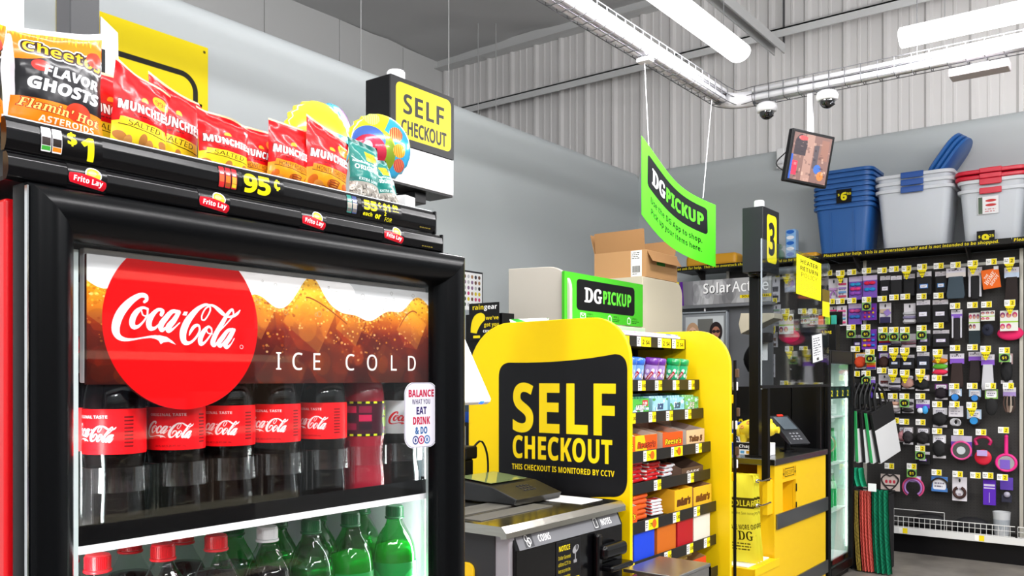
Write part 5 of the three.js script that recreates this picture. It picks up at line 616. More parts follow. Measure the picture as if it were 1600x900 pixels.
  const tr = art(180, 60, (c, w, h) => { fillAll(c, w, h, '#17181a'); fit(c, 'ChapStick', 90, 26, 22, 120, { color: '#fff' }); c.fillStyle = '#f0f0f2'; c.fillRect(0, 34, w, 26); for (let i = 0; i < 6; i++) { c.fillStyle = ['#c84a6a', '#5a9ac8', '#d8a02a'][i % 3]; c.fillRect(8 + i * 30, 40, 20, 14); } }, '#e8e8ea'); solo('balm_tray', 'black and white lip balm tray under the yellow pig', 'tray', pbox(.24, .08, .12, tr, .003), printMat(tr), [5.47, .9965, -2.16], { turn: -PI / 2 });
  const ub = art(80, 140, (c, w, h) => { fillAll(c, w, h, '#16389a'); c.fillStyle = '#e8ecf4'; c.fillRect(0, 50, w, 46); txt(c, 'A', 40, 92, 40, { color: '#1a2a5a' }); }, '#16389a'); solo('blue_box', 'blue and white box beside the yellow pig', 'box', pbox(.1, .2, .1, ub, .003), printMat(ub), [5.62, .9965, -2.32], { turn: -PI / 2 }); solo('pink_pouch', 'pink pouch between the pig and the card terminal', 'pouch', pouch(.1, .17, .04, art(60, 90, (c, w, h) => { fillAll(c, w, h, '#b8506a'); ell(c, 24, 50, 18, 22, '#d8b42a'); }, '#b8506a'), 91), printMat(art(4, 4, (c) => fillAll(c, 4, 4, '#b8506a'), '#b8506a')), [5.74, .9965, -2.22], { turn: -PI / 2 });
  // black back cabinet with yellow lettering
  const bc = thing('back_cabinet', 'black back cabinet with yellow lettering behind the register counter', 'cabinet', [6.5, 0, -2.6]); part(bc, 'cabinet_body', bx(-.16, .16, 0, 1.43, -.4, .38, .004), BLACK); const da = art(300, 50, (c, w, h) => { fillAll(c, w, h, '#0b0b0d'); c.fillStyle = '#e0c80c'; c.fillRect(0, 8, 60, 36); txt(c, 'D', 34, 40, 30, { color: '#0b0b0d' }); fit(c, 'AGE', 176, 42, 34, 90, { color: '#c8b20c' }); c.fillRect(252, 8, 46, 36); }, '#0b0b0d'); part(bc, 'lettering', face(.7, .1, da).rotateY(-PI / 2).translate(-.1602, 1.12, .0), printMat(da), 'yellow letters on black');
  // bag bench with yellow carrier bags
  const b = thing('bag_bench', 'low yellow bench with a white top holding carrier bags', 'bench', [5.01, 0, -2.1]); part(b, 'bench_body', bx(-.19, .19, 0, .39, -.24, .2, .004), YELLOWD); part(b, 'top_pad', bx(-.17, .17, .39, .398, -.22, .15, .002), mat('#eeece4', .4)); part(b, 'front_lip', bx(-.195, .195, .35, .395, .2, .206), YELLOW); part(b, 'screw', cyl(.007, .007, .003, 0, 0, 0, 8).rotateZ(PI / 2).translate(-.1915, .372, .08), DARK);
  const ba = art(260, 420, (c, w, h) => { fillAll(c, w, h, '#f4ec44'); rbox(c, 90, 110, 190, 50, 6, '#4a4210'); fit(c, 'DOLLAR', 190, 150, 40, 150, { color: '#efe43c' }); fit(c, 'Save time. Save money.', 190, 190, 18, 150, { color: '#5a5214', thin: 1 }); fit(c, 'MAKE MORE OF', 180, 262, 32, 170, { color: '#3c3608', rot: -.05 }); txt(c, 'DG', 200, 312, 60, { color: '#2c2806', font: 'serif' }); fineprint(c, 120, 326, 120, 3, 14, '#6a6218', 5); c.strokeStyle = '#3a3618'; c.lineWidth = 6; for (const y of [60, 226]) { c.beginPath(); c.moveTo(0, y + 14); c.quadraticCurveTo(60, y - 16, 110, y + 6); c.stroke(); } }, '#ece23a');
  const BAGM = printMat(ba, { roughness: .35, transmission: .15, thickness: 0 }); for (const [i, l] of [[0, 'front yellow carrier bag with black print hanging over the bench'], [1, 'second yellow carrier bag behind the front one'], [2, 'rearmost yellow carrier bag at the bench']]) solo('carrier_bag', l, 'bag', pouch(.28, .52, .03, ba, 95 + i, { top: .02, bot: .1, skew: -.03, fold: .06 }), BAGM, [4.93 + i * .045, .402, -2.065], { turn: -PI / 2, group: 'carrier bags at the register' });
}
// ---------------------------------------------------------------- slim cooler by the counter
{
  const t = thing('slim_cooler', 'slim black framed cooler with a lit glass door beside the yellow counter', 'cooler', [6.62, 0, -2.04]);
  const x0 = 6.3, x1 = 6.93, zf = -1.93, zb = -2.2, y1 = 1.7, FR = mat('#0a0b0d', .3, 0, { specularIntensity: .4 });
  wpart(t, 'cabinet', [bx(x0, x0 + .03, .02, y1, zb, zf - .04), bx(x1 - .03, x1, .02, y1, zb, zf - .04), bx(x0 + .03, x1 - .03, y1 - .05, y1, zb, zf - .04), bx(x0 + .03, x1 - .03, 0, .15, zb, zf - .04), bx(x0 + .03, x1 - .03, .15, y1 - .05, zb, zb + .01)], FR); wpart(t, 'liner', [bx(x0 + .031, x1 - .031, .15, y1 - .05, zb + .011, zb + .014), bx(x1 - .035, x1 - .031, .15, y1 - .05, zb + .015, zf - .042), bx(x0 + .031, x0 + .035, .15, y1 - .05, zb + .015, zf - .042)], mat('#b4c8be', .25));
  wpart(t, 'door_frame', [bx(x0, x0 + .05, .05, y1, zf - .04, zf, .012), bx(x1 - .05, x1, .05, y1, zf - .04, zf, .012), bx(x0 + .05, x1 - .05, y1 - .1, y1, zf - .04, zf, .012), bx(x0 + .05, x1 - .05, .05, .12, zf - .04, zf, .012)], FR); wpart(t, 'door_glass', bx(x0 + .05, x1 - .05, .12, y1 - .1, zf - .022, zf - .019), PANE);
  const ta = art(260, 50, (c, w, h) => { fillAll(c, w, h, '#0e1a18'); for (let i = 0; i < 4; i++) { rbox(c, 10 + i * 64, 6, 44, 38, 3, '#1c3a34'); txt(c, '2', 32 + i * 64, 40, 34, { color: '#e8d820' }); } }, '#0e1a18'); wpart(t, 'title_strip', face(.53, .09, ta).translate((x0 + x1) / 2, 1.345, zf - .018), printMat(ta), 'dark strip with yellow prices');
  const LED = new THREE.MeshPhysicalMaterial({ color: '#fff', emissive: new THREE.Color(.9, 1, .97), emissiveIntensity: 9 }), spot = bx(-.012, .012, -.012, .012, 0, .008, .004); for (const x of [x0 + .09, (x0 + x1) / 2, x1 - .09]) { wpart(t, 'led_holder', bx(x - .02, x + .02, .2, 1.58, zb + .02, zb + .03), WHITE); for (let y = .24; y < 1.56; y += .085) { const m = part(t, 'led', spot, LED); m.position.set(x - 6.62, y, zb + .03 + 2.04); } }
  for (const y of [.15, .5, .85, 1.2]) wpart(t, 'shelf', bx(x0 + .03, x1 - .03, y, y + .008, zb + .05, zf - .05), mat('#dce6e4', .3));
  for (const s of [-1, 1]) { const x = s < 0 ? x0 + .044 : x1 - .044, l = new THREE.RectAreaLight(new THREE.Color(.6, 1, .84), 13, .02, 1.3); l.position.set(x, .9, zf - .06); l.lookAt(6.62, .9, zb); l.name = 'slim_cooler_output'; scene.add(l); wpart(t, 'led_strip', bx(x - .005, x + .005, .2, 1.55, zf - .055, zf - .05), LED); }
  const prof = [[0, 0], [.03, 0], [.034, .01], [.034, .13], [.03, .16], [.015, .2], [.013, .235], [0, .236]], G = mat('#22c06a', .15, 0, { transmission: .5, thickness: 0 }), bg = smooth(lathe(prof, 16), .8); let n = 0; for (const y of [.508, .858]) for (let i = 0; i < 6; i++) { n++; const q = thing('soda_bottle', `green bottle, ${['first', 'second', 'third', 'fourth', 'fifth', 'sixth'][i]} along the ${y > .7 ? 'upper' : 'lower'} stocked shelf of the slim cooler`, 'bottle', [x0 + .1 + i * .086, y + .0005, -2.07], { group: 'bottles in the slim cooler' }); part(q, 'bottle_shell', bg, G); part(q, 'cap', cyl(.0145, .0145, .016, 0, .236, 0, 14), mat('#0b6a34', .4)); }
}
const GOODS = [
  [-2476,2451,0,'bow1',-2451,2313,96,199,'c9a0d0,b57cc8'], [-2365,2443,1,'strips',-2362,2307,87,197,'c8406a,9a80c0,6a9ac8,c8486a'], [-2264,2444,0,'bows',-2257,2312,118,210,'2a9ad0,e83a80,9a50c0'], [-2137,2447,0,'bows',-2122,2315,121,199,'e01848,1a90d8'], [-2006,2440,0,'pack',-2003,2312,90,187,'0c0c10,e4def0'],
  [-1907,2445,0,'pack',-1902,2306,94,178,'101014,'], [-1806,2441,1,'pack',-1805,2310,96,195,'0e0e12,'], [-1681,2447,1,'pack',-1676,2311,121,207,'0e0e14,3a78c8'], [-1551,2444,0,'pack',-1550,2313,97,196,'0c0c10,4a90d8'], [-1421,2442,0,'tights',-1429,2298,149,259,'3c4c58,e0d8d4'],
  [-1292,2446,1,'tights2',-1291,2292,112,269,'0c0c12,e8e0dc'], [-1155,2447,0,'apron',-1157,2327,143,179,'ee6a1c,'], [-1027,2447,1,'tights',-1022,2264,106,283,'1e0e0c,c8d8f0'], [-2452,2190,0,'strips',-2454,2085,74,142,'e83a80,a8c060,f0a0c0,d83070'], [-2365,2188,0,'strips',-2367,2064,88,182,'e05a90,c890c8,6aa8d0,e84a80'],
  [-2264,2188,0,'bows',-2262,2076,118,185,'d04a90,2a70c0'], [-2137,2189,2,'dots',-2130,2089,128,149,'6a2a9a,c8c030'], [-2006,2190,0,'sample',-2003,2075,98,178,'c8b49a,2a2450'], [-1907,2197,0,'none',-1922,2111,29,32,''], [-1816,2198,0,'bands',-1801,2062,95,175,'c8c8cc,8c84a8,d8d8dc'],
  [-1685,2193,0,'pack',-1683,2069,113,198,'0c0c10,e0dcf0'], [-1552,2192,0,'pack',-1556,2070,128,196,'0c0c10,e0dcf0'], [-1425,2098,0,'tights2',-1422,1944,89,259,'17141a,8a60c8'], [-1294,2099,0,'photo',-1295,1917,88,271,'182a30,c83a70'], [-1191,2098,0,'cap',-1189,1943,102,232,'141a30,d8d8dc'],
  [-1023,2103,1,'hat',-1034,1919,191,269,'f0206a,'], [-2271,1948,2,'pack',-2239,1821,87,131,'17131c,8a68c0'], [-2144,1944,2,'rolls',-2130,1842,128,179,'7a3ab8,f0c020'], [-1999,1915,2,'rainbow',-2006,1844,99,114,''], [-1910,1912,2,'bands',-1902,1836,79,105,'5a1c30,c8c0c8,2a2434'],
  [-1819,1909,2,'bands',-1808,1823,116,121,'c8a8b8,7a4a58,d8c8d0'], [-1685,1920,2,'pack',-1676,1838,102,141,'0e0e18,b8a0e0'], [-1551,1938,0,'pack',-1550,1834,133,148,'0c0c10,d0c4e8'], [-2233,1752,0,'scrunch',-2215,1652,108,145,'e0481c,f0b020'], [-2108,1724,2,'rainbow',-2111,1627,79,112,''],
  [-2002,1755,0,'scrunch',-2014,1650,90,143,'3a1c14,8a60c8'], [-1910,1733,1,'pack',-1914,1641,94,118,'101018,9ab4d8'], [-1820,1732,1,'pack',-1818,1637,116,126,'101018,b8c8e0'], [-1685,1744,0,'pack',-1683,1641,102,155,'0c1020,c8d8f0'], [-1558,1712,1,'scrunch3',-1557,1606,128,184,'f08a1c,60b830,e82850'],
  [-1425,1744,0,'tights',-1420,1560,108,286,'2c1a16,8a5ac8'], [-1294,1747,0,'tights',-1291,1589,96,254,'1c1014,8a5ac8'], [-1197,1732,1,'tights',-1189,1544,97,296,'c8c8ce,8a5ac8'], [-1061,1717,2,'scrunch',-1057,1573,95,249,'08080c,c8a8a8'], [-2233,1529,0,'bag',-2180,1388,169,254,'0a0f0e,'],
  [-2141,1532,2,'tights',-2104,1412,52,191,'4a2a9a,8a68d0'], [-2009,1558,0,'clip',-2009,1456,99,144,'5a1c18,1c1412'], [-1918,1547,1,'bands',-1914,1445,91,109,'1a1a2c,c0bcc8,2c2438'], [-1820,1539,1,'scrunch',-1815,1461,113,124,'c8988c,1a1416'], [-1695,1546,1,'scrunch',-1690,1454,122,138,'0c0c10,d8c0c0'],
  [-1565,1492,0,'scrunch',-1549,1378,111,135,'160a16,7a3a80'], [-1432,1422,0,'ties',-1433,1349,98,111,'e4ecf6,2a80d0'], [-1296,1426,0,'ties',-1291,1344,90,110,'d0e0f0,2a80d0'], [-1161,1427,0,'pony',-1163,1294,99,219,'0a0a0c,d8e4d0'], [-1033,1428,0,'braids',-1037,1311,97,216,'5a4438,b8a4d0'],
  [-2018,1335,0,'scrunch',-2018,1263,90,93,'1a1618,403a40'], [-1918,1333,0,'scrunch3',-1914,1249,97,123,'d8a890,e8e0dc,8a8488'], [-1823,1333,2,'scrunch3',-1815,1251,104,122,'403c40,b8b4b8,2a2628'], [-1695,1335,0,'clipbow',-1686,1246,108,121,'3aa0e0,8a5ac8'], [-1563,1269,0,'scrunch',-1559,1157,124,167,'0a0a0c,e0e0e4'],
  [-1429,1271,0,'rings',-1428,1169,110,182,'c8c8cc,d8d8d4'], [-1300,1266,1,'ties',-1297,1159,108,147,'0c0c10,2a90d8'], [-1905,1120,0,'scrunch',-1854,1000,82,136,'c88a90,3a3034'], [-1824,1112,0,'scrunch',-1805,993,90,153,'2a2428,a8a0a4'], [-1693,1112,0,'scrunch',-1692,989,111,151,'1a1618,6a6468'],
  [-1563,1040,0,'scrunch',-1556,910,112,200,'08080a,d0d0d4'], [-1399,1038,0,'mirror',-1393,901,167,211,'f0509a,'], [-1231,1044,0,'handle',-1226,884,140,242,'d8203a,'], [-1068,1067,0,'hmirror',-1061,868,164,318,'f02a8a,'], [-1696,886,2,'pack',-1692,800,111,114,'0c0c12,8a5ac8'],
  [-1764,728,2,'hband',-1764,553,180,177,'d84a80,a878c0'], [-1567,689,0,'hband2',-1563,585,134,161,'2a201c,4a80c8'], [-1405,686,0,'loop',-1400,560,124,201,'3a1c16,e4e2de'], [-1272,684,0,'none',-1282,623,30,31,''], [-1180,689,0,'brush',-1177,548,93,207,'5a2ab0,'],
  [-1075,681,0,'brush2',-1059,574,94,205,'5a2ab0,'], [-1946,720,0,'heart',-1952,574,159,146,'d8c4bc,'], [-3063,2473,0,'brush',-3077,2385,71,209,'3a2468,'], [-2963,2469,0,'clip',-2982,2340,80,239,'4a4a50,2a2a2e'], [-2861,2469,1,'sample',-2859,2384,104,146,'d8dce4,a8acb8'],
  [-3086,2205,0,'brush',-3089,2087,65,224,'3a2468,'], [-2987,2227,0,'strips',-2993,2098,89,207,'8aa890,c8ccc8,585c60,b8bcc0'], [-2869,2120,1,'hat',-2862,1953,203,301,'d8104a,'], [-2710,2113,0,'photo',-2712,2025,92,202,'2a2c34,c8c8cc'], [-2616,2109,0,'photo',-2618,2006,84,170,'3a3438,b89888'],
  [-3003,1960,1,'clip',-3022,1864,90,143,'8a6a50,584438'], [-3027,1766,0,'strips',-3033,1614,90,220,'a8acb4,787c84,c0c4cc,686c74'], [-2833,1765,1,'scrunch',-2811,1643,109,140,'08080a,a8a8ac'], [-2699,1762,1,'tights',-2709,1550,98,261,'b4b8c0,7a7e88'], [-2505,1756,0,'pack',-2523,1670,59,122,'1a1420,5a3a98'],
  [-2880,1442,0,'none',-2901,1395,32,31,''], [-2737,1443,0,'none',-2758,1396,30,30,''], [-2604,1440,0,'none',-2624,1397,30,30,'']
];
// ---------------------------------------------------------------- far gondola: pegboard, base deck, overstock shelves
{
  const holes = dataTex(64, (x, y) => { const q = Math.hypot(((x * 2) % 1) - .5, ((y * 2) % 1) - .5) < .1 ? 14 : 46 + fbm(x * 9, y * 9, 1, 2) * 10; return [q, q * .96, q * .93]; }); holes.colorSpace = THREE.SRGBColorSpace;
  const PEG = new THREE.MeshPhysicalMaterial({ map: holes, roughness: .7 }), UP = mat('#b9b5aa', .4, .3), DK = mat('#2a2826', .5);
  const t = thing('pegboard_gondola', 'dark pegboard wall unit with a wire fenced base deck', 'shelving', [8.2, 0, -1.3]);
  const uvm = (g) => { const o = prep(g), P = o.attributes.position, U = o.attributes.uv; for (let i = 0; i < P.count; i++) U.setXY(i, P.getZ(i) / .05, P.getY(i) / .05); return o; };
  for (const [a, b] of [[-3.5, -2.2], [-2.19, -.975], [-.945, .4]]) for (const [c, d] of [[.2, 1.36], [1.363, 2.56]]) wpart(t, 'pegboard_panel', uvm(bx(8.22, 8.235, c, d, a, b)), PEG);
  wpart(t, 'top_rail', bx(8.2175, 8.22, 2.45, 2.475, -3.5, .4), mat('#a8a69c', .4, .2), 'pale metal rail along the top row'); wpart(t, 'frame', bx(8.236, 8.3, 0, 2.56, -3.5, .4), DK);
  for (const z of [-3.51, -2.195, -.96, .41]) wpart(t, 'upright', bx(8.19, 8.236, 0, 2.565, z - .014, z + .014, .003), UP);
  wpart(t, 'kick_plate', bx(7.95, 7.97, 0, .17, -3.5, .4), BLACK); wpart(t, 'deck', bx(7.905, 8.22, .17, .185, -3.5, .4), DK); const fr = wpart(t, 'price_strip', bx(7.895, 7.905, .165, .222, -3.5, .4, .002), mat('#d9d9d6', .35), 'white base price strip');
  const bt = art(40, 24, (c, w, h) => { fillAll(c, w, h, '#f2f2ee'); c.fillStyle = '#f0d81c'; c.fillRect(18, 0, 22, h); }, '#eee'); for (const z of [-1.8, -1.22, -.55]) wpart(fr, 'price_tag', face(.07, .045, bt, .001).rotateY(-PI / 2).translate(7.894, .172, z), printMat(bt));
  for (const [a, b] of [[-2.18, -.97], [-.95, .4]]) { const f = wpart(t, 'wire_fence', [rod([7.91, .225, a], [7.91, .225, b], .003), rod([7.91, .31, a], [7.91, .31, b], .004), rod([7.91, .27, a], [7.91, .27, b], .0025)], WIRE); for (let z = a; z <= b; z += .042) part(f, 'fence_wire', rod([0, .19, 0], [0, .31, 0], .0025, 5), WIRE).position.set(7.908 - 8.2, 0, z + 1.3); }
  wpart(t, 'wire_fence', [rod([8.0, .36, -1.9], [8.0, .36, -1.5], .004), rod([8.0, .2, -1.9], [8.0, .36, -1.9], .003), rod([8.0, .2, -1.5], [8.0, .36, -1.5], .003)], WIRE);
  // overstock shelves with lettered lips
  const os = art(1400, 40, (c, w, h) => { fillAll(c, w, h, '#1d1c1a'); txt(c, 'Please ask for help.  This is an overstock shelf and is not intended to be shopped.', 10, 29, 30, { color: '#e8d41c', align: 'left', skew: -.12, sx: 1.12 }); }, '#1d1c1a');
  const shelfL = thing('overstock_shelf', 'dark overstock shelf with yellow lettering, carrying the wrapped bundles', 'shelf', [8.1, 2.58, -3.25]), shelfR = thing('overstock_shelf', 'dark overstock shelf with yellow lettering, carrying the storage totes', 'shelf', [8.1, 2.58, -1.0]);
  for (const [s, a, b, dy] of [[shelfL, -4.0, -2.5, -.012], [shelfR, -2.485, .5, 0]]) { wpart(s, 'shelf_board', bx(7.905, 8.42, 2.59 + dy, 2.605 + dy, a, b), DK); const n = Math.max(1, Math.round((b - a) / 1.5)); for (let i = 0; i < n; i++) { const w = (b - a) / n; wpart(s, 'lettered_lip', face(w - .004, .045, os, .004).rotateY(-PI / 2).translate(7.904, 2.572 + dy, a + w * (i + .5)), printMat(os), 'yellow overstock lettering'); } for (let z = a + .25; z < b; z += .9) wpart(s, 'bracket', prismZ([[7.95, 2.588 + dy], [8.188, 2.588 + dy], [8.188, 2.46 + dy], [8.165, 2.46 + dy]], z - .006, z + .006), DK); }
  wpart(shelfL, 'bracket_post', bx(8.31, 8.35, 2.2, 2.577, -3.4, -3.37), DK);
  const tb = thing('tube_bracket', 'thick grey tube ending under the overstock shelf', 'tube', [7.965, 2.5, -2.75]); part(tb, 'tube', rod([0, 0, -.3], [0, 0, .3], .036, 16), mat('#8e9499', .4, .3)); part(tb, 'end_cap', ball(.036, 0, 0, .3, 1, 1, .4), mat('#8e9499', .4, .3)); part(tb, 'bracket', bx(-.01, .01, .03, .077, -.02, .02), DK);
  // bundles on the far shelf
  const OR = mat('#e2a21c', .45), GR = mat('#12713a', .3), knob = (n) => [ball(.09, 0, .07, 0, 1, .78, 1, 16), ball(.05, .0, .15, .02, 1.2, .6, 1, 10), ball(.04, .06, .14, -.03, 1, .7, 1, 8)];
  const ys = 2.5935; const o1 = solo('wrapped_bundle', 'orange wrapped bundle with a green end on the overstock shelf', 'bundle', bx(-.1, .1, 0, .13, -.27, .27, .04), OR, [8.08, ys, -3.6]); for (const [z, l] of [[-3.18, 'first green gathered sack on the overstock shelf'], [-2.98, 'second green gathered sack on the overstock shelf']]) solo('gathered_sack', l, 'sack', smooth(M(knob()), .5), GR, [8.08, ys, z], { group: 'green sacks on the overstock shelf' });
  solo('water_pack', 'blue and white wrapped pack standing beside the lane sign', 'pack', pbox(.1, .3, .1, art(50, 150, (c, w, h) => { fillAll(c, w, h, '#8ab8e8'); for (let i = 0; i < 6; i++) ell(c, 25, 14 + i * 26, 18, 9, i % 2 ? '#f0f4fa' : '#2a6ac8'); }, '#a8c8ec'), .02), printMat(pages[pages.length - 1] ? art(4, 4, (c) => fillAll(c, 4, 4, '#8ab8e8')) : 0), [8.08, ys, -2.82], { turn: -PI / 2 }); solo('orange_pack', 'low orange pack with a green tip under the lane sign', 'pack', [bx(-.08, .08, 0, .06, -.1, .07, .025)], OR, [8.05, ys, -2.62]);
  // ---- totes: rounded tapered tubs
  const ring = (w, d, r, y, n = 5) => { const p = []; for (const [cx, cz, a] of [[w / 2 - r, d / 2 - r, 0], [-w / 2 + r, d / 2 - r, 90], [-w / 2 + r, -d / 2 + r, 180], [w / 2 - r, -d / 2 + r, 270]]) for (let i = 0; i <= n; i++) { const q = (a + 90 * i / n) * PI / 180; p.push([cx + r * Math.cos(q), y, cz + r * Math.sin(q)]); } return p; };
  const loft = (rs, capFirst = true, capLast = false) => { const pos = [], n = rs[0].length, tri = (a, b, c) => pos.push(...a, ...b, ...c); for (let k = 0; k < rs.length - 1; k++) for (let i = 0; i < n; i++) { const j = (i + 1) % n, a = rs[k][i], b = rs[k][j], c = rs[k + 1][i], d = rs[k + 1][j]; tri(a, c, b); tri(b, c, d); } const cap = (r, f) => { const m = r.reduce((s, p) => [s[0] + p[0] / n, s[1] + p[1] / n, s[2] + p[2] / n], [0, 0, 0]); for (let i = 0; i < n; i++) f ? tri(m, r[i], r[(i + 1) % n]) : tri(m, r[(i + 1) % n], r[i]); }; if (capFirst) cap(rs[0], true); if (capLast) cap(rs[rs.length - 1], false); const g = new THREE.BufferGeometry(); g.setAttribute('position', new THREE.Float32BufferAttribute(pos, 3)); return smooth(g, .6); };
  const tub = (w, d, h, tp, r = .06) => loft([ring(w - tp, d - tp, r, 0), ring(w - .012, d - .012, r, h - .001), ring(w - .016, d - .016, r * .98, h - .001), ring(w - tp - .004, d - tp - .004, r * .98, .003)], true, true);
  const rim = (w, d, h, k = .026) => loft([ring(w - .011, d - .011, .06, h - .03), ring(w + k, d + k, .075, h - .027), ring(w + k + .006, d + k + .006, .075, h - .004), ring(w + k, d + k, .075, h), ring(w - .013, d - .013, .06, h)], false);
  const ST = 2.606, BLUE = mat('#2460a8', .35), CLR = mat('#f4f7fb', .3, 0, { transmission: .5, thickness: 0, ior: 1.35 }), LB = mat('#1f4f9c', .35), LR = mat('#cf1a34', .35);
  const tot = (pos, label, group, build) => { const q = thing('storage_tote', label, 'tote', pos, { group, turn: -PI / 2 }); build(q); return q; };
  const bt1 = tub(.5, .42, .44, .09), br1 = rim(.5, .42, .44); const ow = ['bottom', 'second', 'third', 'fourth', 'fifth', 'sixth', 'seventh', 'top'];
  for (let i = 0; i < 8; i++) tot([8.16, ST + i * .0455, -2.326], `blue storage tote, ${i === 0 ? 'lowest' : i === 7 ? 'topmost' : ow[i] + ' from below'} of the nested blue stack`, 'nested blue totes', (q) => { part(q, 'tub', bt1, BLUE); part(q, 'rim', br1, BLUE); if (!i) for (const x of [-.1, .1]) part(q, 'stiffening_rib', bx(x - .006, x + .006, .02, .38, .0, .006).rotateX(.1).translate(0, 0, .163), BLUE); });
  const price = (n, s, z, y, l) => { const r = art(90, 90, (c, w, h) => { fillAll(c, w, h, '#111113'); txt(c, '$', 14, 44, 24, { color: '#f0e01c' }); txt(c, n, 44, 72, 68, { color: '#f0e01c', fat: 4 }); txt(c, s, 74, 42, 24, { color: '#f0e01c' }); }, '#111113'); const m = solo('price_card', l, 'price card', face(.13, .12, r, .002), printMat(r), [7.925, y, z], { turn: -PI / 2 }); m.rotation.z = 0; return m; };
  price('6', '50', -2.30, 3.06, 'black card with a yellow six on the blue totes');
  const ct = tub(.6, .42, .52, .1), cr = rim(.6, .42, .52); for (let i = 0; i < 3; i++) tot([8.16, ST + i * .062, -1.738], `clear storage tote with a blue latch, ${['lowest', 'middle', 'topmost'][i]} of the clear and blue stack`, 'nested clear totes with blue latches', (q) => { part(q, 'tub', ct, CLR); part(q, 'rim', cr, mat('#eef1f6', .3, 0, { transmission: .3, thickness: 0 })); part(q, 'latch', [bx(-.09, .09, .475, .52, .226, .24, .006), bx(-.09, .09, .515, .528, .214, .235, .004)], LB, 'blue latch'); });
  const rt = tub(.48, .42, .44, .08), rrm = rim(.48, .42, .44); for (let i = 0; i < 2; i++) tot([8.16, ST + i * .075, -1.146], `clear storage tote with a red latch, ${['lower', 'upper'][i]} of the clear and red stack`, 'nested clear totes with red latches', (q) => { part(q, 'tub', rt, CLR); part(q, 'rim', rrm, mat('#eef1f6', .3, 0, { transmission: .3, thickness: 0 })); part(q, 'latch', [bx(-.08, .08, .39, .44, .226, .24, .006)], LR, 'red latch'); if (!i) { const la = art(70, 80, (c, w, h) => { fillAll(c, w, h, '#f0eef0'); ell(c, 44, 20, 18, 6, '#c83a3a'); ell(c, 44, 40, 18, 6, '#c83a3a'); c.fillStyle = '#5a6a5a'; c.fillRect(2, 2, 14, 76); fineprint(c, 24, 56, 40, 2, 10, '#d08a8a', 3); }, '#eee'); part(q, 'label', face(.15, .14, la, .001).rotateX(.07).translate(-.02, .23, .203), printMat(la)); } });
  for (let i = 0; i < 2; i++) { const q = thing('tote_lid', `red lid, ${['lower', 'upper'][i]} of two on the clear and red totes`, 'lid', [8.16, ST + .517 + i * .045, -1.146], { turn: -PI / 2, group: 'red tote lids' }); part(q, 'lid_plate', loft([ring(.53, .45, .08, 0), ring(.545, .465, .085, .006), ring(.545, .465, .085, .026), ring(.53, .45, .08, .034), ring(.42, .34, .06, .028)], true, true), LR); part(q, 'handle', bx(-.08, .08, .0, .04, .225, .242, .006), LR); }
  tot([8.16, ST, -.6], 'clear storage tote at the frame edge beside the red lidded stack', 'clear totes at the end', (q) => { part(q, 'tub', rt, CLR); part(q, 'rim', rrm, mat('#eef1f6', .3, 0, { transmission: .3, thickness: 0 })); });
  price('9', '25', -1.18, 2.575, 'black card with a yellow nine on the overstock shelf lip below the red lidded totes');
  for (let i = 0; i < 3; i++) { const q = thing('tote_lid', `blue lid standing on edge, ${['front', 'middle', 'rear'][i]} of three in the clear totes`, 'lid', [8.15, 3.33 + i * .0232, -1.46 - i * .0326], { group: 'blue tote lids' }); q.rotation.set(-.951, 0, 0); const in_ = part(q, 'lid_plate', loft([ring(.36, .44, .15, 0), ring(.38, .46, .16, .006), ring(.38, .46, .16, .026), ring(.36, .44, .15, .034), ring(.28, .34, .12, .028)], true, true), BLUE); in_.position.set(0, -.017, 0); }
}
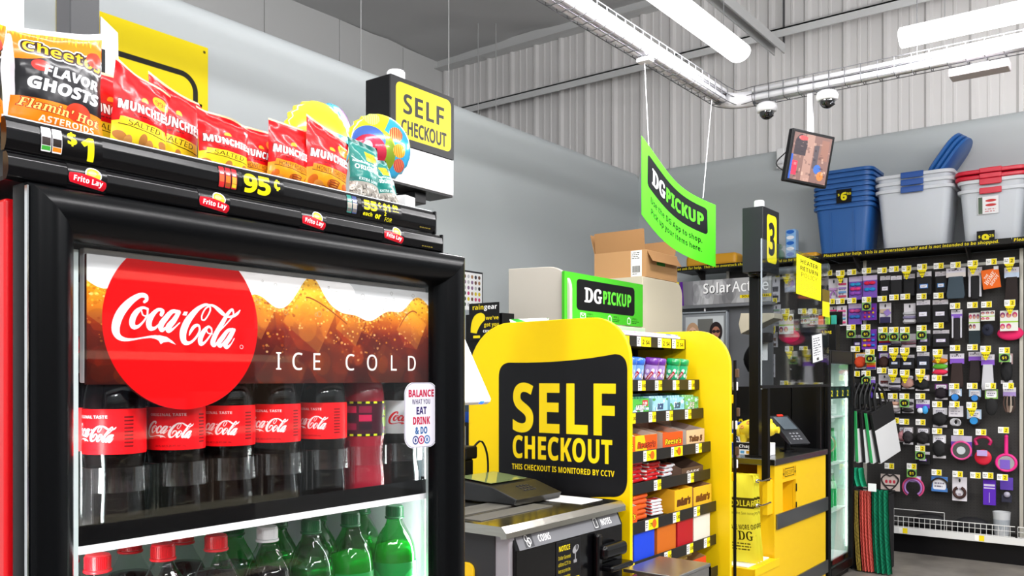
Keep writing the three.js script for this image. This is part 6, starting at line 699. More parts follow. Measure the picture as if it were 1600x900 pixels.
// ---------------------------------------------------------------- hair goods on hooks
{
  const tags = [
    art(60, 38, (c, w, h) => { fillAll(c, w, h, '#f6f6f2'); c.fillStyle = '#f2dc1c'; c.fillRect(30, 2, 28, 34); txt(c, '2', 44, 30, 26, { color: '#4a4408' }); fineprint(c, 4, 12, 22, 2, 10, '#8a8a84', 2); }, '#eeeeea'),
    art(60, 70, (c, w, h) => { fillAll(c, w, h, '#f2df12'); txt(c, 'New', 30, 34, 26, { color: '#2a2604', sx: .9 }); txt(c, 'price', 30, 54, 15, { color: '#2a2604' }); }, '#f2df12'),
    art(60, 60, (c, w, h) => { fillAll(c, w, h, '#7ab05a'); ell(c, 30, 30, 25, 25, '#17181a'); txt(c, '$1', 30, 40, 26, { color: '#f2df12' }); }, '#8aba6a'),
  ];
  const rodG = rod([0, 0, 0], [0, 0, -.176], .0025, 5), tagG = face(.078, .05, tags[0], .003).translate(0, -.02, 0), flagG = printUV(prismZ([[-.036, 0], [.036, 0], [.01, -.062], [0, -.07], [-.008, -.062]], .0005, .002), -.036, .036, -.07, 0, tags[1]).translate(0, -.02, 0), burstG = face(.078, .07, tags[2], .002).translate(0, -.09, 0);
  const hex = (s) => '#' + s; const lum = (h) => { const n = parseInt(h, 16), r = n >> 16, g = (n >> 8) & 255, b = n & 255, mx = Math.max(r, g, b), mn = Math.min(r, g, b); if (mx < 60) return mx - mn > 16 && r === mx ? 'dark brown' : 'black'; if (mx - mn < 28) return mx > 170 ? 'white' : 'grey'; let hu = mx === r ? ((g - b) / (mx - mn)) % 6 : mx === g ? (b - r) / (mx - mn) + 2 : (r - g) / (mx - mn) + 4; hu = (hu * 60 + 360) % 360; return hu < 15 || hu > 345 ? 'red' : hu < 45 ? (mx < 120 ? 'brown' : 'orange') : hu < 70 ? 'yellow' : hu < 165 ? 'green' : hu < 250 ? 'blue' : hu < 295 ? 'purple' : 'pink'; };
  const cards = {}; function card(k, draw, w = 60, h = 40, side = '#ddd') { return cards[k] ??= art(w, h, draw, side); }
  const header = (c2) => card('h' + c2, (c, w, h) => { fillAll(c, w, h, '#dcd8e2'); c.fillStyle = '#' + c2; c.fillRect(0, 20, w, 20); fineprint(c, 8, 8, 44, 1, 10, '#8a8494', 3); ell(c, 30, 5, 4, 3, '#2a2a2e'); });
  const plain = card('plain', (c, w, h) => { fillAll(c, w, h, '#dad6dc'); fineprint(c, 8, 18, 44, 2, 9, '#a09aa6', 5); ell(c, 30, 6, 4, 3, '#2a2a2e'); });
  const sticker = (c2) => card('s' + c2, (c, w, h) => { fillAll(c, w, h, '#' + c2); rbox(c, 6, 6, 48, 28, 6, '#f2f0f6'); fineprint(c, 12, 16, 36, 2, 8, '#7a7488', 4); });
  const people = (s) => card('p' + s, (c, w, h) => { fillAll(c, w, h, '#e4e4de'); c.fillStyle = '#9ac83a'; c.fillRect(0, 62, w, 8); const R = rng(s); for (let i = 0; i < 5; i++) { const x = 14 + (i % 3) * 32, y = 26 + (i > 2 ? 66 : 0); ell(c, x, y, 13, 16, ['#8a3a6a', '#4a2c30', '#c83a70', '#6a4a5a'][R() * 4 | 0]); ell(c, x, y + 5, 8, 10, '#d8a888'); } }, 96, 120, '#ddd');
  const B = (w, h, d, r = .004) => bx(-w / 2, w / 2, 0, h, -d, 0, r);
  const soft = (c) => mat(hex(c), .75), gloss = (c) => mat(hex(c), .35);
  const bow = (w, c, q, y) => { const o = []; part(q, 'bow', [ball(w * .26, -w * .22, y, .012, 1, .62, .4, 12), ball(w * .26, w * .22, y, .012, 1, .62, .4, 12), ball(w * .1, 0, y, .018, .8, 1, .7, 10)], soft(c)); };
  const KIND = {
    bow1: ['card with a large bow', (q, w, h, c) => { part(q, 'card', pbox(w, h, .003, plain), printMat(plain)); bow(w * .95, c[0], q, h * .5); part(q, 'ribbon', tube([[0, h * .45, .012], [-w * .3, h * .2, .014], [-w * .2, .01, .01]], .006), soft(c[1])); part(q, 'ribbon', tube([[0, h * .45, .012], [w * .25, h * .25, .014], [w * .3, .03, .01]], .006), soft(c[1])); }],
    strips: ['card of small striped clips', (q, w, h, c) => { part(q, 'card', pbox(w, h, .003, plain), printMat(plain)); c.forEach((k, i) => part(q, 'hair_clip', bx(-w * .4, w * .4, 0, h * .1, 0, .012, .005).translate(0, h * (.68 - i * .19), 0), soft(k))); }],
    bows: ['card of stacked bows', (q, w, h, c) => { const r = header('8a5ac8'); part(q, 'card', pbox(w, h, .003, card('purp', (g, a, b) => { fillAll(g, a, b, '#7d54b8'); g.fillStyle = '#cfc0e0'; g.fillRect(0, 0, a, 9); })), printMat(cards.purp)); c.forEach((k, i) => bow(w * .86, k, q, h * (.66 - i * .58 / c.length))); }],
    dots: ['card of small round clips', (q, w, h, c) => { part(q, 'card', pbox(w, h, .003, card('purp2', (g, a, b) => fillAll(g, a, b, '#6a34a4'))), printMat(cards.purp2)); for (let i = 0; i < 9; i++) part(q, 'hair_clip', ball(w * .08, 0, 0, 0, 1, 1, .6, 8), soft(['c8283a', 'd8b020', '3a6ac8', 'd83a8a'][i % 4])).position.set((i % 3 - 1) * w * .27, h * (.2 + (i / 3 | 0) * .24), .006); }],
    rolls: ['card of bright foam rollers', (q, w, h, c) => { part(q, 'card', pbox(w, h, .003, card('purp3', (g, a, b) => fillAll(g, a, b, '#7a3fb8'))), printMat(cards.purp3)); for (let r = 0; r < 3; r++) for (let i = 0; i < 3; i++) { const m = part(q, 'roller', new THREE.CapsuleGeometry(w * .09, w * .08, 3, 8).rotateZ(PI / 2), soft(['f0b81c', 'e8403a', '2a80e0'][i])); m.position.set((i - 1) * w * .28, h * (.2 + r * .26), .012); } }],
    pack: ['soft pack with a small sticker', (q, w, h, c) => { part(q, 'header_card', pbox(w * .95, h * .22, .004, plain).translate(0, h * .78, 0), printMat(plain)); part(q, 'pack_body', B(w, h * .8, .03, .01).translate(0, 0, .015), soft(c[0])); if (c[1]) { const s = sticker(c[1]); part(q, 'sticker', face(w * .55, h * .18, s, .001).translate(0, h * .3, .0155), printMat(s)); } }],
    tights: ['long hanging pack of tights', (q, w, h, c) => { const s = header(c[1] || 'c8c8c8'); part(q, 'header_card', pbox(w, h * .3, .004, s).translate(0, h * .7, 0), printMat(s)); const pts = [[-w * .36, h * .72], [w * .36, h * .72], [w * .46, h * .1], [w * .4, 0], [-w * .42, 0], [-w * .48, h * .1]]; part(q, 'folded_tights', prismZ(pts, -.012, .012, .005), soft(c[0])); }],
    tights2: ['long pack with a pale stripe', (q, w, h, c) => { const s = header(c[1]); part(q, 'header_card', pbox(w * .95, h * .28, .004, s).translate(0, h * .72, 0), printMat(s)); part(q, 'folded_tights', B(w * .5, h * .74, .024, .008).translate(0, 0, .012), soft(c[0])); for (const x of [-1, 1]) part(q, 'pack_edge', B(w * .16, h * .72, .016, .006).translate(x * w * .36, .02, .006), soft('d0d0d8')); }],
    apron: ['folded orange apron with white stencil lettering', (q, w, h, c) => { const r = card('apron', (g, a, b) => { fillAll(g, a, b, '#ee6a1c'); g.translate(a / 2, b / 2); g.rotate(-.78); txt(g, 'THE', -8, -26, 20, { color: '#f6ece4' }); fit(g, 'HOME', 0, 6, 36, 96, { color: '#f6ece4', font: 'serif' }); fit(g, 'DEPOT', 8, 32, 26, 80, { color: '#f6ece4', font: 'serif' }); }, 120, 120, '#ee6a1c'); const m = part(q, 'folded_cloth', pbox(w * .92, h * .9, .012, r, .004), printMat(r)); m.rotation.z = .12; part(q, 'clip', B(w * .25, .03, .01).translate(w * .2, h * .86, .012), mat('#d8d8dc', .3)); }],
    sample: ['card of sample shades', (q, w, h, c) => { part(q, 'card', pbox(w, h, .003, plain), printMat(plain)); part(q, 'shade', B(w * .9, h * .2, .008).translate(0, h * .5, .01), soft(c[0])); part(q, 'shade', B(w * .9, h * .3, .012).translate(0, 0, .012), soft(c[1])); const m = part(q, 'tag', B(w * .5, w * .5, .002).translate(0, 0, .016), soft('9a80c8')); m.rotation.z = .6; m.position.set(w * .35, h * .4, 0); }],
    bands: ['card of elastic bands', (q, w, h, c) => { part(q, 'card', pbox(w, h, .003, plain), printMat(plain)); c.forEach((k, i) => part(q, 'elastic_band', tube([[-w * .5, h * (.5 - i * .2), 0], [-w * .3, h * (.5 - i * .2), .014], [w * .3, h * (.5 - i * .2), .014], [w * .5, h * (.5 - i * .2), 0]], h * .07, 10, 6), soft(k))); }],
    rainbow: ['pack of rainbow bands', (q, w, h) => { part(q, 'card', pbox(w, h, .003, plain), printMat(plain)); ['4ab03a', 'f0d020', 'f08a1c', 'e0283a', '4a3ab0'].forEach((k, i) => part(q, 'elastic_band', bx(-w * .5, w * .5, 0, h * .13, .0, .016, .006).translate(0, h * (.62 - i * .14), 0), soft(k))); }],
    photo: ['tall pack with small portraits', (q, w, h, c) => { part(q, 'pack_body', B(w, h, .01, .003), soft(c[0])); const r = people(c[1].length + c[0].charCodeAt(1)); part(q, 'photo_card', face(w * .95, h * .55, r, .002).translate(0, h * .42, 0), printMat(r)); }],
    cap: ['knotted head wrap on a photo card', (q, w, h, c) => { const r = people(7); part(q, 'photo_card', face(w, h * .36, r, .003).translate(0, h * .62, 0), printMat(r)); part(q, 'head_wrap', [ball(w * .42, 0, h * .3, 0, 1, 1.2, .3, 16), ball(w * .12, 0, h * .34, .03, 1, 1, 1, 10)], soft(c[0])); }],
    hat: ['bright bonnet behind a photo card', (q, w, h, c) => { part(q, 'bonnet', smooth(M(ball(w * .5, 0, h * .3, -.02, 1, .62, .3, 20), ball(w * .3, 0, h * .48, -.02, 1, 1.1, .3, 14)), .6), soft(c[0])); const r = people(w * 1000 | 0); part(q, 'photo_card', face(w * .68, h * .62, r, .002).translate(0, h * .36, .05), printMat(r)); }],
    scrunch: ['card of bunched hair ties', (q, w, h, c) => { part(q, 'card', pbox(w * .9, h * .35, .003, c[1] ? sticker(c[1]) : plain).translate(0, h * .65, 0), printMat(c[1] ? sticker(c[1]) : plain)); part(q, 'hair_tie', lump(w * .46, h * .34).translate(0, h * .42, .015), soft(c[0])); part(q, 'backing', B(w * .9, h * .12, .003), mat('#c8c4c8', .5)); }],
    scrunch3: ['card of three coloured hair ties', (q, w, h, c) => { part(q, 'card', pbox(w * .9, h, .003, plain), printMat(plain)); c.forEach((k, i) => part(q, 'hair_tie', lump(w * .46, h * .13).translate(0, h * (.7 - i * .26), .012), soft(k))); }],
    bag: ['black carrier with a long flap', (q, w, h, c) => { part(q, 'carrier', prismZ([[-w * .2, h], [w * .15, h], [w * .3, h * .3], [w * .5, 0], [-w * .5, 0], [-w * .3, h * .4]], -.01, .01, .003), soft(c[0])); part(q, 'strap', tube([[-w * .1, h, 0], [0, h * 1.12, 0], [w * .1, h, 0]], .006), soft(c[0])); }],
    clip: ['boxed pair of hair combs', (q, w, h, c) => { part(q, 'card', pbox(w, h, .006, plain), printMat(plain)); c.forEach((k, i) => part(q, 'comb', [bx(-w * .32, w * .32, 0, h * .1, 0, .014, .003).translate(0, h * (.52 - i * .36), 0), ...Array.from({ length: 5 }, (_, n) => bx(-.003, .003, -h * .1, 0, .002, .01).translate(-w * .26 + n * w * .13, h * (.52 - i * .36), 0))], gloss(k))); }],
    ties: ['pack of thin hair ties with a round label', (q, w, h, c) => { part(q, 'card', pbox(w, h * .55, .003, sticker('b8d0e8')).translate(0, h * .45, 0), printMat(sticker('b8d0e8'))); part(q, 'tie_bundle', ball(w * .45, 0, h * .3, .0, 1, .8, .35, 16), soft('141418')); part(q, 'round_label', cyl(w * .28, w * .28, .004, 0, 0, 0, 20).rotateX(PI / 2).translate(0, h * .36, w * .16), soft(c[1])); }],
    rings: ['card with loose pale rings', (q, w, h, c) => { part(q, 'card', pbox(w, h * .5, .004, plain).translate(0, h * .5, 0), printMat(plain)); for (let i = 0; i < 4; i++) { const m = part(q, 'ring', new THREE.TorusGeometry(w * .26, .005, 6, 20), gloss(c[0])); m.position.set((i - 1.5) * w * .08, h * .25, .004 + i * .006); m.rotation.set(.2, .3 - i * .2, 0); } }],
    pony: ['long pony tail hair piece on a card', (q, w, h, c) => { part(q, 'card', pbox(w * .95, h * .36, .004, sticker('8ab860')).translate(0, h * .64, 0), printMat(sticker('8ab860'))); part(q, 'hair_piece', smooth(M(ball(w * .46, 0, h * .34, 0, 1, 1.6, .3, 16)), .7), soft(c[0])); }],
    braids: ['card of thin braided cords', (q, w, h, c) => { const s = header('b49ad8'); part(q, 'card', pbox(w * .95, h * .34, .003, s).translate(0, h * .66, 0), printMat(s)); [[-.35, '4a342c'], [-.15, '7a6458'], [.1, 'b8a898'], [.32, '3a2c28']].forEach(([x, k]) => part(q, 'cord', tube([[w * x, h * .68, .006], [w * x * 1.2, h * .35, .012], [w * x * .6, .01, .008], [w * (x + .12), h * .3, .004]], .006), soft(k))); }],
    clipbow: ['purple card with a blue and white bow', (q, w, h, c) => { const s = header('7a4ab8'); part(q, 'card', pbox(w, h * .6, .003, s).translate(0, h * .4, 0), printMat(s)); part(q, 'bow', ball(w * .24, -w * .15, h * .25, .02, 1, .9, .5), soft('e8ecf2')); part(q, 'bow', ball(w * .28, w * .2, h * .3, .02, .8, 1.2, .5), soft(c[0])); }],
    mirror: ['round grey mirror with a pink rim on a purple card', (q, w, h, c) => { const s = header('7a3fb8'); part(q, 'card', pbox(w * .95, h * .8, .003, card('pm', (g, a, b) => { fillAll(g, a, b, '#6f46b0'); g.fillStyle = '#d0c8dc'; g.fillRect(0, 0, a, 12); })).translate(0, h * .2, 0), printMat(cards.pm)); part(q, 'rim', new THREE.TorusGeometry(w * .44, .009, 8, 36).translate(0, h * .42, .012), gloss(c[0])); part(q, 'mirror_face', cyl(w * .43, w * .43, .008, 0, 0, 0, 32).rotateX(PI / 2).translate(0, h * .42, .008), mat('#59636a', .2, .5)); part(q, 'label', cyl(w * .2, w * .2, .003, 0, 0, 0, 24).rotateX(PI / 2).translate(0, h * .42, .018), mat('#c8ccd0', .5)); }],
    handle: ['pink handled red brush pack', (q, w, h, c) => { part(q, 'handle', tube([[-w * .32, h * .72, 0], [-w * .4, h * .9, 0], [-w * .1, h * 1.0, 0], [w * .25, h * .98, 0], [w * .42, h * .86, 0], [w * .34, h * .74, 0]], .013, 24, 8), gloss('b8185a')); part(q, 'brush_head', ball(w * .46, 0, h * .3, -.01, 1, 1, .3, 20), gloss(c[0])); part(q, 'paper_band', B(w * .55, h * .2, .003).translate(0, h * .36, .04), soft('b8a0d8')); }],
    hmirror: ['pink framed hand mirror with a long handle', (q, w, h, c) => { part(q, 'frame', new THREE.TorusGeometry(w * .43, .012, 8, 36).scale(1, .95, 1).translate(0, h * .28, 0), gloss(c[0])); part(q, 'mirror_face', cyl(w * .42, w * .42, .006, 0, 0, 0, 32).rotateX(PI / 2).scale(1, .95, 1).translate(0, h * .28, -.003), mat('#c8ccd2', .15, .6)); part(q, 'handle', [tube([[0, h * .5, 0], [0, h * .7, 0], [0, h * .95, 0]], .015, 10, 8), ball(.016, 0, h * .96, 0)], gloss(c[0])); part(q, 'paper_band', B(w * .44, h * .24, .003).translate(-w * .05, h * .12, .012), soft('7a5ac0')); }],
    hband: ['pink hair band arching under a lilac card', (q, w, h, c) => { const s = sticker('b8a0d8'); part(q, 'card', pbox(w * .5, h * .3, .003, s).translate(w * .1, h * .72, 0), printMat(s)); for (const k of [0, 1]) part(q, 'hair_band', tube(arc(0, h * .45, w * .46 - k * .016, -55, 235, 16).map(([x, y]) => [x, y, .008 * k]), .009, 40, 6), soft(c[k])); }],
    hband2: ['dark hair band on a blue and white card', (q, w, h, c) => { const s = sticker(c[1]); part(q, 'card', pbox(w * .95, h * .8, .003, s).translate(0, h * .1, 0), printMat(s)); part(q, 'hair_band', tube(arc(0, h * .4, w * .5, -10, 190, 12).map(([x, y]) => [x, y, .01]), .008, 30, 6), soft(c[0])); }],
    loop: ['dark brown hair loop on a white card', (q, w, h, c) => { part(q, 'card', pbox(w * .9, h, .004, plain), printMat(plain)); part(q, 'hair_loop', tube(arc(0, h * .36, w * .34, -250, 70, 16).map(([x, y]) => [x, y, .012]), .012, 30, 7), soft(c[0])); }],
    brush: ['boxed purple brush', (q, w, h, c) => { const s = card('bx' + c[0], (g, a, b) => { fillAll(g, a, b, '#' + c[0]); g.fillStyle = '#d0c8e0'; g.fillRect(4, 10, a - 8, 5); g.fillRect(4, 18, a - 8, 3); }, 60, 60, '#' + c[0]); part(q, 'box', pbox(w, h, .02, s, .002), printMat(s)); part(q, 'zip_line', bx(-.002, .002, h * .1, h * .5, .0102, .0115), soft('c8b8e0')); }],
    brush2: ['purple card with a round grey puff', (q, w, h, c) => { part(q, 'card', B(w, h * .5, .004).translate(0, h * .5, 0), soft('5a3aa8')); part(q, 'puff', ball(w * .26, w * .05, h * .32, .01, 1, 1, .7), gloss('a8a4b4')); part(q, 'pack_body', B(w * .8, h * .3, .01), soft('242438')); }],
    heart: ['beige card with a dark heart shaped band', (q, w, h, c) => { part(q, 'card', pbox(w, h, .003, card('hrt', (g, a, b) => { fillAll(g, a, b, '#d6c6be'); for (let i = 0; i < 3; i++) ell(g, 18 + i * 12, 18, 4, 4, '#c83a4a'); g.fillStyle = '#3a3034'; g.fillRect(12, 26, 36, 3); })), printMat(cards.hrt)); part(q, 'hair_band', tube([[0, .01, .008], [-w * .3, h * .35, .008], [-w * .44, h * .7, .008], [-w * .2, h * .98, .008], [0, h * .9, .008], [w * .2, h * .98, .008], [w * .44, h * .7, .008], [w * .3, h * .35, .008]], .006, 40, 6, true), soft('2a2426')); }],
  };
  const lumps = {}; function lump(rx, ry) { const g = new THREE.SphereGeometry(1, 18, 12), P = g.attributes.position; for (let i = 0; i < P.count; i++) { const x = P.getX(i), y = P.getY(i), z = P.getZ(i), k = 1 + .3 * noise.noise(x * 4 + rx * 90, y * 4, z * 4 + ry * 70); P.setXYZ(i, x * rx * k, y * ry * k, z * .022 * k); } g.computeVertexNormals(); return g; }
  const rows = [[13, 'top'], [13, 'second'], [7, 'third'], [11, 'fourth'], [11, 'fifth'], [7, 'sixth'], [7, 'seventh'], [8, 'lowest'], [99, '']]; let ri = 0, used = 0; const ordn = ['first', 'second', 'third', 'fourth', 'fifth', 'sixth', 'seventh', 'eighth', 'ninth', 'tenth', 'eleventh', 'twelfth', 'thirteenth', 'fourteenth', 'fifteenth', 'sixteenth', 'seventeenth'];
  for (const [z, y, tt, kind, cz, cy, w, h, cols] of GOODS) {
    if (used >= rows[ri][0]) { ri++; used = 0; } const place = rows[ri][1] ? `${ordn[used]} in ${rows[ri][1]} row of hair goods wall` : `${ordn[used]} of those behind the clear shield`; used++;
    const hk = thing('peg_hook', `peg hook with ${['white price tag', 'yellow pennant', 'green dollar tag'][tt]}, ${place}`, 'hook', [8.04, y / 1000, z / 1000], { turn: -PI / 2, group: 'peg hooks with price tags' });
    part(hk, 'hook_rod', rodG, CHROME); part(hk, 'price_tag', tagG, printMat(tags[0])); if (tt === 1) part(hk, 'pennant', flagG, printMat(tags[1]), 'yellow pennant'); if (tt === 2) part(hk, 'dollar_tag', burstG, printMat(tags[2]), 'green tag with a black disc');
    if (kind === 'none') continue; const [desc, build] = KIND[kind], c = cols.split(',').filter(Boolean), cn = c.length && !/pink|purple|blue|orange|dark|beige|rainbow|red/.test(desc) ? lum(c[0]) + ' ' : '';
    const q = thing('hair_accessory', `${cn}${desc}, ${place}`.split(' ').length > 16 ? `${cn}${desc}, ${place}`.replace(' of hair goods wall', '') : `${cn}${desc}, ${place}`, 'hair accessory', [8.095 + (used % 2) * .04, (cy - h / 2) / 1000, cz / 1000], { turn: -PI / 2, group: 'hair goods on the pegboard' }); build(q, w / 1000, h / 1000, c);
  }
  // goods lying in the base deck
  for (const [z, l] of [[-1.62, 'black folded bag lying at the cooler end of the base deck'], [-1.3, 'black folded bag lying towards the upright of the base deck']]) solo('folded_bag', l, 'bag', smooth(M(ball(.15, 0, .078, 0, .5, .5, .95, 14)), .8), soft('0c0c10'), [8.05, .187, z], { group: 'folded bags on the base deck' });
  const cup = thing('plastic_cup', 'white printed plastic cup standing in the base deck', 'cup', [8.03, .186, -1.08]); part(cup, 'cup_wall', lathe([[.05, 0], [.066, .22], [.063, .22], [.048, .004]], 24), mat('#d8dadc', .35, 0, { transmission: .3, thickness: 0 })); part(cup, 'print', lathe([[.0535, .05], [.0625, .16]], 20), mat('#9aa0a6', .5));
  // lighter stand beside the shield
  const li = thing('phone_goods_display', 'small black display with bright boxes above the slim cooler', 'display', [6.62, 1.7005, -2.05], { turn: -PI / 2 }); part(li, 'shell', [B(.14, .2, .1, .004), bx(-.05, .09, .2, .3, -.1, -.09)], BLACK); const bg = card('bag', (g, a, b) => { fillAll(g, a, b, '#0c0c0e'); txt(g, 'a bag', 30, 18, 15, { color: '#e0cc14' }); }, 60, 40, '#0c0c0e'); part(li, 'lettering', face(.12, .08, bg).translate(0, .09, .0005), printMat(bg)); for (const [x, k] of [[-.05, 'd8602a'], [0, '8ac02a'], [.045, '1a8a7a']]) part(li, 'small_box', B(.036, .07, .03).translate(x, .2, -.02), soft(k));
}
// ---------------------------------------------------------------- carrier bags and netting beside the slim cooler
{
  const t = thing('bag_rack', 'black hook stand carrying the reusable bags beside the slim cooler', 'rack', [7.2, 0, -2.15]); part(t, 'post', bx(-.02, .02, 0, 1.52, -.02, .02), BLACK); part(t, 'foot', bx(-.1, .1, 0, .02, -.1, .1), BLACK); part(t, 'hook_arm', tube([[0, 1.5, 0], [-.05, 1.51, .1], [-.08, 1.5, .2], [-.08, 1.52, .24]], .008), BLACK);
  const WB = mat('#d2d3d4', .6), KB = mat('#121214', .6), GB = mat('#2fae5e', .6);
  const N = 6; for (let i = 0; i < N; i++) { const q = thing('reusable_bag', i === 0 ? 'white and black reusable bag at the front of the hanging bunch' : `reusable bag seen edge on, ${['', 'second', 'third', 'fourth', 'fifth', 'rearmost'][i]} in the hanging bunch`, 'bag', [7.12, 1.46, -1.87], { turn: -.3 + i * .02, group: 'reusable bags in the hanging bunch' }); const tilt = .30 - i * .075, g = new THREE.Group(); g.name = 'bag_body'; q.add(g); g.position.set(0, 0, .06 - i * .035); g.rotation.set(0, 0, tilt); const w = .3, top = -.2, bot = -.62;
    part(g, 'lower_panel', bx(-w / 2, w / 2, bot, bot + .27, -.011, .011, .004), WB); part(g, 'upper_panel', bx(-w / 2, w / 2, bot + .27, top, -.011, .011, .004), KB); part(g, 'side_gusset', bx(-w / 2 - .006, -w / 2, bot + .01, top - .01, -.012, .012, .003), i % 2 ? GB : KB); for (const x of [-.08, .08]) part(g, 'strap', tube([[x, top - .01, 0], [x * .9, top + .1, 0], [0, -.005, 0]], .01, 12, 5), KB); }
  // netting draped over a wire bin
  const b = thing('wire_bin', 'dark wire bin under the draped netting', 'bin', [7.16, 0, -1.87]); part(b, 'bin_rim', [rod([-.15, .6, -.14], [.15, .6, -.14], .006), rod([-.15, .6, .14], [.15, .6, .14], .006), rod([-.15, .6, -.14], [-.15, .6, .14], .006), rod([.15, .6, -.14], [.15, .6, .14], .006)], DARK); for (let i = 0; i < 9; i++) { const z = -.14 + i * .035; part(b, 'bin_wire', rod([-.15, 0, z], [-.15, .6, Math.min(.14, z + .06)], .004, 5), DARK); part(b, 'bin_wire', rod([-.15, 0, z], [-.15, .6, Math.max(-.14, z - .06)], .004, 5), DARK); } part(b, 'bin_panel', bx(-.13, .15, .0, .58, -.135, .135), mat('#0c0c0e', .7));
  const net = (cA, cB, s) => art(128, 128, (c, w, h) => { fillAll(c, w, h, cA); c.strokeStyle = cB; c.lineWidth = 5; for (let i = -128; i < 256; i += 16) { c.beginPath(); c.moveTo(i, 0); c.lineTo(i + 40, 64); c.lineTo(i, 128); c.stroke(); } }, cA);
  const drape = (name, l, x, z0, z1, y0, y1, rect, seed) => { const nx = 40, ny = 24, g = new THREE.PlaneGeometry(z1 - z0, y1 - y0, nx, ny), P = g.attributes.position, U = g.attributes.uv; for (let i = 0; i < P.count; i++) { const u = U.getX(i), v = U.getY(i); P.setZ(i, .018 * Math.cos(u * PI * 7 + seed) + .02 * (1 - v) + .006 * noise.noise(u * 5, v * 9, seed)); P.setX(i, P.getX(i) * (1 + .06 * (1 - v)) + .03 * (1 - v) * (1 - v)); U.setXY(i, rect.u0 + (rect.u1 - rect.u0) * u, rect.v0 + (rect.v1 - rect.v0) * ((v * 4) % 1.0001)); } g.computeVertexNormals(); const back = g.clone().scale(1, 1, 1).translate(0, 0, -.012); const m = solo(name, l, 'netting', M(g, back), printMat(rect, { roughness: .7, side: THREE.DoubleSide }), [x, (y0 + y1) / 2, (z0 + z1) / 2], { turn: -PI / 2 }); return m; };
  drape('netting', 'coral red netting hanging down the front of the wire bin', 6.965, -1.90, -1.825, .01, .625, net('#d8655a', '#b8483f'), 1); drape('netting', 'dark green braided netting hanging beside the coral netting', 6.955, -1.812, -1.69, .01, .64, net('#137a58', '#0c5a40'), 2); drape('netting', 'bright green netting heaped above the coral netting', 6.965, -2.0, -1.87, .66, .80, net('#1d9a70', '#127a58'), 3); drape('netting', 'narrow yellowish netting edge beside the coral netting', 6.97, -1.945, -1.918, .01, .62, net('#b8a04a', '#8a7a3a'), 4); solo('netting_tag', 'small white tag on the green netting', 'tag', bx(-.001, .001, 0, .06, -.03, .03), WHITE, [6.925, .63, -1.8]);
}
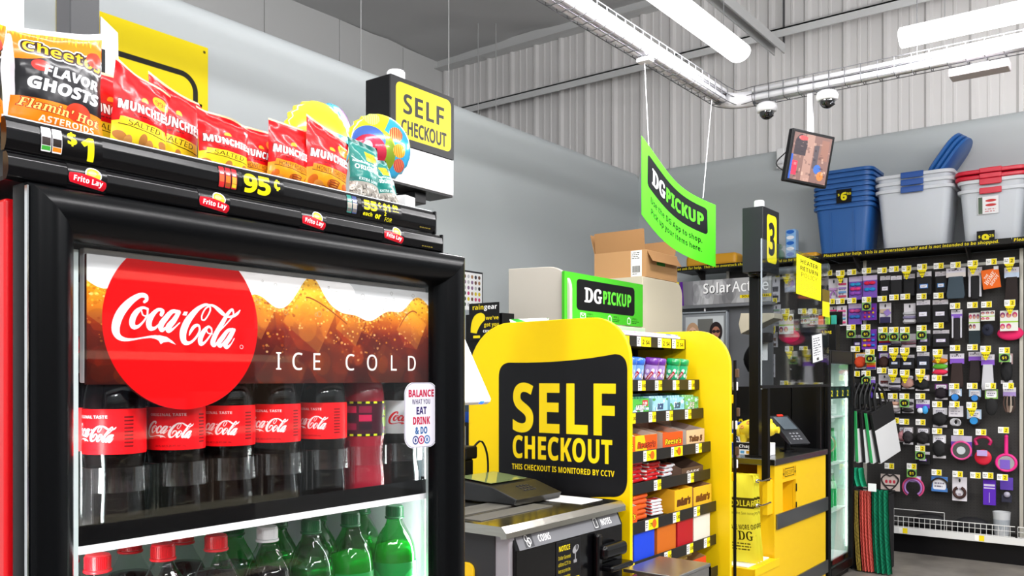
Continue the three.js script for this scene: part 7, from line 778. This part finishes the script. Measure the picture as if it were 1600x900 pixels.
// ---------------------------------------------------------------- overhead: cable tray, cameras, monitor, hanging sign
{
  const WR = mat('#7f8084', .35, .6), CAB = mat('#e4e4e8', .5), TY = 3.4;
  const tray = (name, l, pos, turn, len) => {   // runs along local x
    const t = thing(name, l, 'cable tray', pos, { turn }); const long = [[-.06, 0], [0, 0], [.06, 0], [-.06, .05], [.06, .05], [-.06, .1], [.06, .1]]; for (const [z, y] of long) part(t, 'long_wire', rod([0, y, z], [len, y, z], .003, 5), WR);
    const u = tube([[0, .1, -.06], [0, .0, -.06], [0, -.003, 0], [0, .0, .06], [0, .1, .06]], .003, 10, 5); for (let x = .02; x < len; x += .1) part(t, 'cross_wire', u, WR).position.x = x;
    for (const [z, y, r] of [[-.03, .03, .026], [.025, .028, .024], [0, .07, .026], [.035, .075, .018], [-.04, .08, .016]]) part(t, 'cable', tube(Array.from({ length: 8 }, (_, i) => [len * i / 7, y + .006 * Math.sin(i * 2.3 + z * 60), z + .005 * Math.cos(i * 1.7)]), r, 28, 8), CAB);
    for (const x of [len * .2, len * .75]) part(t, 'hanger_wire', rod([x, .1, 0], [x, HC - pos[1], 0], .0025, 4), WR); return t;
  };
  tray('cable_tray', 'long wire cable tray full of white cables running past the strip light', [-1.0, TY, -2.47], 0, 6.62);
  tray('cable_tray', 'wire cable tray crossing the shop above the cameras and monitor', [5.79, TY, -2.28], -PI / 2, 5.2);
  const el = thing('tray_elbow', 'curved white elbow joining the two cable trays', 'cable tray', [5.62, TY, -2.47]); part(el, 'elbow_cover', tube([[.01, .04, 0], [.08, .04, .005], [.14, .04, .05], [.168, .04, .12], [.17, .04, .185]], .055, 24, 10), CAB); for (const y of [.0, .05, .1]) for (const s of [-1, 1]) part(el, 'long_wire', tube([[.0, y, s * .06], [.08, y, s * .06 + .01], [.16 - s * .03, y, .06 + s * .03], [.17 - s * .06, y, .19]], .003, 16, 5), WR);
  // dome cameras
  const dome = (pos, l) => { const t = thing('dome_camera', l, 'camera', pos); part(t, 'housing', lathe([[0, 0], [.045, 0], [.066, -.012], [.072, -.035], [.066, -.06], [.05, -.066], [0, -.066]], 24), WHITE); part(t, 'dome', new THREE.SphereGeometry(.05, 20, 12, 0, 2 * PI, PI / 2, PI / 2).translate(0, -.066, 0), mat('#0a0a0c', .06, 0, { clearcoat: 1 })); part(t, 'lens', cyl(.016, .018, .02, 0, 0, 0, 12).rotateX(1).translate(-.02, -.1, .03), mat('#2a2c30', .2, .4)); };
  dome([5.8, TY - .0075, -2.2], 'white dome camera nearest the tray elbow'); dome([5.8, TY - .0075, -1.79], 'white dome camera on the other side of the monitor pole');
  // monitor on a white pole
  const m = thing('surveillance_monitor', 'black monitor showing a security view, hung from a white pole', 'monitor', [5.8, 2.74, -1.9]); part(m, 'pole', bx(-.018, .018, .28, TY - 2.744, -.018, .018, .004), WHITE); part(m, 'mount', bx(-.07, .0, .2, .3, -.04, .04, .006), BLACK);
  const sc = art(400, 300, (c, w, h) => { fillAll(c, w, h, '#6d5550'); c.fillStyle = '#8f7268'; c.fillRect(130, 0, 90, h); c.fillStyle = '#3a3438'; c.beginPath(); c.ellipse(84, 80, 66, 74, .2, 3, 6.4); c.fill(); c.fillRect(20, 80, 124, 60); ell(c, 100, 30, 50, 16, '#a84a4c'); c.fillStyle = '#4a4448'; c.fillRect(230, 60, 50, 150); c.fillStyle = '#c83448'; c.fillRect(22, 180, 54, 90); c.fillStyle = '#2f4f9a'; c.fillRect(0, 140, 20, 160); ell(c, 290, 210, 40, 30, '#3a5a98'); ell(c, 330, 250, 36, 30, '#a8683a'); c.fillStyle = '#7a5a50'; c.fillRect(300, 20, 80, 130); const R = rng(77); for (let i = 0; i < 60; i++) { c.globalAlpha = .4; c.fillStyle = ['#a88a7c', '#4a3c3c', '#c8a890', '#2c2830'][R() * 4 | 0]; c.fillRect(R() * w, R() * h, 6 + R() * 30, 4 + R() * 18); } c.globalAlpha = 1; }, '#0c0c0e');
  const hd = new THREE.Group(); hd.name = 'display_head'; m.add(hd); hd.position.set(-.1, .03, 0); hd.rotation.set(0, -PI / 2 + .42, 0); const tl = new THREE.Vector3(); part(hd, 'bezel', bx(-.165, .165, .0, .34, -.045, 0, .008), BLACK); part(hd, 'screen', face(.29, .30, sc, .001).translate(0, .02, 0), printMat(sc, { glow: .5, roughness: .25 }), 'security camera picture'); hd.rotation.z = 0; hd.rotation.order = 'YXZ'; hd.rotation.set(.14, -.62, -.1); part(m, 'cord', tube([[-.08, .12, -.12], [-.09, .2, -.2], [-.06, .28, -.14], [-.02, .4, -.02]], .004), BLACK);
  // emergency light under the tray
  const e = thing('emergency_light', 'flat white emergency light clipped under the cable tray', 'light', [5.83, TY - .05, -.9]); part(e, 'body', bx(-.06, .06, -.03, .02, -.16, .16, .008), mat('#b9b1b4', .4)); part(e, 'clip', bx(-.01, .01, .02, .042, -.05, .05), WHITE);
  // hanging pickup sign: a sheet that sags and bows
  const pr = art(560, 380, (c, w, h) => { fillAll(c, w, h, '#56d92a'); rbox(c, 50, 44, 462, 158, 20, '#131518'); fit(c, 'DG', 150, 160, 104, 118, { color: '#fff', font: 'serif', fat: 5 }); fit(c, 'PICKUP', 352, 158, 98, 280, { color: '#56d92a', fat: 4 }); fit(c, 'Use the DG App to shop.', 280, 264, 42, 400, { color: '#10280a', fat: 1 }); fit(c, 'Pick up your items here.', 280, 318, 42, 392, { color: '#10280a', fat: 1 }); }, '#56d92a');
  const TL = [4.5, 2.92, -2.46], BL = [4.5, 2.458, -2.46], TR = [5.35, 2.638, -2.375], BR = [5.35, 2.229, -2.375], n = 16, pos = [], uv = [], idx = [];
  for (const s of [0, 1]) for (let j = 0; j <= n; j++) for (let i = 0; i <= n; i++) { const u = i / n, v = j / n, p = [0, 1, 2].map((k) => (1 - v) * ((1 - u) * BL[k] + u * BR[k]) + v * ((1 - u) * TL[k] + u * TR[k])); p[1] -= .035 * Math.sin(PI * u); p[2] += -.05 * Math.sin(PI * u) - s * .002 + .012 * Math.sin(PI * 2 * u) * v; pos.push(p[0] - 4.9, p[1] - 2.5, p[2] + 2.46); uv.push(s ? pr.su : pr.u0 + (pr.u1 - pr.u0) * u, s ? pr.sv : pr.v0 + (pr.v1 - pr.v0) * v); }
  for (let s = 0; s < 2; s++) for (let j = 0; j < n; j++) for (let i = 0; i < n; i++) { const a = s * (n + 1) ** 2 + j * (n + 1) + i, b = a + 1, c = a + n + 1, d = c + 1; s ? idx.push(a, c, b, b, c, d) : idx.push(a, b, c, b, d, c); }
  const g = new THREE.BufferGeometry(); g.setAttribute('position', new THREE.Float32BufferAttribute(pos, 3)); g.setAttribute('uv', new THREE.Float32BufferAttribute(uv, 2)); g.setIndex(idx); g.computeVertexNormals();
  const hs = thing('hanging_sign', 'bright green pickup sign hanging on two white cords below the cable tray', 'sign', [4.9, 2.5, -2.46]); part(hs, 'sign_sheet', g, printMat(pr, { roughness: .4 }), 'green sheet with a black pickup panel');
  for (const [x0, y0, z0, x1] of [[4.6, 2.882, -2.468, 4.55], [5.22, 2.665, -2.405, 5.5]]) part(hs, 'cord', rod([x0 - 4.9, y0 - 2.5, z0 + 2.46], [x1 - 4.9, TY - 2.509, -.01], .003, 5), WHITE); part(hs, 'cord_clip', bx(-.38, -.32, TY - 2.535, TY - 2.508, -.05, .04, .006), WHITE);
}
// ---------------------------------------------------------------- aisle shelving on the shop's other side, which the cooler door mirrors
{
  const SH = mat('#2e2d2c', .55), BK = mat('#3a3836', .6), R = rng(321), pal = ['#5a3a3c', '#35404e', '#6a6250', '#3c4a40', '#7a7874', '#4e3c34', '#443c4c', '#6a5444'];
  [[-2.6, 2.6], [-.9, 2.6], [.8, 2.6], [2.5, 2.6]].forEach(([x, z], i) => { const t = thing('aisle_shelving', `dark stocked aisle shelving, ${['first', 'second', 'third', 'fourth'][i]} unit along the aisle behind the camera`, 'shelving', [x, 0, z], { group: 'aisle shelving behind the camera' }); part(t, 'back', bx(-.83, .83, 0, 2.2, .0, .04), BK); part(t, 'base', bx(-.83, .83, 0, .15, -.45, 0), SH); for (let k = 0; k < 5; k++) { const s = part(t, 'shelf', bx(-.83, .83, .4 + k * .4, .42 + k * .4, -.42, 0), SH); part(s, 'price_strip', bx(-.83, .83, .39 + k * .4, .43 + k * .4, -.425, -.42), mat('#d8d2b8', .5)); } for (let k = 0; k < 5; k++) for (let q = 0; q < 5; q++) part(t, 'stock_carton', bx(-.8 + q * .32, -.52 + q * .32, (k ? .42 + (k - 1) * .4 : .15), (k ? .42 + (k - 1) * .4 : .15) + .16 + R() * .1, -.38, -.05, .004), mat(pal[R() * 8 | 0], .6)); });
}
scene.traverse((o) => { if (o.isMesh) { o.castShadow = true; o.receiveShadow = true; } if (o.isLight && o.shadow) o.castShadow = true; });
renderer.render(scene, camera);
